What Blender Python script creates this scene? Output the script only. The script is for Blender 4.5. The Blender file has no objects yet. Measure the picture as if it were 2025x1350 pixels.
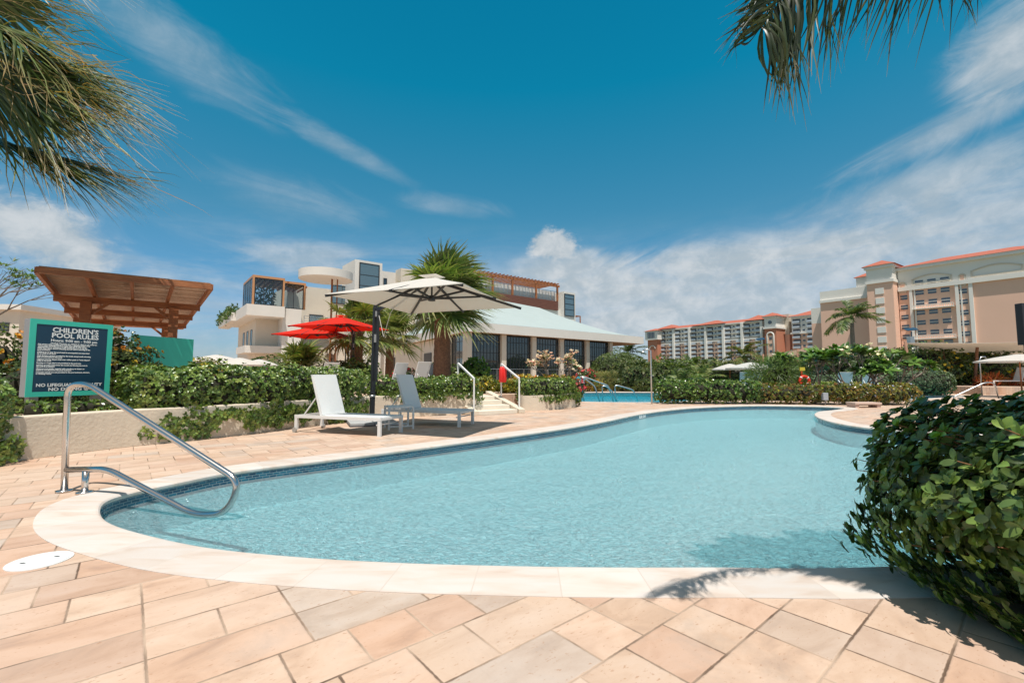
import bpy, bmesh, math, random
import numpy as np
from mathutils import Vector, Matrix
from mathutils.geometry import tessellate_polygon
R = math.radians
S = bpy.context.scene
COL = S.collection
rng = np.random.default_rng(7)
random.seed(7)

# ------------------------------------------------------------------ camera
cam = bpy.data.cameras.new("camera"); cam.lens = 16.0; cam.sensor_width = 36.0
cam.clip_start = 0.05; cam.clip_end = 4000
co = bpy.data.objects.new("camera", cam); COL.objects.link(co)
CH = 1.1; PITCH = R(4.13)
co.location = (0, 0, CH); co.rotation_euler = (R(90) + PITCH, 0, 0)
S.camera = co
S.view_settings.view_transform = 'Standard'; S.view_settings.look = 'None'
S.view_settings.gamma = 1; S.view_settings.exposure = 0.08
S.render.engine = 'CYCLES'
S.cycles.max_bounces = 7; S.cycles.transparent_max_bounces = 16
S.cycles.diffuse_bounces = 3; S.cycles.glossy_bounces = 3

# ------------------------------------------------------------------ sun + world
SUN = Vector((0.045, -0.37, 1.0)).normalized()      # direction towards the sun
sl = bpy.data.lights.new("sun", 'SUN'); sl.energy = 5.0; sl.angle = R(0.5); sl.color = (1.0, 0.955, 0.89)
so = bpy.data.objects.new("sun", sl); COL.objects.link(so)
so.rotation_euler = SUN.to_track_quat('Z', 'Y').to_euler()
W = bpy.data.worlds.new("World"); S.world = W; W.use_nodes = True
def world():
    nt = W.node_tree; nt.nodes.clear(); N = nt.nodes.new; L = nt.links.new
    out = N('ShaderNodeOutputWorld'); bg = N('ShaderNodeBackground'); bg.inputs[1].default_value = 0.10
    sky = N('ShaderNodeTexSky'); sky.sky_type = 'NISHITA'; sky.sun_disc = False
    sky.sun_elevation = math.asin(SUN.z); sky.sun_rotation = math.atan2(SUN.x, SUN.y)
    sky.air_density = 1.15; sky.dust_density = 0.2; sky.ozone_density = 2.2
    tc = N('ShaderNodeTexCoord'); sep = N('ShaderNodeSeparateXYZ'); L(tc.outputs['Generated'], sep.inputs[0])
    def M(op, a, b=None, c=None, clamp=False):
        n = N('ShaderNodeMath'); n.operation = op; n.use_clamp = clamp
        for i, v in enumerate((a, b, c)):
            if v is None: continue
            if isinstance(v, (int, float)): n.inputs[i].default_value = v
            else: L(v, n.inputs[i])
        return n.outputs[0]
    az = M('MULTIPLY', M('ARCTAN2', sep.outputs[0], sep.outputs[1]), 57.2958)
    el = M('MULTIPLY', M('ARCSINE', sep.outputs[2]), 57.2958)
    # tint the clear sky towards the deep teal blue of the place
    tint = N('ShaderNodeMix'); tint.data_type = 'RGBA'; tint.blend_type = 'MULTIPLY'; tint.inputs[0].default_value = 1
    ramp = N('ShaderNodeValToRGB'); L(M('DIVIDE', el, 60.0, clamp=True), ramp.inputs[0])
    e = ramp.color_ramp.elements
    e[0].position = 0; e[0].color = (0.50, 0.62, 0.92, 1); e[1].position = 1; e[1].color = (1.0, 1.05, 0.95, 1)  # end stop left neutral above the view, as untinted fill
    m = ramp.color_ramp.elements.new(0.12); m.color = (0.48, 0.76, 1.0, 1)
    m = ramp.color_ramp.elements.new(0.3); m.color = (0.34, 0.90, 0.94, 1)
    m = ramp.color_ramp.elements.new(0.55); m.color = (0.03, 1.08, 1.08, 1)
    m = ramp.color_ramp.elements.new(0.72); m.color = (0.02, 1.05, 1.06, 1)
    L(sky.outputs[0], tint.inputs['A']); L(ramp.outputs[0], tint.inputs['B'])
    # whiter, brighter sky around the sun, out of view, added as neutral fill
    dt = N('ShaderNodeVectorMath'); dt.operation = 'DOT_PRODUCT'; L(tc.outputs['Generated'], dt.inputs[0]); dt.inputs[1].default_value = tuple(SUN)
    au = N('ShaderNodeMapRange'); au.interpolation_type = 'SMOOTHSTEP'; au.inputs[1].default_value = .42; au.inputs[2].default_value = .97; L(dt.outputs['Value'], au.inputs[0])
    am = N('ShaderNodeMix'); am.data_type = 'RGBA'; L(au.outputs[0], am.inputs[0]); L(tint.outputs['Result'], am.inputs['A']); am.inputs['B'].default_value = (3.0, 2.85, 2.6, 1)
    # noise fields in azimuth / elevation space
    def noise(ax, ay, ang, scale, detail=8, rough=.6, dist=0.0, off=0.0):
        c, s = math.cos(R(ang)), math.sin(R(ang))
        u = M('MULTIPLY', M('ADD', M('MULTIPLY', az, c), M('MULTIPLY', el, s)), ax)
        v = M('MULTIPLY', M('SUBTRACT', M('MULTIPLY', el, c), M('MULTIPLY', az, s)), ay)
        cb = N('ShaderNodeCombineXYZ'); L(u, cb.inputs[0]); L(v, cb.inputs[1]); cb.inputs[2].default_value = off
        n = N('ShaderNodeTexNoise'); L(cb.outputs[0], n.inputs['Vector'])
        n.inputs['Scale'].default_value = scale; n.inputs['Detail'].default_value = detail
        n.inputs['Roughness'].default_value = rough; n.inputs['Distortion'].default_value = dist
        return n.outputs[0]
    def ss(v, a, b):
        n = N('ShaderNodeMapRange'); n.interpolation_type = 'SMOOTHSTEP'
        n.inputs[1].default_value = a; n.inputs[2].default_value = b; L(v, n.inputs[0]); return n.outputs[0]
    def blob(a0, e0, ra, re, ang, nz, lo, hi, k):
        c, s = math.cos(R(ang)), math.sin(R(ang))
        da = M('SUBTRACT', az, a0); de = M('SUBTRACT', el, e0)
        u = M('DIVIDE', M('ADD', M('MULTIPLY', da, c), M('MULTIPLY', de, s)), ra)
        v = M('DIVIDE', M('SUBTRACT', M('MULTIPLY', de, c), M('MULTIPLY', da, s)), re)
        r = M('SQRT', M('ADD', M('MULTIPLY', u, u), M('MULTIPLY', v, v)))
        g = M('SUBTRACT', 1.0, ss(r, 0.0, 1.0))
        f = ss(M('ADD', M('MULTIPLY', g, .55), nz), lo, hi)
        return M('MULTIPLY', M('MULTIPLY', f, k), ss(g, 0.0, .3))
    n1 = noise(.30, 1.1, -14, .20, 12, .66, 1.3)
    n1b = noise(.35, 1.2, 16, .20, 12, .66, 1.3, 3.3)
    n2 = noise(1, 1.3, 0, .32, 12, .62, .3, 7.0)
    n3 = noise(.40, 1.5, 4, .15, 12, .64, .9, 11.0)
    parts = [
        blob(-37, 30.5, 16, 4.6, -16, n1, .52, 1.25, .42),
        blob(-21, 25.6, 13, 2.0, -19, n1, .5, 1.25, .36),
        blob(-8, 20.5, 12, 2.2, -4, n1, .58, 1.3, .30),
        blob(-26, 19.5, 16, 4, -6, n1, .55, 1.35, .30),
        blob(50, 26.5, 8, 5.5, 20, n1b, .48, 1.05, .80),
        blob(45, 21.5, 15, 2.2, 14, n1b, .50, 1.15, .60),
        blob(42, 17.5, 17, 3.4, 9, n1b, .48, 1.2, .60),
        blob(46, 13.5, 20, 6, 3, n3, .42, 1.1, .70),
        blob(24, 12.0, 20, 4.5, 3, n3, .42, 1.15, .55),
        blob(5.2, 16.0, 5.5, 3.2, -10, n2, .60, .86, .95),
        blob(10, 12.5, 14, 4.0, -4, n3, .45, 1.0, .75),
        blob(-46, 12.0, 8, 4.5, -20, n2, .55, .9, .9),
        blob(-25, 13.5, 12, 3.0, 0, n3, .50, 1.1, .55),
        blob(26, 8.0, 42, 9.5, 0, n3, .34, .95, .80),
    ]
    low = M('MULTIPLY', M('SUBTRACT', 1.0, ss(el, 5.0, 20.0)), ss(n3, .28, .72))
    low = M('MULTIPLY', low, .72)
    parts.append(low)
    acc = M('SUBTRACT', 1.0, parts[0])
    for p in parts[1:]: acc = M('MULTIPLY', acc, M('SUBTRACT', 1.0, p))
    fac = M('SUBTRACT', 1.0, acc, clamp=True)
    # cloud colour (brightness variation of the cloud itself)
    cr = N('ShaderNodeMix'); cr.data_type = 'RGBA'; L(ss(n2, .35, .7), cr.inputs[0])
    cr.inputs['A'].default_value = (4.2, 4.9, 5.4, 1); cr.inputs['B'].default_value = (6.2, 6.5, 6.7, 1)
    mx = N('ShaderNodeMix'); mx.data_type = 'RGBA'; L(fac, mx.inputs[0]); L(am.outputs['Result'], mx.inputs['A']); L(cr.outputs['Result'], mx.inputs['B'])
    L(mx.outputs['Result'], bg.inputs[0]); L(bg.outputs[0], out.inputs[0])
world()

# ------------------------------------------------------------------ helpers
F = 900.0
def ray(px, py):
    u = px - 1012.5; v = 675 - py
    return u, F * math.cos(PITCH) - v * math.sin(PITCH), v * math.cos(PITCH) + F * math.sin(PITCH)
def G(px, py, z=0.0):
    a, b, c = ray(px, py); s = (z - CH) / c; return Vector((a * s, b * s, z))
def D(px, py, d):
    a, b, c = ray(px, py); s = d / b; return Vector((a * s, d, CH + c * s))

def tag(o, label=None, cat=None, group=None, kind=None):
    if label: o['label'] = label
    if cat: o['category'] = cat
    if group: o['group'] = group
    if kind: o['kind'] = kind
    return o
ORG = {}
def thing(name, label, cat, loc=(0, 0, 0), group=None, rz=0.0):
    o = bpy.data.objects.new(name, None); COL.objects.link(o); o.empty_display_size = .2
    o.location = loc; o.rotation_euler = (0, 0, rz)
    ORG[o] = Vector(loc)
    return tag(o, label, cat, group)
def link(name, me, parent=None, local=False):
    o = bpy.data.objects.new(name, me); COL.objects.link(o)
    if parent is not None:
        o.parent = parent
        og = ORG.get(parent, Vector((0, 0, 0)))
        if not local: me.transform(Matrix.Translation(-og))
        ORG[o] = Vector((0, 0, 0)) if local else og
    return o
def copy_tree(o, parent=None):
    c = o.copy(); COL.objects.link(c)
    if parent is not None: c.parent = parent
    for ch in [x for x in bpy.data.objects if x.parent == o]: copy_tree(ch, c)
    return c

class MB:
    def __init__(s): s.v = []; s.f = []; s.sm = []
    def add(s, vs, fs, smooth=False):
        n = len(s.v); s.v += [tuple(p) for p in vs]; s.f += [tuple(i + n for i in f) for f in fs]; s.sm += [smooth] * len(fs)
        return s
    def hexa(s, p):   # 8 points: bottom 0-3, top 4-7
        return s.add(p, [(0, 3, 2, 1), (4, 5, 6, 7), (0, 1, 5, 4), (1, 2, 6, 5), (2, 3, 7, 6), (3, 0, 4, 7)])
    def box(s, x0, x1, y0, y1, z0, z1, mt=None):
        p = [(x0, y0, z0), (x1, y0, z0), (x1, y1, z0), (x0, y1, z0), (x0, y0, z1), (x1, y0, z1), (x1, y1, z1), (x0, y1, z1)]
        if mt is not None: p = [mt @ Vector(q) for q in p]
        return s.hexa(p)
    def fb(s, fr, u0, u1, v0, v1, z0, z1):
        return s.hexa([fr.p(u0, v0, z0), fr.p(u1, v0, z0), fr.p(u1, v1, z0), fr.p(u0, v1, z0),
                       fr.p(u0, v0, z1), fr.p(u1, v0, z1), fr.p(u1, v1, z1), fr.p(u0, v1, z1)])
    def bar(s, a, b, w, h=None, up=(0, 0, 1)):
        a = Vector(a); b = Vector(b); d = (b - a).normalized(); h = h or w
        u = Vector(up)
        if abs(d.dot(u)) > .98: u = Vector((1, 0, 0))
        x = d.cross(u).normalized() * w / 2; y = x.cross(d).normalized() * h / 2
        return s.hexa([a - x - y, a + x - y, a + x + y, a - x + y, b - x - y, b + x - y, b + x + y, b - x + y])
    def tube(s, path, r, n=10, cap=True, smooth=True):
        P = [Vector(p) for p in path]; m = len(P)
        rr = r if isinstance(r, (list, tuple)) else [r] * m
        vs = []; fs = []; prev = None
        for i in range(m):
            t = (P[min(i + 1, m - 1)] - P[max(i - 1, 0)]).normalized()
            if prev is None:
                a = Vector((0, 0, 1)) if abs(t.z) < .9 else Vector((1, 0, 0))
                x = t.cross(a).normalized()
            else:
                x = (prev - t * prev.dot(t)).normalized()
            prev = x; y = t.cross(x)
            for k in range(n):
                an = 2 * math.pi * k / n
                vs.append(P[i] + (x * math.cos(an) + y * math.sin(an)) * rr[i])
        for i in range(m - 1):
            for k in range(n):
                k2 = (k + 1) % n
                fs.append((i * n + k, i * n + k2, (i + 1) * n + k2, (i + 1) * n + k))
        s.add(vs, fs, smooth)
        if cap: s.add([vs[k] for k in range(n)], [tuple(reversed(range(n)))]); s.add([vs[(m - 1) * n + k] for k in range(n)], [tuple(range(n))])
        return s
    def prism(s, poly, z0, z1):
        n = len(poly)
        vs = [(p[0], p[1], z0) for p in poly] + [(p[0], p[1], z1) for p in poly]
        s.add(vs, [(i, (i + 1) % n, n + (i + 1) % n, n + i) for i in range(n)])
        tr = tessellate_polygon([[Vector((p[0], p[1], 0)) for p in poly]])
        def o(t, up):
            a, b, c = (Vector(poly[i][:2]) for i in t)
            cr = (b - a).x * (c - a).y - (b - a).y * (c - a).x
            return t if (cr > 0) == up else (t[0], t[2], t[1])
        s.add([(p[0], p[1], z1) for p in poly], [o(t, True) for t in tr])
        s.add([(p[0], p[1], z0) for p in poly], [o(t, False) for t in tr])
        return s
    def disc(s, c, r, z0, z1, n=32):
        return s.prism([(c[0] + r * math.cos(2 * math.pi * i / n), c[1] + r * math.sin(2 * math.pi * i / n)) for i in range(n)], z0, z1)
    def build(s, name, mat, parent=None, local=False, bevel=0):
        me = bpy.data.meshes.new(name); me.from_pydata(s.v, [], s.f)
        me.polygons.foreach_set('use_smooth', s.sm)
        bm = bmesh.new(); bm.from_mesh(me); bmesh.ops.remove_doubles(bm, verts=bm.verts, dist=1e-5)
        bmesh.ops.recalc_face_normals(bm, faces=bm.faces)
        bm.to_mesh(me); bm.free()
        me.materials.append(mat); me.update()
        o = link(name, me, parent, local)
        if bevel:
            b = o.modifiers.new('b', 'BEVEL'); b.width = bevel; b.segments = 2; b.limit_method = 'ANGLE'; b.angle_limit = R(40)
        return o
def part(name, mat, parent, fn, local=False, bevel=0):
    m = MB(); fn(m); return m.build(name, mat, parent, local, bevel)

class Fr:     # vertical facade frame: origin, direction a along it, b inwards (away from viewer)
    def __init__(s, o, a):
        s.o = Vector((o[0], o[1])); s.a = Vector(a).normalized()
        b = Vector((-s.a.y, s.a.x)); s.b = b if b.dot(s.o) > 0 else -b
    def p(s, u, v, z): q = s.o + s.a * u + s.b * v; return (q.x, q.y, z)
    def uz(s, px, py, v=0.0):
        a, b, c = ray(px, py); o = s.o + s.b * v
        # o + a*u = t*(a,b)
        det = s.a.x * (-b) + s.a.y * a
        u = (-o.x * (-b) - o.y * a) / det
        q = o + s.a * u; t = q.y / b if abs(b) > 1e-6 else 0
        return u, CH + c * t

# ---------- numpy geometry for leaves
class NP:
    def __init__(s): s.V = []; s.Q = []; s.C = []; s.n = 0
    def ribbons(s, C, Sd, Nn, Wd, fold, col):
        """C centre (n,k,3), Sd side (n,k,3) or (n,1,3), Nn normal, Wd half width (n,k), col (n,3) or (n,k,3)"""
        n, k, _ = C.shape
        w = Wd[..., None]
        l = C - Sd * w + Nn * (w * fold); r = C + Sd * w + Nn * (w * fold)
        V = np.stack([l, C, r], axis=2).reshape(-1, 3)
        base = (np.arange(n) * k * 3)[:, None, None]
        i = (np.arange(k - 1) * 3)[None, :, None]; j = np.arange(2)[None, None, :]
        b = base + i + j
        Q = np.stack([b, b + 1, b + 4, b + 3], axis=-1).reshape(-1, 4) + s.n
        if col.ndim == 2: col = np.repeat(col[:, None, :], k, axis=1)
        cc = np.repeat(col[:, :, None, :], 3, axis=2).reshape(-1, 3)
        s.V.append(V); s.Q.append(Q); s.C.append(cc); s.n += len(V)
    def diamonds(s, P, Dr, Sd, Ln, Wd, col, Nn=None, cup=.12):
        n = len(P); L = Ln[:, None]; w = Wd[:, None]
        up = 0 if Nn is None else Nn * w * cup * 3
        V = np.stack([P, P + Dr * L * .5 - Sd * w + up, P + Dr * L, P + Dr * L * .5 + Sd * w + up], axis=1).reshape(-1, 3)
        Q = (np.arange(n) * 4)[:, None] + np.arange(4)[None, :] + s.n
        s.V.append(V); s.Q.append(Q); s.C.append(np.repeat(col[:, None, :], 4, axis=1).reshape(-1, 3)); s.n += len(V)
    def build(s, name, mat, parent=None, local=False):
        V = np.concatenate(s.V).astype(np.float32); Q = np.concatenate(s.Q).astype(np.int32); C = np.concatenate(s.C).astype(np.float32)
        me = bpy.data.meshes.new(name)
        me.vertices.add(len(V)); me.vertices.foreach_set('co', V.ravel())
        me.loops.add(Q.size); me.loops.foreach_set('vertex_index', Q.ravel())
        me.polygons.add(len(Q)); me.polygons.foreach_set('loop_start', (np.arange(len(Q)) * 4).astype(np.int32))
        try: me.polygons.foreach_set('loop_total', np.full(len(Q), 4, np.int32))
        except Exception: pass
        at = me.color_attributes.new('Col', 'FLOAT_COLOR', 'POINT')
        at.data.foreach_set('color', np.concatenate([C, np.ones((len(C), 1), np.float32)], 1).ravel())
        me.polygons.foreach_set('use_smooth', np.ones(len(Q), bool))
        me.update(calc_edges=True); me.validate()
        me.materials.append(mat)
        return link(name, me, parent, local)
def nrm(a): return a / np.maximum(np.linalg.norm(a, axis=-1, keepdims=True), 1e-9)
def rvec(n): return nrm(rng.normal(size=(n, 3)))
def pick(cols, n, jit=.18):
    c = np.array(cols)[rng.integers(0, len(cols), n)]
    return np.clip(c * (1 + rng.normal(size=(n, 1)) * jit) * (1 + rng.normal(size=(n, 3)) * .05), 0.002, 1)

# ------------------------------------------------------------------ materials
MATS = {}
def mat(name, col, rough=.6, metal=0.0, var=0.0, vs=6.0, bump=0.0, bs=40.0, col2=None, spec=.5, emit=None, coat=0.0, stretch=None, brd=None):
    if name in MATS: return MATS[name]
    m = bpy.data.materials.new(name); m.use_nodes = True; nt = m.node_tree; N = nt.nodes.new; L = nt.links.new
    p = nt.nodes['Principled BSDF']
    p.inputs['Base Color'].default_value = (*col, 1); p.inputs['Roughness'].default_value = rough; p.inputs['Metallic'].default_value = metal
    p.inputs['Specular IOR Level'].default_value = spec; p.inputs['Coat Weight'].default_value = coat
    tc = N('ShaderNodeTexCoord'); src = tc.outputs['Object']
    if stretch:
        mp = N('ShaderNodeMapping'); mp.inputs['Scale'].default_value = stretch; L(src, mp.inputs[0]); src = mp.outputs[0]
    if var or col2:
        n = N('ShaderNodeTexNoise'); n.inputs['Scale'].default_value = vs; n.inputs['Detail'].default_value = 8; n.inputs['Roughness'].default_value = .65; L(src, n.inputs['Vector'])
        mx = N('ShaderNodeMix'); mx.data_type = 'RGBA'
        mr = N('ShaderNodeMapRange'); mr.inputs[1].default_value = .32; mr.inputs[2].default_value = .68; L(n.outputs[0], mr.inputs[0]); L(mr.outputs[0], mx.inputs[0])
        c2 = col2 or tuple(c * (1 - var) for c in col)
        mx.inputs['A'].default_value = (*col, 1); mx.inputs['B'].default_value = (*c2, 1)
        L(mx.outputs['Result'], p.inputs['Base Color'])
    if bump:
        n = N('ShaderNodeTexNoise'); n.inputs['Scale'].default_value = bs; n.inputs['Detail'].default_value = 6; L(src, n.inputs['Vector'])
        b = N('ShaderNodeBump'); b.inputs['Strength'].default_value = bump; b.inputs['Distance'].default_value = .02; L(n.outputs[0], b.inputs['Height']); L(b.outputs[0], p.inputs['Normal'])
    if emit: p.inputs['Emission Color'].default_value = (*emit[:3], 1); p.inputs['Emission Strength'].default_value = emit[3]
    MATS[name] = m; return m
def leafmat(name, rough=.38, trans=.22, tcol=(1.2, 1.5, .5), spec=.5):
    m = bpy.data.materials.new(name); m.use_nodes = True; nt = m.node_tree; N = nt.nodes.new; L = nt.links.new
    p = nt.nodes['Principled BSDF']; out = nt.nodes['Material Output']
    at = N('ShaderNodeAttribute'); at.attribute_name = 'Col'
    L(at.outputs['Color'], p.inputs['Base Color']); p.inputs['Roughness'].default_value = rough; p.inputs['Specular IOR Level'].default_value = spec
    t = N('ShaderNodeBsdfTranslucent'); mu = N('ShaderNodeMix'); mu.data_type = 'RGBA'; mu.blend_type = 'MULTIPLY'; mu.inputs[0].default_value = 1
    L(at.outputs['Color'], mu.inputs['A']); mu.inputs['B'].default_value = (*tcol, 1); L(mu.outputs['Result'], t.inputs[0])
    mx = N('ShaderNodeMixShader'); mx.inputs[0].default_value = trans; L(p.outputs[0], mx.inputs[1]); L(t.outputs[0], mx.inputs[2]); L(mx.outputs[0], out.inputs[0])
    return m
LEAF = leafmat('leaf_gloss', .30, .20)
LEAFM = leafmat('leaf_soft', .5, .3)
PETAL = leafmat('petal', .6, .3, (1, 1, 1))
FROND = leafmat('palm_leaf', .4, .25)

def paver_mat():
    m = bpy.data.materials.new('travertine_pavers'); m.use_nodes = True; nt = m.node_tree; N = nt.nodes.new; L = nt.links.new
    p = nt.nodes['Principled BSDF']
    def M(op, a, b=None, clamp=False):
        n = N('ShaderNodeMath'); n.operation = op; n.use_clamp = clamp
        for i, v in enumerate((a, b)):
            if v is None: continue
            if isinstance(v, (int, float)): n.inputs[i].default_value = v
            else: L(v, n.inputs[i])
        return n.outputs[0]
    geo = N('ShaderNodeNewGeometry'); mp = N('ShaderNodeMapping'); mp.vector_type = 'POINT'
    mp.inputs['Rotation'].default_value = (0, 0, R(-40)); mp.inputs['Location'].default_value = (.17, -.04, 0)
    L(geo.outputs['Position'], mp.inputs[0]); sp = N('ShaderNodeSeparateXYZ'); L(mp.outputs[0], sp.inputs[0])
    rh, ln = .285, .54
    v = M('DIVIDE', sp.outputs[1], rh); row = M('FLOOR', v); fv = M('SUBTRACT', v, row)
    wr = N('ShaderNodeTexWhiteNoise'); wr.noise_dimensions = '1D'; L(row, wr.inputs['W'])
    u = M('ADD', M('DIVIDE', sp.outputs[0], ln), M('MULTIPLY', M('FLOOR', M('MULTIPLY', wr.outputs[0], 4)), .25))
    cell = M('FLOOR', u); fu = M('SUBTRACT', u, cell)
    cb = N('ShaderNodeCombineXYZ'); L(cell, cb.inputs[0]); L(row, cb.inputs[1])
    wc = N('ShaderNodeTexWhiteNoise'); wc.noise_dimensions = '2D'; L(cb.outputs[0], wc.inputs['Vector'])
    split = M('GREATER_THAN', wc.outputs[0], .45)
    half = M('MULTIPLY', M('GREATER_THAN', fu, .5), split)
    cb2 = N('ShaderNodeCombineXYZ'); L(cell, cb2.inputs[0]); L(row, cb2.inputs[1]); L(M('ADD', half, 7.3), cb2.inputs[2])
    wt = N('ShaderNodeTexWhiteNoise'); wt.noise_dimensions = '3D'; L(cb2.outputs[0], wt.inputs['Vector'])
    du = M('MINIMUM', fu, M('SUBTRACT', 1.0, fu))
    ds = M('ADD', M('ABSOLUTE', M('SUBTRACT', fu, .5)), M('MULTIPLY', M('SUBTRACT', 1.0, split), 9.0))
    du = M('MULTIPLY', M('MINIMUM', du, ds), ln); dv = M('MULTIPLY', M('MINIMUM', fv, M('SUBTRACT', 1.0, fv)), rh)
    # edges wander a little
    nw = N('ShaderNodeTexNoise'); nw.inputs['Scale'].default_value = 30; nw.inputs['Detail'].default_value = 4; L(geo.outputs['Position'], nw.inputs['Vector'])
    dist = M('ADD', M('MINIMUM', du, dv), M('MULTIPLY', M('SUBTRACT', nw.outputs[0], .5), .0075))
    jw = N('ShaderNodeMapRange'); jw.inputs[1].default_value = .0030; jw.inputs[2].default_value = .0066; L(dist, jw.inputs[0])
    nj = N('ShaderNodeTexNoise'); nj.inputs['Scale'].default_value = 2.2; nj.inputs['Detail'].default_value = 3; L(geo.outputs['Position'], nj.inputs['Vector'])
    # colours per paver
    r = N('ShaderNodeValToRGB'); L(wt.outputs[0], r.inputs[0]); r.color_ramp.interpolation = 'LINEAR'
    e = r.color_ramp.elements; e[0].position = 0; e[0].color = (.52, .35, .255, 1); e[1].position = 1; e[1].color = (.44, .36, .305, 1)
    for pos, c in ((.2, (.57, .43, .335)), (.42, (.51, .385, .295)), (.6, (.58, .45, .355)), (.78, (.48, .325, .24)), (.93, (.49, .415, .355))):
        x = r.color_ramp.elements.new(pos); x.color = (*c, 1)
    # streaky bands along each stone
    mp2 = N('ShaderNodeMapping'); mp2.inputs['Scale'].default_value = (1.6, 3.4, 1); L(mp.outputs[0], mp2.inputs[0])
    ad = N('ShaderNodeVectorMath'); ad.operation = 'ADD'; L(mp2.outputs[0], ad.inputs[0])
    sc = N('ShaderNodeVectorMath'); sc.operation = 'SCALE'; L(wt.outputs['Color'], sc.inputs[0]); sc.inputs['Scale'].default_value = 20; L(sc.outputs[0], ad.inputs[1])
    ns = N('ShaderNodeTexNoise'); ns.inputs['Scale'].default_value = 1.6; ns.inputs['Detail'].default_value = 9; ns.inputs['Roughness'].default_value = .62; ns.inputs['Distortion'].default_value = .6; L(ad.outputs[0], ns.inputs['Vector'])
    rs = N('ShaderNodeValToRGB'); L(ns.outputs[0], rs.inputs[0]); e = rs.color_ramp.elements
    e[0].position = .25; e[0].color = (.74, .67, .63, 1); e[1].position = .75; e[1].color = (1.10, 1.10, 1.10, 1)
    x = rs.color_ramp.elements.new(.42); x.color = (.95, .86, .78, 1); x = rs.color_ramp.elements.new(.55); x.color = (1.06, 1.0, .94, 1)
    mu = N('ShaderNodeMix'); mu.data_type = 'RGBA'; mu.blend_type = 'MULTIPLY'; mu.inputs[0].default_value = 1; L(r.outputs[0], mu.inputs['A']); L(rs.outputs[0], mu.inputs['B'])
    # pale dusty areas and small brown pits
    nd = N('ShaderNodeTexNoise'); nd.inputs['Scale'].default_value = .9; nd.inputs['Detail'].default_value = 7; L(geo.outputs['Position'], nd.inputs['Vector'])
    md = N('ShaderNodeMapRange'); md.inputs[1].default_value = .42; md.inputs[2].default_value = .75; md.inputs[4].default_value = .40; L(nd.outputs[0], md.inputs[0])
    m3 = N('ShaderNodeMix'); m3.data_type = 'RGBA'; L(md.outputs[0], m3.inputs[0]); L(mu.outputs['Result'], m3.inputs['A']); m3.inputs['B'].default_value = (.55, .46, .40, 1)
    npit = N('ShaderNodeTexNoise'); npit.inputs['Scale'].default_value = 26; npit.inputs['Detail'].default_value = 5; L(ad.outputs[0], npit.inputs['Vector'])
    mpit = N('ShaderNodeMapRange'); mpit.inputs[1].default_value = .63; mpit.inputs[2].default_value = .72; mpit.inputs[4].default_value = .6; L(npit.outputs[0], mpit.inputs[0])
    m4 = N('ShaderNodeMix'); m4.data_type = 'RGBA'; L(mpit.outputs[0], m4.inputs[0]); L(m3.outputs['Result'], m4.inputs['A']); m4.inputs['B'].default_value = (.34, .17, .09, 1)
    nst = N('ShaderNodeTexNoise'); nst.inputs['Scale'].default_value = 1.7; nst.inputs['Detail'].default_value = 10; nst.inputs['Roughness'].default_value = .7; nst.inputs['Distortion'].default_value = .4; L(geo.outputs['Position'], nst.inputs['Vector'])
    mst = N('ShaderNodeMapRange'); mst.inputs[1].default_value = .54; mst.inputs[2].default_value = .72; mst.inputs[4].default_value = .5; L(nst.outputs[0], mst.inputs[0])
    m4b = N('ShaderNodeMix'); m4b.data_type = 'RGBA'; L(mst.outputs[0], m4b.inputs[0]); L(m4.outputs['Result'], m4b.inputs['A']); m4b.inputs['B'].default_value = (.34, .27, .22, 1); m4 = m4b
    jc = N('ShaderNodeMix'); jc.data_type = 'RGBA'; mj = N('ShaderNodeMapRange'); mj.inputs[1].default_value = .38; mj.inputs[2].default_value = .62; L(nj.outputs[0], mj.inputs[0]); L(mj.outputs[0], jc.inputs[0])
    jc.inputs['A'].default_value = (.50, .36, .26, 1); jc.inputs['B'].default_value = (.13, .08, .05, 1)
    m5 = N('ShaderNodeMix'); m5.data_type = 'RGBA'; L(jw.outputs[0], m5.inputs[0]); L(jc.outputs['Result'], m5.inputs['A']); L(m4.outputs['Result'], m5.inputs['B'])
    L(m5.outputs['Result'], p.inputs['Base Color']); p.inputs['Roughness'].default_value = .75
    hb = N('ShaderNodeMapRange'); hb.inputs[1].default_value = .0; hb.inputs[2].default_value = .009; L(dist, hb.inputs[0])
    nf = N('ShaderNodeTexNoise'); nf.inputs['Scale'].default_value = 90; nf.inputs['Detail'].default_value = 6; L(geo.outputs['Position'], nf.inputs['Vector'])
    hh = M('ADD', M('ADD', hb.outputs[0], M('MULTIPLY', nf.outputs[0], .18)), M('MULTIPLY', ns.outputs[0], .5))
    b = N('ShaderNodeBump'); b.inputs['Strength'].default_value = .45; b.inputs['Distance'].default_value = .006; L(hh, b.inputs['Height']); L(b.outputs[0], p.inputs['Normal'])
    return m
PAVER = paver_mat()
COPING = mat('coping_stone', (.78, .70, .61), .7, col2=(.84, .79, .73), vs=2.2, bump=.25, bs=60, stretch=(1.6, 3.5, 1))
STUCCO = mat('cream_stucco', (.70, .60, .47), .85, var=.10, vs=1.5, bump=.35, bs=22)
STONE = mat('pale_step_stone', (.76, .68, .56), .75, var=.1, vs=3, bump=.2)
WHITEW = mat('white_render', (.74, .70, .64), .8, var=.07, vs=.5, bump=.08)
CREAMW = mat('cream_render', (.70, .62, .51), .8, var=.08, vs=.5, bump=.08)
CHROME = mat('brushed_steel', (.62, .61, .60), .22, 1.0, bump=.02, bs=200)
DULL = mat('dull_steel', (.55, .56, .56), .38, 1.0)
WMETAL = mat('white_powder_coat', (.74, .73, .71), .4)
SLING = mat('white_sling', (.72, .73, .72), .75, bump=.2, bs=300)
BLACK = mat('black_metal', (.022, .023, .027), .42)
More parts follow.
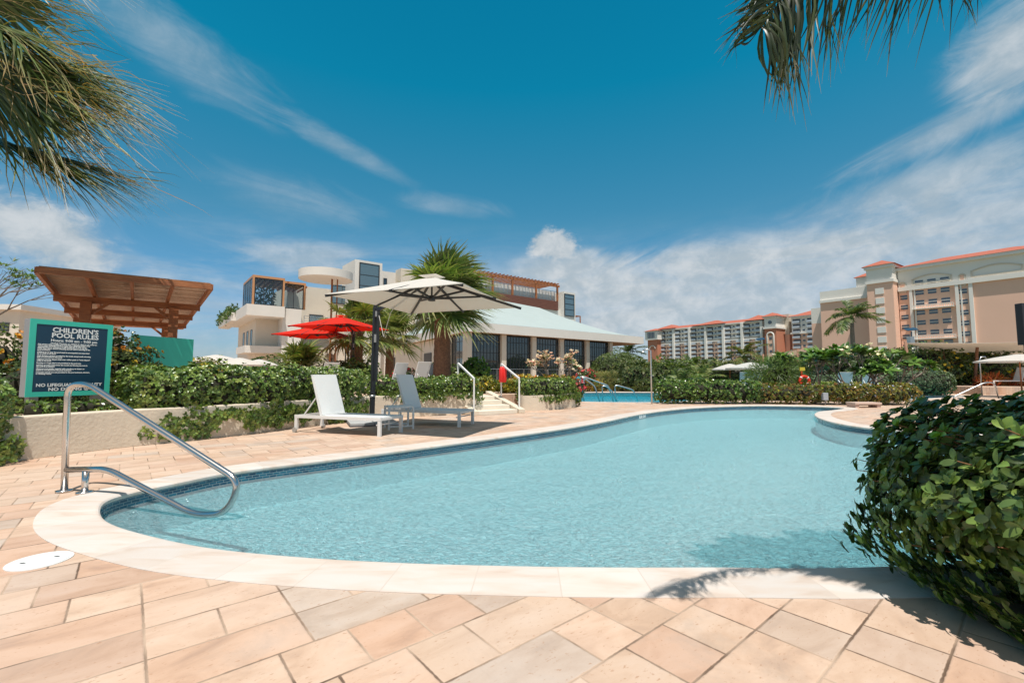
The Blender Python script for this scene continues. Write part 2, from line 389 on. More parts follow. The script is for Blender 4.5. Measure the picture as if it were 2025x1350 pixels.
TEAL = mat('teal_paint', (.055, .56, .42), .5, var=.05)
NAVY = mat('navy_panel', (.008, .045, .085), .35)
WHITE = mat('white_letters', (.82, .82, .80), .5)
GREY = mat('grey_metal', (.28, .28, .28), .5)
WOOD = mat('red_brown_timber', (.44, .16, .055), .6, col2=(.25, .08, .03), vs=3, bump=.3, bs=20, stretch=(1, 1, 6))
WOODL = mat('weathered_slats', (.55, .36, .24), .8, col2=(.34, .19, .11), vs=9, bump=.4, bs=30, stretch=(8, 1, 1))
def canvas(name, col, tc, k):
    m = mat(name, col, .85, bump=.1, bs=120); nt = m.node_tree; N = nt.nodes.new; L = nt.links.new
    t = N('ShaderNodeBsdfTranslucent'); t.inputs[0].default_value = (*tc, 1); x = N('ShaderNodeMixShader'); x.inputs[0].default_value = k
    L(nt.nodes['Principled BSDF'].outputs[0], x.inputs[1]); L(t.outputs[0], x.inputs[2]); L(x.outputs[0], nt.nodes['Material Output'].inputs[0]); return m
CANW = canvas('cream_canvas', (.78, .755, .71), (.74, .66, .56), .40)
REDC = canvas('red_canvas', (.78, .035, .012), (.85, .05, .015), .45)
def glass_mat(name, col=(.02, .03, .035), rough=.04):
    m = mat(name, col, rough, 0.0, spec=.9, coat=.6); return m
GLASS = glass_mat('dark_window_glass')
GLASSB = glass_mat('blue_window_glass', (.10, .16, .19), .06)
def clear_glass():
    m = bpy.data.materials.new('clear_room_glass'); m.use_nodes = True; nt = m.node_tree; N = nt.nodes.new; L = nt.links.new; nt.nodes.remove(nt.nodes['Principled BSDF'])
    tr = N('ShaderNodeBsdfTransparent'); tr.inputs[0].default_value = (.78, .84, .86, 1); g = N('ShaderNodeBsdfGlossy'); g.inputs['Roughness'].default_value = .02
    fr = N('ShaderNodeFresnel'); fr.inputs[0].default_value = 1.6; mx = N('ShaderNodeMixShader'); L(fr.outputs[0], mx.inputs[0]); L(tr.outputs[0], mx.inputs[1]); L(g.outputs[0], mx.inputs[2]); L(mx.outputs[0], nt.nodes['Material Output'].inputs[0]); return m
GLASSC = clear_glass()
FRAME = mat('dark_frame', (.03, .032, .035), .4)
AQUA = mat('pale_aqua_roof', (.40, .46, .445), .6, var=.05, vs=1.0)
ROOFR = mat('red_roof_tiles', (.46, .13, .075), .75, col2=(.36, .095, .055), vs=2, bump=.3, bs=3)
ORANGE = mat('peach_render', (.93, .58, .43), .85, var=.06, vs=.12)
ORANGED = mat('terracotta_render', (.56, .22, .13), .85, var=.06, vs=.15)
SOIL = mat('planting_soil', (.055, .035, .022), .95, bump=.6, bs=15)
BARK = mat('palm_bark', (.30, .15, .085), .9, col2=(.13, .06, .035), vs=14, bump=.9, bs=25)
BARKG = mat('grey_bark', (.30, .26, .22), .9, col2=(.17, .14, .11), vs=12, bump=.6, bs=20)
GAPDARK = mat('dark_gap_fill', (.03, .028, .015), .95, var=.3, vs=20)  # shade of foliage depths put into colour; also backs the slat gaps
BRANCH = mat('brown_twigs', (.25, .12, .05), .8)

def tile_mat():
    m = bpy.data.materials.new('blue_mosaic_tiles'); m.use_nodes = True; nt = m.node_tree; N = nt.nodes.new; L = nt.links.new
    p = nt.nodes['Principled BSDF']
    uv = N('ShaderNodeUVMap'); uv.uv_map = 'UVMap'
    b = N('ShaderNodeTexBrick'); L(uv.outputs[0], b.inputs['Vector'])
    b.inputs['Scale'].default_value = 1.0; b.inputs['Brick Width'].default_value = .075; b.inputs['Row Height'].default_value = .027; b.inputs['Mortar Size'].default_value = .0022
    b.inputs['Color1'].default_value = (.004, .045, .095, 1); b.inputs['Color2'].default_value = (.012, .13, .20, 1); b.inputs['Mortar'].default_value = (.30, .33, .33, 1); b.inputs['Mortar Smooth'].default_value = .1
    L(b.outputs['Color'], p.inputs['Base Color']); p.inputs['Roughness'].default_value = .15; p.inputs['Coat Weight'].default_value = .4
    return m
TILE = tile_mat()
def plaster_mat():
    m = bpy.data.materials.new('pool_plaster'); m.use_nodes = True; nt = m.node_tree; N = nt.nodes.new; L = nt.links.new
    p = nt.nodes['Principled BSDF']; geo = N('ShaderNodeNewGeometry')
    n = N('ShaderNodeTexNoise'); n.inputs['Scale'].default_value = 1.2; n.inputs['Detail'].default_value = 6; L(geo.outputs[0], n.inputs['Vector'])
    mx = N('ShaderNodeMix'); mx.data_type = 'RGBA'; L(n.outputs[0], mx.inputs[0]); mx.inputs['A'].default_value = (.70, .86, .88, 1); mx.inputs['B'].default_value = (.78, .90, .91, 1)
    L(mx.outputs['Result'], p.inputs['Base Color']); p.inputs['Roughness'].default_value = .9
    return m
PLASTER = plaster_mat()
def water_mat(name, tint, body, bodyfac, s1=15.0, s2=42.0):
    m = bpy.data.materials.new(name); m.use_nodes = True; nt = m.node_tree; N = nt.nodes.new; L = nt.links.new
    nt.nodes.remove(nt.nodes['Principled BSDF']); out = nt.nodes['Material Output']; geo = N('ShaderNodeNewGeometry')
    mp = N('ShaderNodeMapping'); mp.inputs['Scale'].default_value = (1, 1.35, 1); mp.inputs['Rotation'].default_value = (0, 0, R(18)); L(geo.outputs[0], mp.inputs[0])
    def noise(s, d, dist):
        n = N('ShaderNodeTexNoise'); n.inputs['Scale'].default_value = s; n.inputs['Detail'].default_value = d; n.inputs['Distortion'].default_value = dist; n.inputs['Roughness'].default_value = .55
        L(mp.outputs[0], n.inputs['Vector']); return n.outputs[0]
    a = noise(s1, 3, 1.0); b = noise(s2, 3, .8); c = noise(2.2, 2, .4)
    def M(op, x, y=0.0):
        n = N('ShaderNodeMath'); n.operation = op
        for i, v in enumerate((x, y)):
            if isinstance(v, (int, float)): n.inputs[i].default_value = v
            else: L(v, n.inputs[i])
        return n.outputs[0]
    rg = lambda x: M('POWER', M('SUBTRACT', 1.0, M('ABSOLUTE', M('SUBTRACT', M('MULTIPLY', x, 2.0), 1.0))), 1.5)
    h = M('ADD', M('ADD', M('MULTIPLY', rg(a), .55), M('MULTIPLY', b, .30)), M('MULTIPLY', c, 1.2))
    bp = N('ShaderNodeBump'); bp.inputs['Strength'].default_value = 1.0; bp.inputs['Distance'].default_value = .06; L(h, bp.inputs['Height'])
    tr = N('ShaderNodeBsdfTransparent'); tr.inputs[0].default_value = (*tint, 1)
    df = N('ShaderNodeBsdfDiffuse'); df.inputs[0].default_value = (*body, 1)
    bp2 = N('ShaderNodeBump'); bp2.inputs['Strength'].default_value = 1.0; bp2.inputs['Distance'].default_value = .16; L(h, bp2.inputs['Height']); L(bp2.outputs[0], df.inputs['Normal'])
    m1 = N('ShaderNodeMixShader'); m1.inputs[0].default_value = bodyfac; L(tr.outputs[0], m1.inputs[1]); L(df.outputs[0], m1.inputs[2])
    gl = N('ShaderNodeBsdfGlossy'); gl.inputs['Roughness'].default_value = .03; L(bp.outputs[0], gl.inputs['Normal'])
    fr = N('ShaderNodeFresnel'); fr.inputs[0].default_value = 1.33; L(bp.outputs[0], fr.inputs['Normal'])
    m2 = N('ShaderNodeMixShader'); L(fr.outputs[0], m2.inputs[0]); L(m1.outputs[0], m2.inputs[1]); L(gl.outputs[0], m2.inputs[2]); L(m2.outputs[0], out.inputs[0])
    return m
WATER = water_mat('shallow_pool_water', (.64, .94, .985), (.90, .98, 1.0), .30)
WATER2 = water_mat('deep_pool_water', (.10, .62, .78), (.05, .50, .62), .45, 4, 14)

# ------------------------------------------------------------------ ground, deck, pools
def smooth_loop(pts, per=10):
    P = [Vector(p) for p in pts]; n = len(P); out = []
    for i in range(n):
        p0, p1, p2, p3 = P[i - 1], P[i], P[(i + 1) % n], P[(i + 2) % n]
        for k in range(per):
            t = k / per
            out.append(.5 * ((2 * p1) + (p2 - p0) * t + (2 * p0 - 5 * p1 + 4 * p2 - p3) * t * t + (3 * p1 - p0 - 3 * p2 + p3) * t ** 3))
    return out
def offset_loop(L_, d):
    n = len(L_); out = []
    area = sum(L_[i].x * L_[(i + 1) % n].y - L_[(i + 1) % n].x * L_[i].y for i in range(n))
    sg = 1 if area > 0 else -1
    for i in range(n):
        t = (L_[(i + 1) % n] - L_[i - 1]).normalized()
        out.append(L_[i] + Vector((t.y, -t.x)) * d * sg)
    return out
pool1 = smooth_loop([(3.4, 2.85), (1.98, 2.69), (1.12, 2.69), (.54, 2.69), (-.04, 2.71), (-.63, 2.75), (-1.25, 2.83), (-1.89, 2.97), (-2.46, 3.19), (-2.95, 3.44), (-3.30, 3.72),
                     (-3.56, 4.06), (-3.58, 4.36), (-3.42, 4.80), (-3.12, 5.36), (-2.13, 6.26), (-.61, 7.75), (1.0, 9.4), (2.2, 10.9), (3.69, 13.0), (5.2, 14.6), (6.8, 15.7), (8.81, 16.35), (10.5, 15.95),
                     (10.9, 15.1), (10.1, 14.3), (9.1, 13.6), (8.25, 12.5), (7.62, 11.2), (7.35, 10.0), (7.65, 9.1), (8.4, 8.55), (9.3, 8.0), (9.9, 6.9), (9.2, 5.6), (7.0, 4.3), (5.0, 3.3)], 6)
coping1 = offset_loop(pool1, .34)
pool2 = smooth_loop([(2.3, 19.2), (4.9, 18.1), (7.0, 18.9), (10, 20.6), (13.5, 20.7), (16.9, 20.1), (19.3, 21.2), (21.5, 22.4), (24, 23.8), (19, 23.7), (16, 24.6), (12, 27.4), (7, 28.4), (3.5, 27.6), (1.6, 24)], 6)
coping2 = offset_loop(pool2, .30)

def sheet(name, loops, z, m, kind='structure'):
    polys = [[Vector((p[0], p[1], 0)) for p in l] for l in loops]
    tr = tessellate_polygon(polys); flat = [p for l in polys for p in l]
    fs = []
    for t in tr:
        a, b, c = (flat[i] for i in t)
        cr = (b - a).x * (c - a).y - (b - a).y * (c - a).x
        if abs(cr) < 1e-9: continue
        fs.append(tuple(t) if cr > 0 else (t[0], t[2], t[1]))
    me = bpy.data.meshes.new(name); me.from_pydata([(p.x, p.y, z) for p in flat], [], fs); me.materials.append(m); me.update()
    o = link(name, me); o['kind'] = kind; return o
def rect(x0, y0, x1, y1): return [(x0, y0), (x1, y0), (x1, y1), (x0, y1)]
DECK = rect(-40, -8, 60, 40)
GROUND = mat('dry_grass_ground', (.10, .11, .045), .95, col2=(.17, .14, .08), vs=.3, bump=.4, bs=4)
sheet('ground', [rect(-1500, -400, 1500, 2200), DECK], -.01, GROUND)
sheet('pool_deck', [DECK, [(p.x, p.y) for p in coping1], [(p.x, p.y) for p in coping2]], 0.0, PAVER)

def coping_mesh(name, inner, w, m, z=.004):
    """bullnosed ring of coping stones with narrow joints"""
    n = len(inner); prof = [(0.0, -.045), (-.012, -.03), (-.012, -.012), (0.0, z - .004), (.015, z), (w, z), (w, -.03)]
    rings = [offset_loop(inner, d) for d, _ in prof]
    vs = []; fs = []; k = len(prof)
    for i in range(n):
        for j in range(k): vs.append((rings[j][i].x, rings[j][i].y, prof[j][1]))
    for i in range(n):
        for j in range(k - 1):
            a = i * k + j; b = ((i + 1) % n) * k + j
            fs.append((a, b, b + 1, a + 1))
    me = bpy.data.meshes.new(name); me.from_pydata(vs, [], fs)
    uvl = me.uv_layers.new(name='UVMap')
    s = [0]
    for i in range(n): s.append(s[-1] + (inner[(i + 1) % n] - inner[i]).length)
    li = 0
    for i in range(n):
        for j in range(k - 1):
            for (a, jj) in ((i, j), (i + 1, j), (i + 1, j + 1), (i, j + 1)):
                uvl.data[li].uv = (s[a], prof[jj][0]); li += 1
    bm = bmesh.new(); bm.from_mesh(me); bmesh.ops.recalc_face_normals(bm, faces=bm.faces); bm.to_mesh(me); bm.free()
    up = [p for p in me.polygons if abs(p.normal.z) > .9 and p.center.z > -.01]
    if up and up[0].normal.z < 0: me.flip_normals()
    me.polygons.foreach_set('use_smooth', [False] * len(me.polygons))
    me.materials.append(m); me.update()
    return tag(link(name, me), kind='structure')
def coping_mat():
    m = bpy.data.materials.new('coping_joints'); m.use_nodes = True; nt = m.node_tree; N = nt.nodes.new; L = nt.links.new
    p = nt.nodes['Principled BSDF']; uv = N('ShaderNodeUVMap'); uv.uv_map = 'UVMap'; sp = N('ShaderNodeSeparateXYZ'); L(uv.outputs[0], sp.inputs[0])
    def M(op, a, b=None):
        n = N('ShaderNodeMath'); n.operation = op
        for i, v in enumerate((a, b)):
            if v is None: continue
            if isinstance(v, (int, float)): n.inputs[i].default_value = v
            else: L(v, n.inputs[i])
        return n.outputs[0]
    u = M('DIVIDE', sp.outputs[0], .45); c = M('FLOOR', u); f = M('SUBTRACT', u, c)
    d = M('MINIMUM', f, M('SUBTRACT', 1.0, f))
    jr = N('ShaderNodeMapRange'); jr.inputs[1].default_value = .003; jr.inputs[2].default_value = .011; L(d, jr.inputs[0])
    w = N('ShaderNodeTexWhiteNoise'); w.noise_dimensions = '1D'; L(c, w.inputs['W'])
    geo = N('ShaderNodeNewGeometry'); mp = N('ShaderNodeMapping'); mp.inputs['Scale'].default_value = (1.2, 4.5, 1); mp.inputs['Rotation'].default_value = (0, 0, R(-30)); L(geo.outputs[0], mp.inputs[0])
    n = N('ShaderNodeTexNoise'); n.inputs['Scale'].default_value = 2.0; n.inputs['Detail'].default_value = 9; n.inputs['Distortion'].default_value = .7; L(mp.outputs[0], n.inputs['Vector'])
    r = N('ShaderNodeValToRGB'); L(n.outputs[0], r.inputs[0]); e = r.color_ramp.elements; e[0].position = .3; e[0].color = (.56, .45, .37, 1); e[1].position = .62; e[1].color = (.63, .57, .52, 1)
    x = r.color_ramp.elements.new(.45); x.color = (.62, .53, .46, 1)
    mu = N('ShaderNodeMix'); mu.data_type = 'RGBA'; mu.blend_type = 'MULTIPLY'; mu.inputs[0].default_value = 1
    wr = N('ShaderNodeMapRange'); wr.inputs[3].default_value = .92; wr.inputs[4].default_value = 1.04; L(w.outputs[0], wr.inputs[0])
    L(r.outputs[0], mu.inputs['A']); L(wr.outputs[0], mu.inputs['B'])
    mj = N('ShaderNodeMix'); mj.data_type = 'RGBA'; L(jr.outputs[0], mj.inputs[0]); mj.inputs['A'].default_value = (.56, .48, .41, 1); L(mu.outputs['Result'], mj.inputs['B'])
    L(mj.outputs['Result'], p.inputs['Base Color']); p.inputs['Roughness'].default_value = .65
    nf = N('ShaderNodeTexNoise'); nf.inputs['Scale'].default_value = 70; nf.inputs['Detail'].default_value = 6; L(geo.outputs[0], nf.inputs['Vector'])
    b = N('ShaderNodeBump'); b.inputs['Strength'].default_value = .3; b.inputs['Distance'].default_value = .003; L(M('ADD', nf.outputs[0], M('MULTIPLY', jr.outputs[0], 1.0)), b.inputs['Height']); L(b.outputs[0], p.inputs['Normal'])
    return m
CJ = coping_mat()
coping_mesh('pool_coping', pool1, .36, CJ)
coping_mesh('pool_coping', pool2, .32, CJ)
def pool_shell(loop, zt, zb, tname='pool_tile_band'):
    n = len(loop); s = [0]
    for i in range(n): s.append(s[-1] + (loop[(i + 1) % n] - loop[i]).length)
    def ring(name, z0, z1, m):
        vs = [(p.x, p.y, z0) for p in loop] + [(p.x, p.y, z1) for p in loop]
        me = bpy.data.meshes.new(name); me.from_pydata(vs, [], [(i, (i + 1) % n, n + (i + 1) % n, n + i) for i in range(n)])
        uv = me.uv_layers.new(name='UVMap')
        for i in range(n):
            for q, (a, b) in enumerate(((i, z0), (i + 1, z0), (i + 1, z1), (i, z1))): uv.data[i * 4 + q].uv = (s[a], b)
        me.materials.append(m); me.update(); return tag(link(name, me), kind='structure')
    ring(tname, zt, -.02, TILE); ring('pool_wall', zb, zt, PLASTER)
    sheet('pool_floor', [[(p.x, p.y) for p in loop]], zb, PLASTER)
pool_shell(pool1, -.165, -.46)
pool_shell(pool2, -.26, -1.3)
sheet('pool_water', [[(p.x, p.y) for p in pool1]], -.135, WATER)
sheet('lagoon_water', [[(p.x, p.y) for p in pool2]], -.10, WATER2)

# raised terrace behind the planter wall
wallp = [(-9.5, 1.5), (-7.4, 4.0), (-6.55, 5.2), (-6.22, 6.1), (-5.85, 6.95), (-4.9, 8.4), (-4.35, 9.7), (-3.6, 11.1), (-2.3, 12.1), (-1.0, 12.75)]
terr = wallp[:-1] + [(-1.0, 12.8), (-.95, 14.2), (.25, 15.0), (.3, 14.1), (2.1, 15.9), (2.2, 16.4), (1.2, 18.4), (.6, 22), (1.2, 26), (3.2, 30), (16, 41), (16, 80), (-80, 80), (-80, 1.5)]
terr = [(x - (.12 if i < len(wallp) else 0), y + (.10 if i < len(wallp) else 0)) for i, (x, y) in enumerate(terr)]
part('terrace', PAVER, None, lambda m: m.prism(terr, .0, .45))['kind'] = 'structure'

def wall_strip(name, pts, th, z0, z1, m, label, cat='wall', bevel=.02, group=None):
    P = [Vector(p) for p in pts]; n = len(P); L1 = []; L2 = []
    for i in range(n):
        t = (P[min(i + 1, n - 1)] - P[max(i - 1, 0)]).normalized(); nn = Vector((-t.y, t.x))
        L1.append(P[i]); L2.append(P[i] + nn * th)
    o = part(name, m, None, lambda q: q.prism([(p.x, p.y) for p in L1] + [(p.x, p.y) for p in reversed(L2)], z0, z1), bevel=bevel)
    return tag(o, label, cat, group)
def curve(pts, per=6):
    P = [Vector(p) for p in pts]; out = []
    for i in range(len(P) - 1):
        p0 = P[max(i - 1, 0)]; p1 = P[i]; p2 = P[i + 1]; p3 = P[min(i + 2, len(P) - 1)]
        for k in range(per):
            t = k / per; out.append(.5 * ((2 * p1) + (p2 - p0) * t + (2 * p0 - 5 * p1 + 4 * p2 - p3) * t * t + (3 * p1 - p0 - 3 * p2 + p3) * t ** 3))
    return out + [P[-1]]
wall_strip('planter_wall', [tuple(p) for p in curve(wallp)], .22, -.01, .56, STUCCO, 'long curved cream stucco planter wall under the sign and behind the two near loungers')
wall_strip('planter_wall', [tuple(p) for p in curve([(.22, 14.0), (.40, 13.85), (.9, 14.0), (1.5, 14.6), (2.05, 15.4), (2.25, 16.2), (2.1, 17.0)])], .2, -.01, .46, STUCCO, 'short curved cream planter wall right of the stone steps')
# steps
def steps():
    t = thing('stone_steps', 'flight of pale stone steps between the two planter hedges', 'steps', (-.35, 12.9, 0))
    a = Vector((1.18, .75)).normalized(); b = Vector((-a.y, a.x)); o = Vector((-.92, 12.3))
    for i in range(4):
        z1 = .115 * (i + 1); q = o + b * (.36 * i)
        w0, w1 = (0.02, 1.28 - .04 * i)
        P = [q + a * w0, q + a * w1, q + a * w1 + b * (.36 * (4 - i) + .8), q + a * w0 + b * (.36 * (4 - i) + .8)]
        part('step', STONE, t, lambda m: m.prism([(p.x, p.y) for p in P], z1 - .115 - (.002 if i else .0), z1 - .001 * i), bevel=.012)
    for sgn, wd in ((-.16, .17), (1.30, .2)):
        P = [o + a * sgn + b * -.05, o + a * (sgn + wd) + b * -.05, o + a * (sgn + wd) + b * 1.9, o + a * sgn + b * 1.9]
        m = MB(); z = [.12, .12, .57, .57]
        vs = [(p.x, p.y, 0) for p in P] + [(p.x, p.y, zz) for p, zz in zip(P, z)]
        m.hexa(vs); m.build('cheek_wall', STUCCO, t, bevel=.01)
    return o, a, b
so_, sa_, sb_ = steps()
def handrail(label, base, off):
    t = thing('stair_handrail', label, 'handrail', (base.x, base.y, 0), 'handrails of the stone steps')
    lo = base; hi = base + sb_ * 1.0
    p0 = Vector((lo.x, lo.y, .05)); p1 = Vector((lo.x, lo.y, .98)); p2 = Vector((hi.x, hi.y, 1.42)); p3 = Vector((hi.x, hi.y, .45))
    part('post', WMETAL, t, lambda m: m.bar(p0, p1, .042)); part('post', WMETAL, t, lambda m: m.bar(p3, p2, .042)); part('rail', WMETAL, t, lambda m: m.bar(p1, p2, .046, .042))
handrail('white square handrail on the left side of the stone steps', so_ + sa_ * -.06 + sb_ * .1, 0)
handrail('white square handrail on the right side of the steps, red bag on it', so_ + sa_ * 1.4 + sb_ * .1, 0)
bg = so_ + sa_ * 1.37 + sb_ * .95
part('red_bag', mat('red_nylon', (.75, .02, .015), .6, bump=.3, bs=30), None, lambda m: [m.tube([(bg.x + dx, bg.y + .02, .86), (bg.x + dx, bg.y + .02, .92), (bg.x + dx, bg.y, 1.24), (bg.x + dx * .9, bg.y, 1.33)], [.05, .075, .07, .035], 10) for dx in (-.05, .04)])  # red bag over the handrail
tag([o for o in bpy.data.objects if o.name.startswith('red_bag')][0], 'bright red bag hanging on the right stair handrail', 'bag')

# ------------------------------------------------------------------ pool items
def rail_tube(name, label, cat, pts, r, m, extra=(), loc=None, flanges=(), group=None, rad=.12):
    """pts: list of corner points, rounded with arcs"""
    def rounded(P, rr):
        out = [P[0]]
        for i in range(1, len(P) - 1):
            a = (P[i - 1] - P[i]); b = (P[i + 1] - P[i]); q = min(rr[i] if isinstance(rr, (list, tuple)) else rr, a.length * .48, b.length * .48)
            s = P[i] + a.normalized() * q; e = P[i] + b.normalized() * q
            for k in range(9):
                t = k / 8; out.append(s * (1 - t) ** 2 + P[i] * 2 * t * (1 - t) + e * t * t)
        return out + [P[-1]]
    P = [Vector(p) for p in pts]
    t = thing(name, label, cat, loc or (P[0].x, P[0].y, 0), group)
    mb = MB(); mb.tube(rounded(P, rad), r, 16); mb.build('rail', m, t)
    for (e, nm) in extra:
        mb = MB(); mb.tube(rounded([Vector(q) for q in e], .1), r, 14); mb.build(nm, m, t)
    for f in flanges:
        mb = MB(); mb.tube([(f[0], f[1], .004), (f[0], f[1], .018), (f[0], f[1], .022)], [r * 2.4, r * 2.4, r * 1.5], 20); mb.build('flange', m, t)
    return t
rb = G(127, 972); rb2 = G(172, 970)
dr = Vector((3.45 - 1.30, .34 * 0 - .22, 0)).normalized()
# the rail lies in a vertical plane from the two feet out over the water
e1 = Vector((rb.x, rb.y, 0)); pl = Vector((.975, -.22, 0)).normalized()
def on(px, py):   # point of the rail's plane seen there
    a, b, c = ray(px, py); nx, ny = -pl.y, pl.x
    t = (e1.x * nx + e1.y * ny) / (a * nx + b * ny); return Vector((a * t, b * t, CH + c * t))
main = [Vector((e1.x, e1.y, 0)), on(140, 768), on(185, 772), on(452, 948), on(446, 1004), on(400, 1013), on(215, 928), on(126, 928)]
main[1] = Vector((e1.x + .015, e1.y, main[1].z)); main[-1] = Vector((e1.x + .01, e1.y, main[-1].z))
q = on(170, 930)
rail_tube('pool_handrail', 'polished steel grab rail curving from the deck corner into the shallow pool', 'handrail',
          [main[0], on(134, 762), on(172, 758), on(476, 952), on(448, 1016), on(385, 1018), on(212, 927), main[-1]], .027, CHROME,
          extra=[([Vector((q.x, q.y, 0)), Vector((q.x, q.y, q.z))], 'post')], flanges=[(e1.x, e1.y), (q.x, q.y)],
          loc=(e1.x, e1.y, 0), rad=[0, .16, .12, .22, .16, .14, .12, 0])
hc = G(79, 1109)
def hatch():
    t = thing('deck_hatch', 'round white plastic access cover set in the pavers beside the pool corner', 'access cover', (hc.x, hc.y, 0))
    WP = mat('white_plastic', (.74, .74, .72), .45, var=.04)
    part('lid', WP, t, lambda m: m.disc(hc, .135, -.005, .008, 48), bevel=.003)
    part('rim', WP, t, lambda m: m.prism([(hc.x + .147 * math.cos(a), hc.y + .147 * math.sin(a)) for a in [i * math.pi / 24 for i in range(48)]], -.005, .005))
    for dx, dy in ((.05, .05), (-.05, -.05)):
        part('finger_slot', FRAME, t, lambda m: m.prism([(hc.x + dx - .018, hc.y + dy), (hc.x + dx, hc.y + dy - .008), (hc.x + dx + .018, hc.y + dy), (hc.x + dx, hc.y + dy + .008)], .006, .0095))
hatch()

def text_verts(s, size, bold=0.0, align='CENTER', sx=1.0, depth=.001):
    cu = bpy.data.curves.new('t', 'FONT'); cu.body = s; cu.size = size; cu.align_x = align; cu.offset = bold; cu.extrude = depth; cu.resolution_u = 2; cu.space_character = 1.0
    o = bpy.data.objects.new('t', cu); COL.objects.link(o)
    bpy.context.view_layer.update(); dg = bpy.context.evaluated_depsgraph_get()
    me = bpy.data.meshes.new_from_object(o.evaluated_get(dg))
    vs = [Vector((v.co.x * sx, v.co.y, v.co.z)) for v in me.vertices]; fs = [tuple(p.vertices) for p in me.polygons]
    bpy.data.objects.remove(o); bpy.data.meshes.remove(me)
    return vs, fs
def sign():
    A = Vector((-7.37, 6.92)); B = Vector((-6.98, 7.92)); a = (B - A); w = a.length; a.normalize(); n = Vector((a.y, -a.x))   # n towards viewer
    t = thing('pool_rules_sign', 'teal framed navy sign listing the children\'s pool rules, on grey posts in the left planter', 'sign', (A.x, A.y, .5))
    z0, z1 = .755, 1.955
    def P(u, v, z): q = A + a * u + n * v; return Vector((q.x, q.y, z))
    def bx(m, u0, u1, v0, v1, za, zb): m.hexa([P(u0, v1, za), P(u1, v1, za), P(u1, v0, za), P(u0, v0, za), P(u0, v1, zb), P(u1, v1, zb), P(u1, v0, zb), P(u0, v0, zb)])
    part('cabinet', GREY, t, lambda m: bx(m, 0, w, -.16, 0, z0, z1), bevel=.004)
    def fr(m):
        bx(m, 0, w, .002, .014, z0, z0 + .075); bx(m, 0, w, .002, .014, z1 - .075, z1)
        bx(m, 0, .075, .002, .014, z0 + .075, z1 - .075); bx(m, w - .075, w, .002, .014, z0 + .075, z1 - .075)
    part('frame', TEAL, t, fr)
    part('panel', NAVY, t, lambda m: bx(m, .075, w - .075, .001, .008, z0 + .075, z1 - .075))
    part('post', GREY, t, lambda m: bx(m, .06, .17, -.14, -.02, .40, z0)); part('post', GREY, t, lambda m: bx(m, w - .2, w - .09, -.14, -.02, .40, z0))
    W2 = w / 2
    M4 = Matrix(((a.x, 0, n.x, 0), (a.y, 0, n.y, 0), (0, 1, 0, 0), (0, 0, 0, 1)))
    def put(m, s, size, u, z, align='CENTER', bold=0.0, sx=1.0, fit=None):
        vs, fs = text_verts(s, size, bold, align, sx)
        if fit and vs:
            ex = max(v.x for v in vs) - min(v.x for v in vs); k = fit / ex
            vs = [Vector((v.x * k, v.y, v.z)) for v in vs]
        o = P(u, .010, z)
        m.add([M4 @ v + o for v in vs], fs)
    def head(m):
        put(m, "CHILDREN'S", .105, W2 + .03, z1 - .185, bold=.003, fit=.60); put(m, "POOL RULES", .105, W2 + .03, z1 - .272, bold=.003, fit=.61); put(m, "Hours: 9:00 am - 9:00 pm", .055, W2 + .02, z1 - .335, bold=.0016, fit=.60)
    part('heading_lettering', WHITE, t, head)
    lines = ["~Notice: Parents or others in charge of children", "Any person using a public pool must take a cleansing shower using", "warm water and soap and thoroughly rinse off all soap before",
             "entering the pool enclosure. A user leaving the pool to use the", "toilet must take a second cleansing shower before returning to the", "pool enclosure.", "",
             "Children in or near the pool must be accompanied and supervised", "by an adult at all times.", "", "Only flotation devices provided by the hotel, except small swimming", "aids, are permitted in the pool.", "",
             "Children wearing diapers shall wear rubber pants or \"swim diapers\"", "while in the pool.", "", "Running or rough play is not permitted in the pool area.", "",
             "Spitting, spouting water from the mouth and blowing the nose in", "the pool is prohibited.", "", "Glassware and similar material with a tendency to shatter on", "impact is not allowed in the pool enclosure.", "",
             "Domestic animals are not permitted in the pool enclosure, showers,", "or dressing rooms."]
    def body(m):
        z = z1 - .372
        for i, l in enumerate(lines):
            if not l: z -= .012; continue
            if l[0] == '~': put(m, l[1:], .029, W2 + .02, z, bold=.0009, fit=.60)
            else: put(m, l, .029, .105, z, 'LEFT', bold=.0014, sx=.84)
            z -= .0222
    part('rules_lettering', WHITE, t, body)
    def foot(m):
        put(m, "NO LIFEGUARD ON DUTY", .068, W2 + .0, z0 + .155, bold=.0022, fit=w - .23)
        put(m, "NO DIVING", .068, W2 - .06, z0 + .088, bold=.0022, fit=.42)
        c = P(W2 + .21, .012, z0 + .11)
        ring = [c + Vector((a.x * math.cos(k) * .028, a.y * math.cos(k) * .028, math.sin(k) * .028)) for k in [i * 2 * math.pi / 20 for i in range(21)]]
        m.tube(ring, .0035, 5, cap=False)
        for s in (1, -1): m.bar(c + Vector((-a.x * .019, -a.y * .019, s * .019)), c + Vector((a.x * .019, a.y * .019, -s * .019)), .006)
    part('warning_lettering', WHITE, t, foot)
sign()
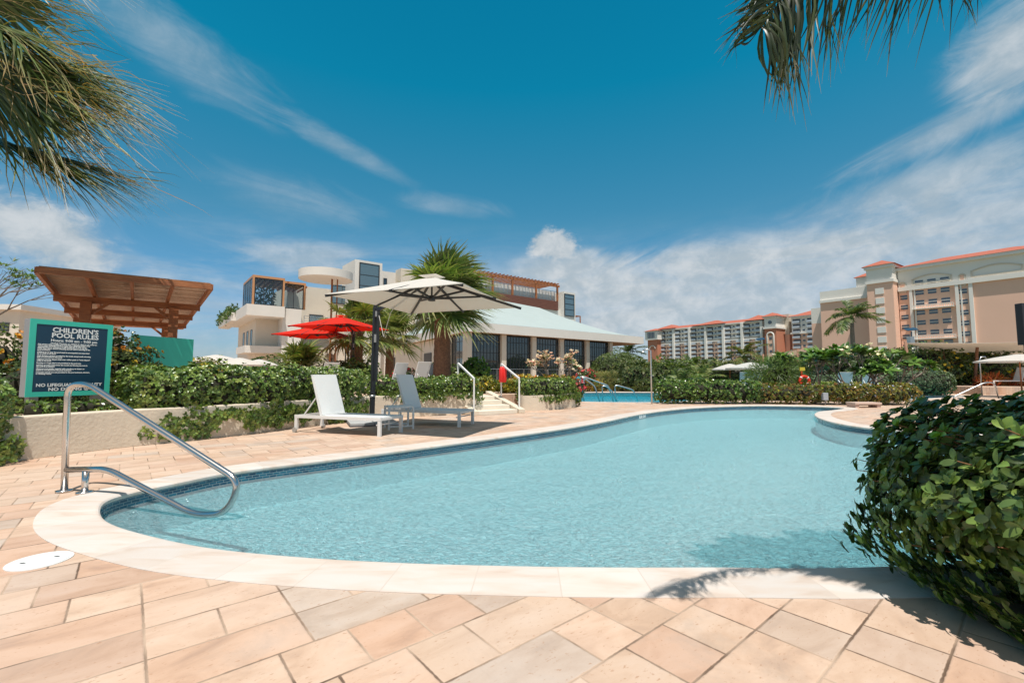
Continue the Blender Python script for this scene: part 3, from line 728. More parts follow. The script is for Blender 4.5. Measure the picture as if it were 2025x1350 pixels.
def teal_board():
    p0 = D(267, 700, 10.6); p1 = D(382, 700, 12.0); a = Vector((p1.x - p0.x, p1.y - p0.y)); w = a.length; a.normalize(); n = Vector((a.y, -a.x))
    t = thing('teal_board', 'blank teal board on posts in the planting under the timber pergola', 'board', (p0.x, p0.y, .45))
    def bx(m, u0, u1, v0, v1, za, zb):
        P = lambda u, v, z: Vector((p0.x + a.x * u + n.x * v, p0.y + a.y * u + n.y * v, z))
        m.hexa([P(u0, v1, za), P(u1, v1, za), P(u1, v0, za), P(u0, v0, za), P(u0, v1, zb), P(u1, v1, zb), P(u1, v0, zb), P(u0, v0, zb)])
    part('panel', TEAL, t, lambda m: bx(m, 0, w, -.16, 0, .75, 2.02), bevel=.006)
    part('post', GREY, t, lambda m: bx(m, .1, .2, -.13, -.03, .4, .75)); part('post', GREY, t, lambda m: bx(m, w - .2, w - .1, -.13, -.03, .4, .75))
teal_board()

# depth markers on the tile band
def marker(px, py, label, ch, k):
    p = G(px, py, -.07)
    best = min(range(len(pool1)), key=lambda i: (pool1[i] - Vector((p.x, p.y))).length)
    c = pool1[best]; tdir = (pool1[(best + 1) % len(pool1)] - pool1[best - 1]).normalized()
    if tdir.x < 0: tdir = -tdir
    n = Vector((tdir.y, -tdir.x))
    if n.dot(-c) < 0: n = -n
    t = thing('depth_marker', label, 'depth marker', (c.x, c.y, -.1), 'white depth markers on the pool edge')
    def P(u, v, z): return Vector((c.x + tdir.x * u + n.x * v, c.y + tdir.y * u + n.y * v, z))
    M4 = Matrix(((tdir.x, 0, n.x, 0), (tdir.y, 0, n.y, 0), (0, 1, 0, 0), (0, 0, 0, 1)))
    for i, s in enumerate(ch):
        u = (i - 1) * .155
        part('tile', WHITE, t, lambda m: m.hexa([P(u - .068, .006, -.13), P(u + .068, .006, -.13), P(u + .068, .001, -.13), P(u - .068, .001, -.13), P(u - .068, .006, -.03), P(u + .068, .006, -.03), P(u + .068, .001, -.03), P(u - .068, .001, -.03)]))
        if s:
            vs, fs = text_verts(s, .11, .002)
            part('lettering', NAVY, t, lambda m: m.add([M4 @ v + P(u, .009, -.115) for v in vs], fs))
marker(1664, 833, 'white number tiles on the rounded deck point across the pool', ('1', 'O', '2'), 1)
marker(1262, 821, 'white number tiles on the far left pool edge', ('1', 'O', '2'), 2)

# ------------------------------------------------------------------ loungers, table, umbrellas
def lounger_proto(label, group):
    t = thing('sun_lounger', label, 'sun lounger', (0, 0, 0), group)
    Lh, Wd, z = .98, .33, .33     # local x from head (-) to foot (+)
    def fr(m):
        for s in (-1, 1): m.box(-Lh, Lh, s * Wd - .022, s * Wd + .022, z - .055, z)
        for x in (-Lh + .022, Lh - .022, -.42): m.box(x - .022, x + .022, -Wd + .022, Wd - .022, z - .05, z - .005)
    part('frame', WMETAL, t, fr, True)
    part('seat', SLING, t, lambda m: m.box(-.40, Lh - .045, -Wd + .02, Wd - .02, z - .012, z + .006), True)
    for sx in (-1, 1):
        for sy in (-1, 1):
            x = sx * (Lh - .035)
            o = part('leg', WMETAL, t, lambda m: m.box(x - .03, x + .03, sy * Wd - .022, sy * Wd + .022, 0.0 if sx > 0 else .05, z - .05), True)
            if sx < 0:
                part('wheel', mat('grey_rubber', (.35, .33, .30), .7), t, lambda m: m.tube([(x, sy * (Wd + .03), .05), (x, sy * (Wd + .055), .05)], .05, 18, smooth=False), True)
    part('crossbar', WMETAL, t, lambda m: m.tube([(Lh - .1, -Wd, .2), (Lh - .1, Wd, .2)], .012, 8), True)
    an = R(72); hx, hz = -.36, z
    d = Vector((-math.cos(an), 0, math.sin(an))); e = Vector((hx, 0, hz)) + d * .80
    nn = Vector((math.sin(an), 0, math.cos(an)))
    def bk(m):
        pts = []
        for (w, v) in ((0, -.006), (0, .006)):
            pass
        a0 = Vector((hx, 0, hz + .01)); a1 = e
        for_ = [a0 + Vector((0, -Wd + .02, 0)) - nn * .008, a0 + Vector((0, Wd - .02, 0)) - nn * .008, a0 + Vector((0, Wd - .02, 0)) + nn * .008, a0 + Vector((0, -Wd + .02, 0)) + nn * .008,
                a1 + Vector((0, -Wd + .02, 0)) - nn * .008, a1 + Vector((0, Wd - .02, 0)) - nn * .008, a1 + Vector((0, Wd - .02, 0)) + nn * .008, a1 + Vector((0, -Wd + .02, 0)) + nn * .008]
        m.hexa(for_)
    part('backrest', SLING, t, bk, True)
    def bf(m):
        for s in (-1, 1): m.bar(Vector((hx, s * (Wd - .02), hz - .005)) - nn * .02, e + Vector((0, s * (Wd - .02), 0)) - nn * .02, .03, .02)
        m.bar(e + Vector((0, -Wd + .005, 0)) - nn * .02, e + Vector((0, Wd - .005, 0)) - nn * .02, .03, .02)
    part('backrest_frame', WMETAL, t, bf, True)
    mid = Vector((hx, 0, hz)) + d * .40
    for s in (-1, 1):
        part('strut', WMETAL, t, lambda m: m.bar(mid + Vector((-.01, s * (Wd - .05), 0)), (-.82, s * (Wd - .05), z - .01), .02), True)
    return t
LG = 'white sling sun loungers'
l1 = lounger_proto('white sun lounger nearest the pool, under the white umbrella, left of the side table', LG)
l1.location = (-3.12, 8.78, 0); l1.rotation_euler = (0, 0, R(-20))
def place(proto, loc, rz, label, group=None):
    c = copy_tree(proto); c.location = loc; c.rotation_euler = (0, 0, R(rz)); c['label'] = label
    if group: c['group'] = group
    return c
place(l1, (-1.88, 10.25, 0), -20, 'white sun lounger right of the side table, in front of the planter wall')
place(l1, (-4.7, 17.6, .45), 150, 'white terrace lounger just left of the black umbrella pole, near the palm trunk')
place(l1, (-3.6, 16.4, .45), 148, 'white terrace lounger with dappled backrest beside red flowers')
place(l1, (-7.2, 17.2, .45), 150, 'white terrace lounger half hidden behind the hedge, below the red umbrellas')
place(l1, (-3.9, 18.9, .45), 152, 'white terrace lounger behind the black umbrella pole')
for (px, py, d, rz, lb) in ((1475, 762, 23, 70, 'white lounger back peeping over the far hedge, left one of a pair'), (1490, 762, 23, 70, 'white lounger back peeping over the far hedge, right one of a pair'),
                        (1663, 765, 24, 75, 'white lounger behind the frangipani, its left one'), (1711, 765, 24, 75, 'white lounger behind the frangipani, its right one'), (1998, 775, 26.5, 165, 'grey white lounger on the raised deck at the right edge')):
    p = D(px, py, d); place(l1, (p.x, p.y, .42 if rz == 165 else .12), rz, lb)
def table():
    c = Vector((-2.32, 9.42)); an = R(25)
    t = thing('side_table', 'small white metal side table between the two near loungers', 'side table', (c.x, c.y, 0), rz=0)
    M4 = Matrix.Rotation(an, 4, 'Z')
    part('tabletop', WMETAL, t, lambda m: m.box(-.26, .26, -.26, .26, .43, .46, M4), True, .004)
    for sx in (-1, 1):
        for sy in (-1, 1): part('leg', WMETAL, t, lambda m: m.box(sx * .24 - .018, sx * .24 + .018, sy * .24 - .018, sy * .24 + .018, 0, .43, M4), True)
    part('shelf_bar', WMETAL, t, lambda m: [m.box(-.22, .22, s * .24 - .012, s * .24 + .012, .05, .08, M4) for s in (-1, 1)], True)
table()

def umbrella_proto(label, group, canvas):
    """cantilever umbrella; local origin under canopy centre; canopy square with corners on local axes"""
    t = thing('cantilever_umbrella', label, 'umbrella', (0, 0, 0), group)
    hz, ez, Rr = 3.0, 2.52, 1.95
    cor = [Vector((math.cos(k * math.pi / 2) * Rr, math.sin(k * math.pi / 2) * Rr, ez)) for k in range(4)]
    m = MB(); top = Vector((0, 0, hz)); n = 8
    for k in range(4):
        a, b = cor[k], cor[(k + 1) % 4]; vs = []; idx = {}
        for i in range(n + 1):
            for j in range(n + 1 - i):
                u, v = i / n, j / n; w = 1 - u - v
                p = top * w + a * u + b * v
                p.z -= .10 * math.sin(math.pi * min(1, (u + v))) * 0.6 * (4 * u * v + .15)
                edge = (u + v)
                if w < 1e-6: p.x *= 1 - .05 * 4 * u * v; p.y *= 1 - .05 * 4 * u * v
                idx[(i, j)] = len(vs); vs.append(p)
        fs = []
        for i in range(n):
            for j in range(n - i):
                fs.append((idx[(i, j)], idx[(i + 1, j)], idx[(i, j + 1)]))
                if i + j < n - 1: fs.append((idx[(i + 1, j)], idx[(i + 1, j + 1)], idx[(i, j + 1)]))
        m.add(vs, fs)
    o = m.build('canopy', canvas, t, True); sm = o.modifiers.new('s', 'SOLIDIFY'); sm.thickness = .012; sm.offset = 0
    vp = MB()
    for k in range(4):
        a, b = cor[k], cor[(k + 1) % 4]
        vp.add([Vector((a.x * .14, a.y * .14, hz + .015)), Vector((b.x * .14, b.y * .14, hz + .015)), Vector((0, 0, hz + .06))], [(0, 1, 2)])
    vp.build('vent_cap', canvas, t, True)
    hub = Vector((0, 0, hz - .42))
    part('hub', BLACK, t, lambda q: [q.tube([hub + Vector((0, 0, -.05)), hub + Vector((0, 0, .05))], .07, 14), q.tube([hub, (0, 0, hz - .02)], .018, 8), q.tube([(0, 0, hz - .1), (0, 0, hz - .03)], .08, 12)], True)
    for k in range(8):
        an = k * math.pi / 4; rr = Rr if k % 2 == 0 else Rr * .705
        e = Vector((math.cos(an) * rr, math.sin(an) * rr, ez - .03)); s = Vector((0, 0, hz - .06))
        rb = part('rib', BLACK, t, lambda q: q.bar(s, s.lerp(e, .99), .03, .045), True)
        mid = s.lerp(e, .52)
        part('strut', BLACK, rb, lambda q: q.bar(hub, mid - Vector((0, 0, .02)), .03, .035), True)
    return t
def add_mast(t, off, kind, base):
    """double post at local offset, with crank, rising to a top arm"""
    o = Vector(off); dirn = (-o.normalized())
    sd = Vector((-dirn.y, dirn.x, 0))
    lean = 0.06
    p0 = o + Vector((0, 0, .05)); p1 = o + Vector((0, 0, 2.62)) + dirn * .06
    part('mast', BLACK, t, lambda q: q.bar(p0, p1, .095, .075, up=dirn), True, .008)
    part('brace_mast', BLACK, t, lambda q: q.bar(p0 + dirn * .13 + Vector((0, 0, .9)), p1 + dirn * .13 - Vector((0, 0, .1)), .05, .05, up=dirn), True)
    part('arm', BLACK, t, lambda q: [q.bar(p1 + Vector((0, 0, -.10)), Vector((0, 0, 3.0)) - Vector((0, 0, .08)), .05, .07)], True)
    part('crank_box', GREY, t, lambda q: q.box(-.045, .045, -.06, .06, -.09, .09, Matrix.Translation(o + Vector((0, 0, 1.9)) + dirn * .1)), True); part('slide_clamp', GREY, t, lambda q: [q.box(-.04, .04, -.05, .05, -.06, .06, Matrix.Translation(o + Vector((0, 0, 2.45)) + dirn * .12))], True)
    part('collar', DULL, t, lambda q: q.tube([o + Vector((0, 0, .60)), o + Vector((0, 0, .64))], .068, 12), True)
    part('strap', CANW, t, lambda q: q.tube([p1 + dirn * .1 - Vector((0, 0, .1)), p1 + dirn * .35 - Vector((0, 0, .7)), p1 + dirn * .6 - Vector((0, 0, .2)), p1 + dirn * .9 + Vector((0, 0, .05))], .008, 5), True)
    pl_ = part('base_plate', mat('dark_concrete', (.10, .10, .11), .7, var=.2), t, lambda q: [q.box(-.5, .5, -.5, .5, .0, .025, Matrix.Translation(o))], True)
    part('ballast_slab', mat('grey_slab', (.42, .43, .43), .8, var=.12), t, lambda q: [q.box(sx * .25 - .24, sx * .25 + .24, sy * .25 - .24, sy * .25 + .24, .027, .075, Matrix.Translation(o)) for sx in (-1, 1) for sy in (-1, 1)], True, .004)
UG = 'black framed cantilever umbrellas'
uw = umbrella_proto('large off-white square cantilever umbrella on black mast over the near loungers', UG, CANW)
c = Vector((-1.57, 8.82)); phi = math.atan2(-3.17 + 1.57 - 0.0, 0) * 0
phi = math.atan2(8.1 - 8.82, -3.17 + 1.57)        # local -? axis towards the left corner
mast_w = G(735, 838)
def setup(u, cx, cy, rot, mast, z=0):
    u.location = (cx, cy, z); u.rotation_euler = (0, 0, rot)
    o = Vector((mast[0] - cx, mast[1] - cy)); o.rotate(Matrix.Rotation(-rot, 2)); add_mast(u, (o.x, o.y, 0), 0, 0)
setup(uw, c.x, c.y, phi, (mast_w.x, mast_w.y))
ur = umbrella_proto('red cantilever umbrella, the upper and nearer of the two over the terrace', UG, REDC)
cr = D(674, 640, 18.4); mr_ = D(696, 700, 19.6)
setup(ur, cr.x, cr.y, R(28), (mr_.x, mr_.y + .2), .45)
ur2 = umbrella_proto('red cantilever umbrella, the lower one to the left on the terrace', UG, REDC)
cr = D(628, 655, 21.0); mr2 = D(690, 700, 21.6)
setup(ur2, cr.x, cr.y, R(40), (mr2.x, mr2.y), .33)

def market_umbrella(px, py, d, rr, label, group, base=.0, tilt=0):
    p = D(px, py, d); t = thing('patio_umbrella', label, 'umbrella', (p.x, p.y, base), group)
    hz = p.z; m = MB(); n = 8; rings = [(0, hz), (.12, hz - .02), (.5, hz - .14), (1.0, hz - .34), (1.0, hz - .40)]
    vs = []; fs = []
    for r_, z in rings:
        for k in range(n * 3):
            an = 2 * math.pi * k / (n * 3); sc = 1 - (.05 if k % 3 else 0)
            vs.append((p.x + math.cos(an) * rr * r_ * sc, p.y + math.sin(an) * rr * r_ * sc, z - (.03 * r_ if k % 3 else 0) * 0))
    N_ = n * 3
    for i in range(len(rings) - 1):
        for k in range(N_): fs.append((i * N_ + k, i * N_ + (k + 1) % N_, (i + 1) * N_ + (k + 1) % N_, (i + 1) * N_ + k))
    m.add(vs, fs); m.build('canopy', CANW, t)
    part('pole', WOOD, t, lambda q: q.tube([(p.x, p.y, base), (p.x, p.y, hz - .02)], .03, 8))
    def ribs(q):
        for k in range(n):
            an = 2 * math.pi * k / n; q.bar((p.x, p.y, hz - .06), (p.x + math.cos(an) * rr * .97, p.y + math.sin(an) * rr * .97, hz - .38), .02)
    part('ribs', BLACK, t, ribs)
MU = 'cream patio umbrellas'
market_umbrella(428, 701, 24, 1.4, 'cream patio umbrella beyond the long hedge, leftmost', MU, .0)
market_umbrella(474, 707, 22, 1.25, 'cream patio umbrella beyond the long hedge, between two others', MU, .0)
market_umbrella(513, 710, 26, 1.1, 'cream patio umbrella beyond the long hedge, rightmost of three', MU, .0)
market_umbrella(1443, 719, 28, 1.1, 'cream patio umbrella over the far garden, leftmost of three', MU)
market_umbrella(1485, 716, 27, 1.5, 'cream patio umbrella over the far garden, the tallest middle one', MU)
market_umbrella(1462, 721, 30, 1.3, 'cream patio umbrella over the far garden, behind the middle one', MU)
market_umbrella(2015, 700, 22, 1.6, 'cream patio umbrella cut by the right edge of the view', MU)

# ------------------------------------------------------------------ timber pergola (left)
def pergola():
    NL = Vector((-9.9, 9.34)); e1 = Vector((2.43, 1.86)); e2 = Vector((-6.0, 7.3))
    t = thing('timber_pergola', 'red brown timber pergola with slatted roof behind the rules sign', 'pergola', (-11, 12, .0))
    def P(s, q, dz=0): v = NL + e1 * s + e2 * q; return Vector((v.x, v.y, 3.27 - .28 * q + dz))
    part('fascia', WOOD, t, lambda m: [m.bar(P(0, 0), P(1, 0), .07, .135), m.bar(P(0, 1), P(1, 1), .07, .135), m.bar(P(0, .004), P(0, .996), .07, .14), m.bar(P(1, .004), P(1, .996), .07, .14)])
    for q in (.28, .52, .78): part('beam', WOOD, t, lambda m: m.bar(P(.0, q, -.16), P(1.0, q, -.16), .10, .17))
    for s in (.25, .5, .75): part('rafter', WOOD, t, lambda m: m.bar(P(s, .01, -.0), P(s, .99, -.0), .06, .13))
    def slats(m):
        for i in range(125):
            q = (i + .5 + random.uniform(-.2, .2)) / 125; m.bar(P(.01, q, .085), P(.99, min(.995, q + random.uniform(-.001, .001)), .085), random.uniform(.045, .066), .015, up=(0, 0, 1))
    part('roof_slats', WOODL, t, slats)
    for (s, q) in ((.2, .28), (.8, .28), (.2, .78), (.8, .78)):
        a = P(s, q, -.2); part('post', WOOD, t, lambda m: m.bar((a.x, a.y, 0), a, .22, .22, up=(e1.x, e1.y, 0)))
    for (s, q, ds) in ((.2, .28, .2), (.8, .28, -.2), (.2, .78, .2), (.8, .78, -.2)): part('knee_brace', WOOD, t, lambda m: m.bar(P(s, q, -.6), P(s + ds * .7, q, -.22), .07))
pergola()

# ------------------------------------------------------------------ buildings
def win(m_list, fr, u0, u1, v, z0, z1, t, nm=0, nh=0, gl=GLASS, fw=.07, name='window'):
    """a framed window: frame part with a pane sub-part"""
    def f(m):
        m.fb(fr, u0, u0 + fw, v - .06, v, z0, z1); m.fb(fr, u1 - fw, u1, v - .06, v, z0, z1)
        m.fb(fr, u0 + fw, u1 - fw, v - .06, v, z0, z0 + fw); m.fb(fr, u0 + fw, u1 - fw, v - .06, v, z1 - fw, z1)
        for i in range(1, nm + 1):
            u = u0 + (u1 - u0) * i / (nm + 1); m.fb(fr, u - fw * .35, u + fw * .35, v - .05, v - .002, z0 + fw, z1 - fw)
        for k in (nh if isinstance(nh, (list, tuple)) else [i / (nh + 1) for i in range(1, nh + 1)]):
            z = z0 + (z1 - z0) * k; m.fb(fr, u0 + fw, u1 - fw, v - .045, v - .004, z - fw * .35, z + fw * .35)
    w = part(name, FRAME, t, f)
    part('pane', gl, w, lambda m: m.fb(fr, u0 + fw * .5, u1 - fw * .5, v - .03, v - .012, z0 + fw * .5, z1 - fw * .5))
    return w

def pavilion():
    C0 = Vector((-3.1, 32.0)); CR = Vector((9.0, 42.0)); CL = Vector((-11.8, 48.0))
    a = (CR - C0).normalized(); fr = Fr(C0, a); Ln = (CR - C0).length
    ab = (CL - C0).normalized(); frl = Fr(C0, ab); frl.b = Vector((-ab.y, ab.x)) if Vector((-ab.y, ab.x)).x > 0 else Vector((ab.y, -ab.x)); Ll = (CL - C0).length
    t = thing('garden_pavilion', 'single storey glazed pavilion with pale aqua tent-shaped roof and cream piers', 'pavilion', (C0.x, C0.y, .45))
    zb, zt = .45, 4.05
    # piers
    us = [0] + [fr.uz(x, 700)[0] for x in (994, 1054, 1109, 1160)] + [fr.uz(1206, 700)[0]]
    for i, u in enumerate(us):
        part('pier', CREAMW, t, lambda m: m.fb(fr, u - .22, u + .22, -.18, .35, zb, zt))
    for i in range(5):
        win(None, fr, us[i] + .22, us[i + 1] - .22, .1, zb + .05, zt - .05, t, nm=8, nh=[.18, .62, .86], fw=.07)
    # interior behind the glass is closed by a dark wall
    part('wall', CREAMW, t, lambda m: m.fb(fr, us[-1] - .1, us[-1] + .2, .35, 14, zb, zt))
    # left facade: glass, then cream wall with doors
    ug = [0.25] + [frl.uz(x, 700)[0] for x in (858, 842)]
    gl_end = frl.uz(858, 700)[0]
    win(None, frl, .3, gl_end * .45, .1, zb + .05, zt - .05, t, nm=3, nh=[.3, .62, .86]); part('pier', CREAMW, t, lambda m: m.fb(frl, gl_end * .45 + .0, gl_end * .45 + .35, -.15, .3, zb, zt))
    win(None, frl, gl_end * .45 + .35, gl_end, .1, zb + .05, zt - .05, t, nm=4, nh=[.3, .62, .86])
    part('wall', CREAMW, t, lambda m: m.fb(frl, gl_end, Ll + 6, .05, .4, zb, zt))
    for (x0, x1) in ((838, 852), (768, 780)):
        ua, ub = frl.uz(x1, 745)[0], frl.uz(x0, 745)[0]
        d = part('door', FRAME, t, lambda m: m.fb(frl, ua, ub, -.02, .04, zb, zb + 2.5)); part('handle', DULL, d, lambda m: m.fb(frl, ua + .12, ua + .18, -.08, -.022, zb + 1.0, zb + 1.2))
    uo = frl.uz(832, 700)[0]; part('pilaster', CREAMW, t, lambda m: m.fb(frl, uo - .2, uo + .2, -.08, .05, zb, zt))
    # roof: concave hip; eave polygon -> ridge polygon
    bv = fr.b
    e0 = C0 - a * .55 - ab * .8
    eR = C0 + a * (fr.uz(1277, 683, -.9)[0]) - ab * .8
    eL = C0 + ab * (Ll + 5) - a * .55
    eB = eR + ab * (Ll + 5)
    eave = [e0, eR, eB, eL]
    r0 = Vector((0, 0)); 
    t0 = C0 + a * 3.2 + ab * 5.2; tR = C0 + a * 12.0 + ab * 7.0; tB = tR + ab * 6; tL = t0 + ab * 7.5
    topq = [t0, tR, tB, tL]
    m = MB(); K = 12; rings = []
    for k in range(K + 1):
        s = k / K; z = 4.72 + 3.1 * (s ** 1.45)
        rings.append([(eave[i].lerp(topq[i], s), z) for i in range(4)])
    nseg = 1
    for k in range(K):
        for i in range(4):
            j = (i + 1) % 4
            A_, za = rings[k][i]; B_, _ = rings[k][j]; C_, zc = rings[k + 1][j]; D_, _ = rings[k + 1][i]
            m.add([(A_.x, A_.y, za), (B_.x, B_.y, za), (C_.x, C_.y, zc), (D_.x, D_.y, zc)], [(0, 1, 2, 3)])
    m.add([(p.x, p.y, z) for p, z in rings[-1]], [(0, 1, 2, 3)])
    m.build('roof', AQUA, t)
    def fas(mm):
        for i in range(4):
            A_, B_ = eave[i], eave[(i + 1) % 4]; d = (B_ - A_).normalized(); n = Vector((d.y, -d.x))
            ctr = sum(eave, Vector((0, 0))) / 4
            if n.dot(A_ - ctr) < 0: n = -n
            mm.hexa([(A_.x, A_.y, 4.05), (B_.x, B_.y, 4.05), (B_.x - n.x * .2, B_.y - n.y * .2, 4.05), (A_.x - n.x * .2, A_.y - n.y * .2, 4.05),
                     (A_.x, A_.y, 4.715), (B_.x, B_.y, 4.715), (B_.x - n.x * .2, B_.y - n.y * .2, 4.715), (A_.x - n.x * .2, A_.y - n.y * .2, 4.715)])
    part('fascia', WHITEW, t, fas)
    part('soffit', mat('timber_soffit', (.36, .20, .10), .8, var=.2, vs=3), t, lambda mm: mm.prism([(p.x, p.y) for p in [e0.lerp(eB, .012), eR.lerp(eL, .012), eB.lerp(e0, .012), eL.lerp(eR, .012)]], 4.06, 4.12))
    part('floor_slab', STONE, t, lambda mm: mm.prism([tuple(C0 - a * .4 - ab * .4), tuple(C0 + a * (Ln + .5) - ab * .4), tuple(C0 + a * (Ln + .5) + ab * Ll), tuple(C0 + ab * Ll - a * .4)], .0, .50))
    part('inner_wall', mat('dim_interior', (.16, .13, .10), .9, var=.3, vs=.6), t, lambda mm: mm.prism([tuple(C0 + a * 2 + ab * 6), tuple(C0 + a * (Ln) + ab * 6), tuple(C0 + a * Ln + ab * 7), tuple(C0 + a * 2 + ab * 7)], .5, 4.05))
    # terrace railing in front
    rt = thing('glass_railing', 'thin metal railing along the terrace in front of the pavilion windows', 'railing', fr.p(0, -1.3, .45))
    u1 = fr.uz(1240, 732, -1.3)[0]
    part('rail', DULL, rt, lambda mm: [mm.fb(fr, .3, u1, -1.33, -1.29, 1.46, 1.50)])
    def posts(mm):
        k = 0
        while .3 + k * 1.25 < u1: mm.fb(fr, .3 + k * 1.25, .33 + k * 1.25, -1.33, -1.30, .45, 1.46); k += 1
    part('posts', DULL, rt, posts)
    return fr
FP = pavilion()

A_ = Vector((.78, .626))
def main_building():
    o = D(498, 600, 55); fr = Fr((o.x, o.y), A_)
    t = thing('resort_building', 'cream modernist three storey resort building with glass corner rooms, round canopy and roof pergola', 'building', (o.x, o.y, .0))
    Z = lambda py, px, v=0: fr.uz(px, py, v)[1]
    U = lambda px, v=0, py=600: fr.uz(px, py, v)[0]
    # corner glass room
    uA = 0; uB = U(562); zt, zb = Z(547, 498), Z(602, 498)
    OR = mat('bronze_trim', (.52, .26, .12), .5)
    part('room_frame', OR, t, lambda m: [m.fb(fr, 0, uB, 0, 7, zt, zt + .28), m.fb(fr, 0, .22, 0, .22, zb, zt), m.fb(fr, uB - .2, uB, 0, .22, zb, zt), m.fb(fr, 0, .2, 6.8, 7, zb, zt)])
    win(None, fr, .22, uB - .2, .15, zb, zt, t, nm=2, nh=0, fw=.12, gl=GLASSC)
    side = Fr((fr.p(0, 0, 0)[0], fr.p(0, 0, 0)[1]), fr.b); side.b = fr.a.copy()
    win(None, side, .25, 6.8, .05, zb, zt, t, nm=3, nh=0, fw=.12, gl=GLASSC)
    P = NP(); n = 380; pos = np.array([fr.p(a, b, c) for a, b, c in zip(rng.uniform(.6, uB - .5, n), rng.uniform(1.5, 5.5, n), zb + rng.beta(1.4, 2.2, n) * (zt - zb))])
    P.diamonds(pos, rvec(n), rvec(n), np.full(n, .55), np.full(n, .13), pick([(.06, .12, .03), (.10, .17, .04), (.05, .08, .02)], n)); P.build('room_plants', LEAFM, t)
    part('room_roof_beams', WOOD, t, lambda m: [m.fb(fr, .3 + k * .62, .42 + k * .62, .2, 6.8, zt - .28, zt - .02) for k in range(7)])
    part('band', WHITEW, t, lambda m: m.fb(fr, -.6, uB, -.5, 17.5, zb - 1.35, zb))
    # planter box running back along the left side
    part('planter_box', WHITEW, t, lambda m: m.fb(fr, -1.1, .3, 8, 22, zb - 1.3, zb - .2))
    P = NP(); n = 1600
    u = rng.uniform(-1.3, .0, n); v = rng.uniform(8, 22.2, n); z = zb - .2 + rng.uniform(-.9, 1.3, n) * (.6 + .4 * np.sin(v * 2.1))
    pos = np.array([fr.p(a, b, c) for a, b, c in zip(u, v, z)])
    P.diamonds(pos, rvec(n), rvec(n), np.full(n, .45), np.full(n, .13), pick([(.05, .10, .03), (.08, .14, .04), (.12, .15, .05)], n))
    P.build('planter_foliage', LEAFM, t)
    # recessed lower storey
    zl = Z(690, 515, 3)
    part('wall', CREAMW, t, lambda m: m.fb(fr, 1.0, uB + .2, 3, 17, .45, zb - 1.35))
    sd = Fr(fr.p(1.0, 3, 0)[:2], fr.b); sd.b = fr.a.copy()
    for k in range(3): win(None, sd, 2.2 + k * 3.0, 3.3 + k * 3.0, .0, 4.6, 7.0, t, nm=0, fw=.1, gl=GLASSB)
    # second bay
    u2 = U(604, .6); zt2, zb2 = Z(562, 585, .6), Z(611, 585, .6)
    part('room_frame', OR, t, lambda m: [m.fb(fr, uB + .02, u2, .6, 6, zt2, zt2 + .28), m.fb(fr, u2 - .22, u2, .6, .8, zb2, zt2)])
    win(None, fr, uB + .02, u2 - .22, .75, zb2, zt2, t, nm=1, fw=.12, gl=GLASSC); part('room_roof_beams', WOOD, t, lambda m: [m.fb(fr, uB + .3 + k * .62, uB + .42 + k * .62, .85, 5.8, zt2 - .28, zt2 - .02) for k in range(5)])
    part('wall', WHITEW, t, lambda m: [m.fb(fr, uB + .0, U(597, .6), .6, 5.9, .45, zb2 - .003)])
    part('soffit_slab', WHITEW, t, lambda m: m.fb(fr, -.4, uB + 1.5, 1.0, 8, Z(697, 500, 1), Z(683, 500, 1)))
    # long back wall
    u3 = U(700, 6); part('wall', CREAMW, t, lambda m: m.fb(fr, u2 - 1, u3 + 4, 6, 16, .45, Z(568, 620, 6)))
    win(None, fr, U(655, 6), U(686, 6), 5.95, Z(600, 660, 6), Z(563, 660, 6), t, nm=2, nh=0, fw=.12, gl=GLASSB)
    win(None, fr, U(612, 6), U(640, 6), 5.95, Z(640, 620, 6), Z(622, 620, 6), t, nm=1, nh=0, fw=.12, gl=GLASSB)
    # balcony with thin rails
    part('balcony', WHITEW, t, lambda m: m.fb(fr, U(602, 3), U(660, 3), 3, 6, Z(646, 620, 3), Z(641, 620, 3)))
    def br(m):
        for z in (.35, .7, 1.05): m.fb(fr, U(602, 3), U(660, 3), 3.0, 3.05, Z(641, 620, 3) + z, Z(641, 620, 3) + z + .05)
        ua, ub = U(602, 3), U(660, 3)
        for k in range(6): m.fb(fr, ua + (ub - ua) * k / 5, ua + (ub - ua) * k / 5 + .06, 3.0, 3.05, Z(641, 620, 3), Z(641, 620, 3) + 1.05)
    part('balcony_rail', DULL, t, br)
    # round canopy
    c = D(645, 540, 58); zc = CH + (742 - 553) / 900 * 58; rr = 3.25
    part('round_canopy', WHITEW, t, lambda m: m.disc((c.x, c.y), rr, zc - .05, zc + .95, 64))
    part('canopy_column', WOOD, t, lambda m: [m.tube([(c.x + 1.0, c.y - .5, .45), (c.x + 1.0, c.y - .5, zc)], .12, 10), m.tube([(c.x + 1.6, c.y - .3, .45), (c.x + 1.6, c.y - .3, zc)], .08, 10)])
    # lift tower
    ua, ub = U(710, 2, 540), U(752, 2, 540); zt3 = Z(514, 712, 2)
    part('lift_tower', WHITEW, t, lambda m: m.fb(fr, ua - .6, ub + .3, 2, 7.5, .45, zt3))
    win(None, fr, ua + .0, ub - .15, 1.95, Z(640, 730, 2), zt3 - .35, t, nm=0, nh=[.45, .62, .8], fw=.15, gl=GLASSB)
    # right wall and stepped parapet
    part('wall', WHITEW, t, lambda m: m.fb(fr, ub + .3, U(835, 5, 545), 5, 16, .45, Z(536, 760, 5)))
    win(None, fr, U(757, 5), U(764, 5), 4.95, Z(567, 760, 5), Z(550, 760, 5), t, fw=.1)
    win(None, fr, U(800, 5, 640), U(820, 5, 640), 4.95, Z(655, 810, 5), Z(632, 810, 5), t, fw=.1, nm=1)
    part('parapet_block', CREAMW, t, lambda m: m.fb(fr, U(793, 3, 545), U(835, 3, 545), 3, 4.99, .45, Z(531, 800, 3)))
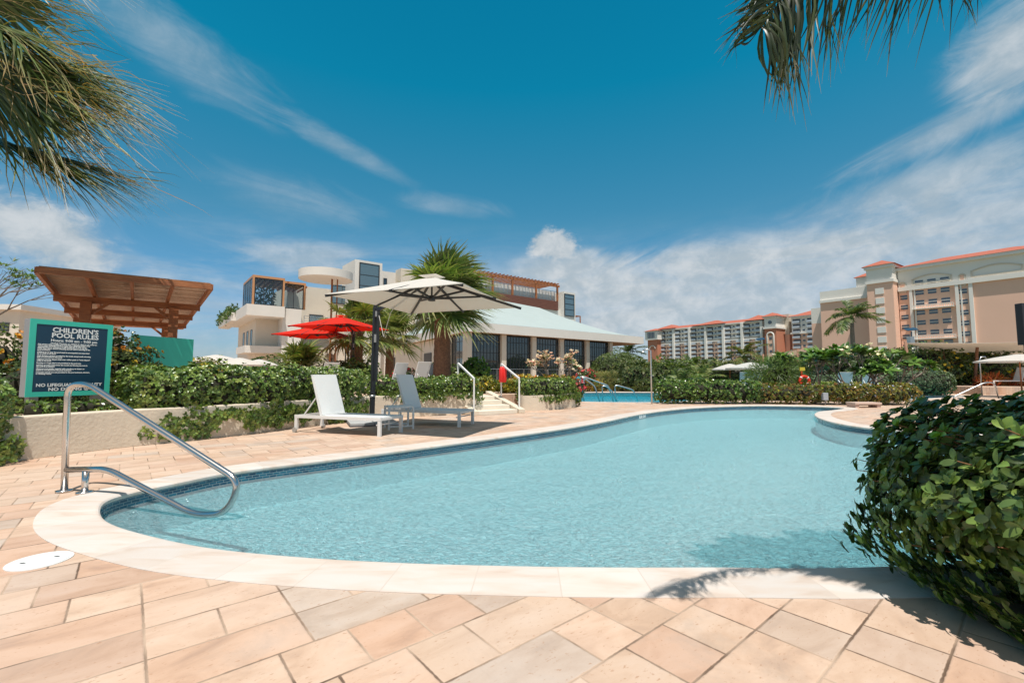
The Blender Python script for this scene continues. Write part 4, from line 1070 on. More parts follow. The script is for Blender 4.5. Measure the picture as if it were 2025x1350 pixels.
    # stair wall with archway, lower left
    part('stair_wall', CREAMW, t, lambda m: m.fb(fr, U(597, -3), U(690, -3), -3, .5, .45, Z(688, 640, -3)))
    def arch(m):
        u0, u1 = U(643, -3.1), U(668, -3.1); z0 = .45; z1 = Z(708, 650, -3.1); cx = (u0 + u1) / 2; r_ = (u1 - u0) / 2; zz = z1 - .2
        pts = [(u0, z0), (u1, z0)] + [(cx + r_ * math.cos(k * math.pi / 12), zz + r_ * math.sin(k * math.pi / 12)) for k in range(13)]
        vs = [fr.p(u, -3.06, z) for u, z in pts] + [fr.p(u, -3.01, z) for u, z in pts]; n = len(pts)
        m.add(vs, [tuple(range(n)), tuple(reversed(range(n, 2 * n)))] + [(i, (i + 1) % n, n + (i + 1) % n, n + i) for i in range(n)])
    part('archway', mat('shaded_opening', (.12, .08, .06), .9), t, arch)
    st = thing('outdoor_stair', 'outdoor stone stair with slim metal balustrade rising beside the building archway', 'stairs', fr.p(U(600, -7), -7, 0))
    ux, uy = U(617, -7, 730), U(655, -7, 730)
    for k in range(9):
        ww = (uy - ux) / 9; part('step', STONE, st, lambda m: m.fb(fr, ux + k * ww, ux + (k + 1) * ww - .004, -8.6, -7.0, .45, .45 + .26 * (9 - k) ))
    part('balustrade', DULL, st, lambda m: [m.bar(fr.p(ux, -8.65, .45 + 2.6 + z), fr.p(uy, -8.65, .45 + .3 + z), .05) for z in (.3, .6, .95)])
    return fr
FM = main_building()

def roof_terrace():
    o = D(1040, 560, 50); fr = Fr((o.x, o.y), A_)
    t = thing('terrace_block', 'upper block behind the pavilion roof with red timber slatting, roof pergola and glass tower', 'building', (o.x, o.y, 0))
    Z = lambda py, px, v=0: fr.uz(px, py, v)[1]
    U = lambda px, v=0, py=590: fr.uz(px, py, v)[0]
    u0, u1 = U(905), U(1104); zf = Z(612, 1104) ; zt = Z(586, 975)
    zs0, zs1 = Z(607, 1050), Z(588, 1050)
    part('wall', WHITEW, t, lambda m: m.fb(fr, u0, U(1112), 0.25, 9, .45, zs0 + .1))
    def slat(m):
        n = 7
        for k in range(n): m.fb(fr, u0, u1, 0.0, .12, zs0 + (zs1 - zs0) * k / n, zs0 + (zs1 - zs0) * (k + .86) / n)
    part('timber_cladding', mat('stained_cladding', (.20, .075, .05), .7, var=.3, vs=2, stretch=(1, 1, 8)), t, slat)
    part('parapet', GAPDARK, t, lambda m: m.fb(fr, u0, u1, .13, .24, zs0, zs1))
    zp = Z(557, 1050); zr = zs1
    def rl(m):
        n = 24
        for k in range(n + 1): m.fb(fr, u0 + (u1 - u0) * k / n - .02, u0 + (u1 - u0) * k / n + .02, .1, .14, zr, zr + 1.1)
        m.fb(fr, u0, u1, .08, .16, zr + 1.1, zr + 1.16)
    part('glass_balustrade', mat('pale_screen', (.62, .58, .54), .3), t, lambda m: m.fb(fr, u0, u1, .5, .54, zr, zr + 1.15)); part('balustrade_rail', DULL, t, rl)
    part('pergola_beam', WOOD, t, lambda m: [m.fb(fr, u0, u1 + .2, -.05, .12, zp - .12, zp + .12), m.fb(fr, u0, u1 + .2, 3.4, 3.6, zp - .12, zp + .12)])
    for px in (1103, 1061, 1014, 975, 935):
        u = U(px); part('pergola_post', WOOD, t, lambda m: [m.fb(fr, u - .09, u + .09, -.02, .16, zr, zp - .12)])
        part('pergola_post', WOOD, t, lambda m: [m.fb(fr, u - .09, u + .09, 3.4, 3.58, zr, zp - .12)])
    def ra(m):
        k = u0
        while k < u1: m.fb(fr, k, k + .08, -.4, 3.9, zp + .125, zp + .25); k += .5
    part('pergola_slats', WOOD, t, ra)
    part('back_wall', WHITEW, t, lambda m: m.fb(fr, u0, U(1110, 6), 6, 12, zs0, zp + .5))
    ua, ub = U(1111, .0), U(1134, .0); zt = Z(577, 1112)
    part('glass_tower', WHITEW, t, lambda m: m.fb(fr, ua, ub, -.3, 4, .45, zt))
    win(None, fr, ua + .05, ub - .25, -.34, Z(626, 1120), zt - .25, t, nh=[.3, .55, .8], fw=.1, gl=GLASSB)
    ta, tb = U(1136), U(1148); part('small_pergola', WOOD, t, lambda m: [m.fb(fr, ta, tb, 0, 2, Z(625, 1140), Z(623.5, 1140)), m.fb(fr, tb - .1, tb, 0, .1, .45, Z(625, 1140))])
roof_terrace()

# ---- big hotel on the right
HA = Vector((-.565, .825)).normalized()
def red_roof(m, fr, u0, u1, v0, v1, z0, h, ov=.8):
    u0, u1 = min(u0, u1) - ov, max(u0, u1) + ov; v0 -= ov; v1 += ov; k = min((u1 - u0), (v1 - v0)) * .5
    hh = min(h, 99); ins = k * .98
    b = [fr.p(u0, v0, z0), fr.p(u1, v0, z0), fr.p(u1, v1, z0), fr.p(u0, v1, z0)]
    if (u1 - u0) >= (v1 - v0): r = [fr.p(u0 + ins, (v0 + v1) / 2, z0 + hh), fr.p(u1 - ins, (v0 + v1) / 2, z0 + hh)]; f = [(0, 1, 5, 4), (1, 2, 5), (2, 3, 4, 5), (3, 0, 4)]
    else: r = [fr.p((u0 + u1) / 2, v0 + ins, z0 + hh), fr.p((u0 + u1) / 2, v1 - ins, z0 + hh)]; f = [(0, 1, 4), (1, 2, 5, 4), (2, 3, 5), (3, 0, 4, 5)]
    m.add(b + r, f + [(3, 2, 1, 0)])
HWHITE = mat('hotel_white_render', (.88, .83, .76), .85, var=.05, vs=.12)
def hotel():
    o = D(1774, 531, 141); fr = Fr((o.x, o.y), -HA)      # u increases towards the right / nearer
    t = thing('hotel_tower', 'tall peach and white hotel block with red tiled roof at the right', 'hotel', (o.x, o.y, 0))
    Z = lambda py, px, v=0: fr.uz(px, py, v)[1]
    U = lambda px, v=0, py=600: fr.uz(px, py, v)[0]
    zt = Z(531, 1776); uE = U(2100, 0, 560); zc = Z(570, 1810)
    part('wall', ORANGE, t, lambda m: m.fb(fr, 0, uE, 0, 18, -1, zc))
    part('upper_wall', HWHITE, t, lambda m: m.fb(fr, 0, uE, 0.02, 18, zc + .003, zt))
    part('cornice', HWHITE, t, lambda m: [m.fb(fr, 0, uE, -.7, .0, zc - .5, zc + .7), m.fb(fr, -.3, uE, -1.0, 0.015, zt - .9, zt)])
    part('roof', ROOFR, t, lambda m: red_roof(m, fr, 0, uE, 0, 18, zt + .003, 2.9, 1.2))
    # pilasters (white strips)
    for x in (1805, 1897): 
        u = U(x, -.6, 650); part('pilaster', HWHITE, t, lambda m: m.fb(fr, u - .35, u + .35, -.6, 0, -1, zc - .5)); part('pilaster', HWHITE, t, lambda m: m.fb(fr, u + .7, u + 1.0, -.4, 0, -1, zc - .5))
    u = U(1925, -.5, 650); part('pilaster', HWHITE, t, lambda m: m.fb(fr, u - .4, u + .4, -.5, 0, -1, zc - .5))
    # recessed blank bays framed by mouldings
    def mould(m, u0, u1, z0, z1, w=.35, arch=False):
        m.fb(fr, u0, u1, -.25, .0, z0, z0 + w); m.fb(fr, u0, u0 + w, -.25, 0, z0 + w, z1); m.fb(fr, u1 - w, u1, -.25, 0, z0 + w, z1)
        n = 12; h = (u1 - u0) * (.5 if arch else .12)
        for k in range(n):
            a = k / n; b = (k + 1) / n; ya = math.sin(a * math.pi) * h; yb = math.sin(b * math.pi) * h
            if arch: ya = math.sqrt(max(0, 1 - (2 * a - 1) ** 2)) * h; yb = math.sqrt(max(0, 1 - (2 * b - 1) ** 2)) * h
            m.bar(fr.p(u0 + (u1 - u0) * a, -.125, z1 + ya), fr.p(u0 + (u1 - u0) * b, -.125, z1 + yb), .25, w)
    part('moulding', CREAMW, t, lambda m: (mould(m, U(1924, 0), U(2026, 0, 560), zc + 1.2, zt - 4), mould(m, U(1806, 0), U(1886, 0), zc + 1.0, zt - 4.2), mould(m, U(1780, 0), U(1794, 0), zc - 1, zt - 5.5, .3, True), mould(m, U(1900, 0), U(1913, 0), zc - 1, zt - 5.0, .3, True)))
    part('arch_panel', ORANGE, t, lambda m: m.fb(fr, U(1781, 0), U(1793, 0), -.1, .0, zt - 8.2, zt - 5.2)); part('arch_panel', ORANGE, t, lambda m: m.fb(fr, U(1901, 0), U(1912, 0), -.1, .0, zt - 8.2, zt - 4.7))
    HW = glass_mat('hotel_window_glass', (.05, .065, .085), .1)
    rows = [(-4.6 - 3.05 * k) for k in range(11)]
    us = [U(1788), U(1820), U(1845), U(1871), U(1906)]
    def w(uc, z, wd, hg):
        f = part('window', HW, t, lambda m: m.fb(fr, uc - wd / 2, uc + wd / 2, -.08, .0, z - hg, z))
        part('sill', HWHITE, f, lambda m: [m.fb(fr, uc - wd / 2 - .1, uc + wd / 2 + .1, -.2, -.085, z - hg * .55, z - hg * .45)])
    for i, dz in enumerate(rows):
        z = zt + dz
        if z < 4: continue
        for k, u in enumerate(us):
            if k in (0, 4) and i < 1: continue
            w(u, z - (1.0 if k in (0, 4) else 0), 1.9 if k not in (0, 4) else 1.7, 1.35)
    for q in (2, 5):
        z = zt + rows[q] - 1.5 - 2.1 * (q == 2) * 0
        def bal(m):
            m.fb(fr, U(1806), U(1888), -1.6, -.02, z - 1.3, z - 1.1)
            m.fb(fr, U(1806), U(1888), -1.62, -1.54, z - .25, z - .1)
            a, b = U(1806), U(1888); n = 22
            for k in range(n + 1): m.fb(fr, a + (b - a) * k / n, a + (b - a) * k / n + .12, -1.6, -1.52, z - 1.1, z - .25)
        part('balcony', HWHITE, t, bal)
    # stair tower T1 (nearer the viewer)
    v = -4; ua, ub = U(1716, v), U(1768, v); zT = Z(529, 1720, v); zTc = Z(557, 1740, v)
    part('stair_tower', ORANGE, t, lambda m: m.fb(fr, ua, ub, v, 8, -1, zTc)); part('stair_tower_top', HWHITE, t, lambda m: [m.fb(fr, ua, ub, v + .02, 8, zTc + .003, zT), m.fb(fr, ua - .3, ub + .3, v - .4, 8.2, zTc - .4, zTc + .5), m.fb(fr, ua - .4, ub + .4, v - .6, 8.4, zT - .7, zT + .2)])
    part('tower_roof', ROOFR, t, lambda m: red_roof(m, fr, ua, ub, v, 8, zT + .21, 2.1, 1.0))
    uc = U(1742, v, 620)
    for k in range(8):
        z = zTc - 2.0 - k * 3.05
        part('blind_window', HWHITE, t, lambda m: [m.fb(fr, uc - 1.1, uc + 1.1, v - .15, v - .002, z - 1.9, z)])
    # lower wing S0
    v = 3; ua, ub = U(1622, v), U(1716, v); zS = Z(577, 1625, v); zSc = Z(596, 1640, v)
    part('side_wall', ORANGE, t, lambda m: m.fb(fr, ua, ub + 3, v, 16, -1, zSc)); part('side_parapet', HWHITE, t, lambda m: [m.fb(fr, ua, ub + 3, v + .02, 16, zSc + .003, zS), m.fb(fr, ua - .2, ub, v - .5, v + .015, zSc - .3, zSc + .6)])
    u5, u6 = U(1693, v - .0), U(1714, v - 0); z5 = Z(548, 1695, v)
    part('turret', HWHITE, t, lambda m: m.fb(fr, u5, ub + 3, v + 1, 12, zS, z5)); part('turret_roof', ROOFR, t, lambda m: red_roof(m, fr, u5, ub + 2, v + 1, 12, z5 + .003, 1.7, .6))
    v = 8; ux = U(1603, v); part('link_wall', ORANGE, t, lambda m: m.fb(fr, ux, ua + 1, v, 18, -1, Z(640, 1605, v))); part('link_wall_top', HWHITE, t, lambda m: m.fb(fr, ux, ua + 1, v + .02, 18, Z(640, 1605, v), Z(610, 1605, v)))
hotel()

def hotel_wing():
    o = D(1512, 632, 262); fr = Fr((o.x, o.y), -HA)
    t = thing('hotel_wing', 'long distant peach hotel wing with rows of balconies and a red tiled roof', 'hotel', (o.x, o.y, 0))
    Z = lambda py, px, v=0: fr.uz(px, py, v)[1]
    U = lambda px, v=0, py=680: fr.uz(px, py, v)[0]
    zt = Z(633, 1510); zc = Z(668.5, 1508)
    u0, u1 = U(1303), U(1512)
    part('wall', ORANGE, t, lambda m: m.fb(fr, u0, u1, 0, 16, -1, zc)); part('upper_wall', HWHITE, t, lambda m: m.fb(fr, u0, u1, .02, 16, zc + .003, zt))
    part('cornice', HWHITE, t, lambda m: [m.fb(fr, u0, u1, -1.2, -.0, zc - .4, zc + .5), m.fb(fr, u0, u1, -1.6, 0.015, zt - .7, zt)])
    def roofs(m):
        red_roof(m, fr, u0, u1, 0, 16, zt + .003, 2.6, 1.5)
        for (a, b) in ((1303, 1336), (1376, 1434), (1482, 1512)): red_roof(m, fr, U(a), U(b), -1.4, 17, zt + .35, 3.4, 1.5)
    part('roof', ROOFR, t, roofs)
    pil = [1306, 1335, 1366.5, 1398.7, 1433.7, 1471, 1510]
    pu = [U(x) for x in pil]
    for u in pu: part('pilaster', HWHITE, t, lambda m: m.fb(fr, u - .7, u + .7, -2.2, -.0, -1, zt - .7))
    HW = glass_mat('wing_window_glass', (.04, .055, .08), .1)
    BAL = mat('balcony_recess_shade', (.13, .135, .16), .5, var=.4, vs=.5); RAILM = mat('balcony_rail_white', (.55, .60, .66), .5)  # flat dark panels, shade of the balcony recesses put into the colour
    items = []
    nf = 10; fh = (zt - .8 - 4) / nf
    for i in range(len(pu) - 1):
        a, b = pu[i] + .7, pu[i + 1] - .7; w = b - a
        for k in range(nf):
            z = 4 + k * fh
            items.append(('B', a, a + w * .33, z)); items.append(('W', a + w * .45, a + w * .55, z)); items.append(('B', a + w * .67, b, z))
    nB = nW = 0; restB = MB(); restR = MB()
    items.sort(key=lambda q: -q[1])
    for kd, a, b, z in items:
        if kd == 'B':
            nB += 1
            if nB <= 90:
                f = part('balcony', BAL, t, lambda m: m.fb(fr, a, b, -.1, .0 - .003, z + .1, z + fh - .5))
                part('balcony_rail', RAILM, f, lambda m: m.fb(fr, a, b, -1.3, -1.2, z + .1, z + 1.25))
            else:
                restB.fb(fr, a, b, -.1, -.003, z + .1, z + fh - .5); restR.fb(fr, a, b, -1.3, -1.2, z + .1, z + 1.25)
        else:
            part('window', HW, t, lambda m: m.fb(fr, a, b, -.1, -.002, z + 1.0, z + fh - .8))
    o1 = restB.build('balcony_row', BAL, t); o1['kind'] = 'stuff'; o2 = restR.build('rail_row', RAILM, t); o2['kind'] = 'stuff'
    # projecting dividing slabs
    part('floor_slab', HWHITE, t, lambda m: [m.fb(fr, pu[i] + .7, pu[i + 1] - .7, -1.3, -.11, 4 + k * fh - .12, 4 + k * fh + .09) for i in range(len(pu) - 1) for k in range(1, nf)])
    # look-out tower at the far end
    v = -5; ua, ub = U(1281, v), U(1300, v); zl = Z(655, 1285, v); zm = Z(671, 1285, v)
    part('lookout_tower', ORANGED, t, lambda m: m.fb(fr, ua, ub, v, 6, -1, zm - .5)); part('lookout_room', HWHITE, t, lambda m: [m.fb(fr, ua - 1.2, ub + 1.2, v - 1.2, 7, zm - .5, zl)])
    part('lookout_window', HW, t, lambda m: [m.fb(fr, ua + 1 + k * (ub - ua - 2) / 5, ua + .6 + (k + 1) * (ub - ua - 2) / 5, v - 1.32, v - 1.21, zm + .7, zl - 1) for k in range(5)])
    part('lookout_roof', ROOFR, t, lambda m: red_roof(m, fr, ua, ub, v, 6, zl + .003, 2.0, 2.2))
    part('arch_moulding', HWHITE, t, lambda m: m.tube([fr.p((ua + ub) / 2 + math.cos(k * math.pi / 12) * 2.4, v - .1, zm - 7 + math.sin(k * math.pi / 12) * 2.4) for k in range(13)], .3, 6))
    # clock-like gate tower
    v = -6; ua, ub = U(1513, v), U(1536, v); zg = Z(627, 1515, v); zh = Z(649, 1515, v)
    part('gate_tower', ORANGED, t, lambda m: m.fb(fr, ua, ub, v, 6, -1, zh)); part('gate_tower_top', HWHITE, t, lambda m: [m.fb(fr, ua, ub, v + .02, 6, zh + .003, zg), m.fb(fr, ua - .5, ub + .5, v - .7, 6.5, zh - .4, zh + .7), m.fb(fr, ua - .6, ub + .6, v - .9, 6.6, zg - .5, zg + .2)])
    part('gate_tower_roof', ROOFR, t, lambda m: red_roof(m, fr, ua, ub, v, 6, zg + .21, 2.4, 1.4))
    uc = (ua + ub) / 2; rr = (ub - ua) * .28
    part('arch_moulding', HWHITE, t, lambda m: m.tube([fr.p(uc - rr, v - .15, 2)] + [fr.p(uc - math.cos(k * math.pi / 12) * rr, v - .15, zh - 2.5 - rr + math.sin(k * math.pi / 12) * rr) for k in range(13)] + [fr.p(uc + rr, v - .15, 2)], .45, 6))
    part('arch_panel', ORANGE, t, lambda m: m.fb(fr, uc - rr, uc + rr, v - .08, v - .002, 2, zh - 2.5 - rr))
    part('round_window', HW, t, lambda m: m.tube([fr.p(uc, v - .2, (zg + zh) / 2), fr.p(uc, v, (zg + zh) / 2)], 1.0, 16))
    for k in range(6): part('window', HW, t, lambda m: m.fb(fr, uc - .7, uc + .7, v - .2, v - .09, zh - 6.5 - k * 3.6, zh - 5.2 - k * 3.6))
    v = 4; ua, ub = U(1517, v), U(1562, v); zb = Z(622, 1545, v)
    part('blank_tower', CREAMW, t, lambda m: m.fb(fr, ua, ub, v, 20, Z(662, 1550, v), zb)); part('blank_tower_base', ORANGE, t, lambda m: m.fb(fr, ua, ub, v - .02, 20, -1, Z(662, 1550, v) - .003))
    # nearer wing, right
    v = 2; ua, ub = U(1567, v), U(1614, v); zr = Z(626, 1570, v); zk = Z(658, 1590, v)
    part('wall', ORANGE, t, lambda m: m.fb(fr, ua, ub, v, 16, -1, zk)); part('upper_wall', HWHITE, t, lambda m: m.fb(fr, ua, ub, v + .02, 16, zk + .003, zr))
    part('cornice', HWHITE, t, lambda m: m.fb(fr, ua - .3, ub, v - 1.1, v - .0, zk - .4, zk + .5)); part('cornice', HWHITE, t, lambda m: m.fb(fr, ua - .3, ub, v - 1.3, v + .015, zr - .6, zr)); part('roof', ROOFR, t, lambda m: red_roof(m, fr, ua, ub + 8, v, 16, zr + .003, 3.2, 1.5))
    w = ub - ua; nfl = 10; fh2 = (zr - 5) / nfl
    for k in range(nfl):
        z = 4 + k * fh2
        for (a, b) in ((.06, .38), (.68, .98)):
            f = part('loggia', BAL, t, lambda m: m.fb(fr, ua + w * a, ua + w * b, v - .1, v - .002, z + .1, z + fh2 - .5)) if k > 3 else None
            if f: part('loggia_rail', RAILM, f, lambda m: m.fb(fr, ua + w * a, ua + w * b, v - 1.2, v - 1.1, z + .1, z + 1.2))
        if k > 3: part('window', HW, t, lambda m: m.fb(fr, ua + w * .47, ua + w * .57, v - .1, v - .002, z + 1, z + fh2 - .8))
hotel_wing()

def simple_house(label, px0, px1, pyt, d, ddir, zroof, wins, mt=CREAMW, depth=9):
    p = D(px0, pyt, d); a = Vector(ddir).normalized(); fr = Fr((p.x, p.y), a); u1 = fr.uz(px1, pyt)[0]; zt = p.z
    t = thing('beige_house', label, 'house', (p.x, p.y, 0), 'beige houses behind the pergola')
    part('wall', mt, t, lambda m: m.fb(fr, 0, u1, 0, depth, -.5, zt))
    part('parapet', WHITEW, t, lambda m: m.fb(fr, -.35, u1 + .35, -.35, depth, zt + .003, zt + .35))
    for (x0, y0, x1, y1) in wins:
        ua, za = fr.uz(x0, y0); ub, zb = fr.uz(x1, y1)
        f = win(None, fr, ua, ub, -.0, zb, za, t, nm=1, fw=.08)
    return fr
simple_house('flat roofed beige house at the far left edge, window facing', -60, 40, 612, 30, (1, .1), 0, [(0, 638, 18, 655)])
simple_house('beige house with shallow cornice between the sign and pergola', 45, 105, 634, 38, (1, .25), 0, [(60, 648, 75, 656)])

# ------------------------------------------------------------------ vegetation generators
def lump(P, f=2.2, seed=0.0):
    x, y, z = P[:, 0], P[:, 1], P[:, 2]
    return (np.sin(x * f * 1.7 + seed) * np.cos(y * f * 1.3 + seed * 2) + np.sin(y * f * 2.3 + z * f * 1.9 + seed) * .7 + np.cos(x * f * 3.1 - z * f * 2.7 + seed * 3) * .5) / 2.2
GREEN = [(.08, .125, .03), (.12, .17, .04), (.06, .095, .025), (.17, .21, .055)]
DEEP = [(.05, .08, .028), (.075, .11, .035), (.04, .065, .024), (.10, .14, .045)]
YEL = [(.30, .28, .03), (.20, .22, .04), (.10, .15, .03), (.42, .30, .03)]
OLIVE = [(.12, .15, .05), (.09, .12, .04), (.17, .18, .06)]
def whorls(npb, P, N_, leafL, leafW, cols, per=6, hi=False, open_=.9, jitter=.35):
    n = len(P)
    P = np.repeat(P, per, axis=0); Nn = np.repeat(N_, per, axis=0); m = len(P)
    rv = rvec(m); tg = nrm(rv - Nn * np.sum(rv * Nn, 1, keepdims=True))
    Dr = nrm(tg * open_ + Nn * rng.uniform(.15, .9, (m, 1)) + np.array([0, 0, .12]))
    Sd = nrm(np.cross(Dr, Nn + rvec(m) * jitter)); Up = nrm(np.cross(Sd, Dr))
    L_ = leafL * rng.uniform(.65, 1.15, m); w = leafW * rng.uniform(.75, 1.15, m)
    cl = pick(cols, n, .16); cl = np.repeat(cl, per, axis=0) * rng.uniform(.75, 1.25, (m, 1))
    if hi:
        tt = np.array([0, .14, .36, .62, .86, 1.0]); ww = np.array([.06, .55, .95, 1.0, .62, .04])
        C = P[:, None, :] + Dr[:, None, :] * (L_[:, None] * tt)[..., None] - Up[:, None, :] * (L_[:, None] * .22 * tt ** 2)[..., None]
        npb.ribbons(C, np.repeat(Sd[:, None, :], 6, 1), np.repeat(Up[:, None, :], 6, 1), w[:, None] * ww, .22, cl)
    else:
        npb.diamonds(P, Dr, Sd, L_, w, cl, Up)
def hedge(name, label, path, halfw, z0, z1, leafL, leafW, cols, dens, cat='hedge', group=None, spill=0.0, hi=False, flowers=None, seed=0.0, lumps=.10, per=6, core=True, parent=None, rough=None):
    """path list of xy; cross-section a superellipse; returns the thing"""
    Pp = np.array([tuple(p) for p in curve(path, 5)]); seg = np.linalg.norm(np.diff(Pp, axis=0), axis=1); cum = np.concatenate([[0], np.cumsum(seg)]); Ln = cum[-1]
    t = thing(name, label, cat, (Pp[0][0], Pp[0][1], 0), group)
    hgt = (z1 - z0) / 2; n = int(dens * (Ln + halfw * 2) * (halfw + hgt) * 3.1)
    def sample(n, rfac):
        s = rng.uniform(-.5 * halfw, Ln + .5 * halfw, n); sc = np.clip(s, 0, Ln)
        i = np.clip(np.searchsorted(cum, sc) - 1, 0, len(seg) - 1); f = (sc - cum[i]) / seg[i]
        base = Pp[i] * (1 - f[:, None]) + Pp[i + 1] * f[:, None]; tg = (Pp[i + 1] - Pp[i]) / seg[i][:, None]; nn = np.stack([tg[:, 1], -tg[:, 0]], 1)
        over = (s - sc) / (.5 * halfw + 1e-6); shrink = np.sqrt(np.clip(1 - over ** 2, .02, 1))
        th = rng.uniform(-math.pi * .31, math.pi * 1.31, n)
        c, sn = np.cos(th), np.sin(th)
        rr_ = (np.abs(c) ** 3.4 + np.abs(sn) ** 3.4) ** (-1 / 3.4); cx = c * rr_; sz = sn * rr_
        w = halfw * rfac * shrink; off = cx * w
        z = (z0 + z1) / 2 + sz * hgt * rfac * (.4 + .6 * shrink)
        pos = np.concatenate([base + nn * off[:, None] + tg * (s - sc)[:, None], z[:, None]], 1)
        nv = nrm(np.concatenate([nn * (cx)[:, None] + tg * over[:, None] * .8, (sz)[:, None]], 1))
        return pos, nv, cx
    B = NP()
    pos, nv, cx = sample(n, 1.0)
    lu = lump(pos, 2.2, seed) * lumps + lump(pos, 7.0, seed + 3) * lumps * .45 + rng.normal(size=n) * .02
    pos += nv * lu[:, None]
    if spill:     # branches hanging over the wall, in tongues of different length
        q, qn, qx = sample(int(n * 1.6), 1.0); k = qx > .55; q, qn = q[k], qn[k]; hz = np.array([1, 1, 0])
        tongue = np.clip(lump(q * hz, 1.6, seed + 9) * .8 + lump(q * hz, 4.5, seed + 4) * .6 + .68, .08, 1.15); dd = tongue * spill * rng.uniform(0, 1, len(q)) ** .8
        q[:, 2] = z0 + .12 - dd + rng.normal(size=len(q)) * .03; out = hz * qn; q += nrm(out) * (.07 + .12 * rng.random((len(q), 1)) - .06 * (dd / spill)[:, None]); k = (dd > .03) & (q[:, 2] > .03)
        qn[:, 2] = -.1; whorls(B, q[k], nrm(qn[k]), leafL, leafW, cols, per, hi)
    keep = pos[:, 2] > max(0.02, -1); pos, nv = pos[keep], nv[keep]
    whorls(B, pos, nv, leafL, leafW, cols, per, hi)
    # sparser inner leaves
    pos, nv, cx = sample(int(n * .75), .86); pos += nv * (lump(pos, 2.2, seed) * lumps)[:, None]; whorls(B, pos, nv, leafL, leafW * 1.2, cols, max(4, per - 1), False)
    B.build('foliage', LEAF if rough is None else rough, t)
    if core:
        C = MB(); K = 14; vs = []; fs = []; M_ = len(Pp)
        for i in range(M_):
            tg = Pp[min(i + 1, M_ - 1)] - Pp[max(i - 1, 0)]; tg /= np.linalg.norm(tg); nn = np.array([tg[1], -tg[0]]); sh = .35 if i in (0, M_ - 1) else 1
            for k in range(K):
                a = 2 * math.pi * k / K; c, s_ = math.cos(a), math.sin(a)
                rr_ = (abs(c) ** 3.4 + abs(s_) ** 3.4) ** (-1 / 3.4); w = c * rr_ * halfw * .66 * sh; z = (z0 + z1) / 2 + s_ * rr_ * hgt * .72
                vs.append((Pp[i][0] + nn[0] * w, Pp[i][1] + nn[1] * w, z))
        for i in range(M_ - 1):
            for k in range(K): fs.append((i * K + k, i * K + (k + 1) % K, (i + 1) * K + (k + 1) % K, (i + 1) * K + k))
        fs.append(tuple(range(K))); fs.append(tuple(reversed(range((M_ - 1) * K, M_ * K))))
        C.add(vs, fs, True); C.build('dark_core', GAPDARK, t)  # solid core added to close the foliage, coloured as its inner shade
    if flowers:
        fcols, fn, fs_ = flowers; Fm = NP(); pos, nv, cx = sample(fn, 1.06)
        pos += nv * (lump(pos, 2.2, seed) * lumps)[:, None]
        k = pos[:, 2] > (z0 + z1) / 2 - .1 * hgt; pos, nv = pos[k], nv[k]
        whorls(Fm, pos, nv, fs_, fs_ * .45, fcols, 6, False); Fm.build('flowers', PETAL, t)
    return t
def supq(d, expo):
    q = 2 / expo; return d * (np.sum(np.abs(d) ** q, axis=-1, keepdims=True) ** (-1 / q))
def blob(name, label, c, r, leafL, leafW, cols, n, cat='shrub', group=None, per=5, hi=False, flowers=None, seed=0.0, lumps=.12, flat=0.0, mat_=None, stems=0, core=.68, expo=1.0, zmin=0.03):
    """rounded shrub: centre c (x,y,z), radii r"""
    c = np.array(c); r = np.array(r); t = thing(name, label, cat, (c[0], c[1], max(0, c[2] - r[2])), group); B = NP(); sup = lambda d: supq(d, expo)
    def samp(n, k):
        d = rvec(n); s = sup(d)
        lu = 1 + lump(d * 1.3 + c * .37, 2.3, seed) * lumps * 1.6 + lump(d, 6.5, seed + 2) * lumps * .6
        p = c + s * r * k * lu[:, None]; return p, nrm(d / r)
    p, nv = samp(n, 1.0); p += nv * rng.normal(size=(n, 1)) * .05 * r.min(); k = p[:, 2] > zmin; whorls(B, p[k], nv[k], leafL, leafW, cols, per, hi)
    p, nv = samp(n // 2, .80); k = p[:, 2] > zmin; whorls(B, p[k], nv[k], leafL, leafW, cols, max(3, per - 1), False)
    B.build('foliage', mat_ or LEAF, t)
    if core:
        C = MB(); vs = []; fs = []; K, J = 16, 9
        for j in range(J):
            ph = math.pi * j / (J - 1)
            for k in range(K):
                a = 2 * math.pi * k / K; d = np.array([[math.sin(ph) * math.cos(a), math.sin(ph) * math.sin(a), math.cos(ph)]])
                s = sup(d)
                lu = 1 + lump(d * 1.3 + c * .37, 2.3, seed)[0] * lumps * 1.6
                q = c + s[0] * r * core * lu; q[2] = max(q[2], zmin * .5); vs.append(tuple(q))
        for j in range(J - 1):
            for k in range(K): fs.append((j * K + k, j * K + (k + 1) % K, (j + 1) * K + (k + 1) % K, (j + 1) * K + k))
        C.add(vs, fs, True); C.build('dark_core', GAPDARK, t)  # added solid core, the shrub's inner shade put into its colour
    if stems:
        m = MB()
        for k in range(stems):
            an = rng.uniform(0, 6.28); q = c + np.array([math.cos(an), math.sin(an), rng.uniform(-.2, .6)]) * r * .8
            m.tube([(c[0] + rng.normal() * .05, c[1] + rng.normal() * .05, max(0, c[2] - r[2]) - .02), tuple((c + q) / 2 + np.array([0, 0, -.1])), tuple(q)], [.03, .02, .008], 6)
        m.build('stem', BRANCH, t)
    if flowers:
        fc, fn, fs_ = flowers; Fm = NP(); p, nv = samp(fn, 1.04); k = p[:, 2] > c[2] - r[2] * .3; whorls(Fm, p[k], nv[k], fs_, fs_ * .5, fc, 6, False); Fm.build('flowers', PETAL, t)
    return t

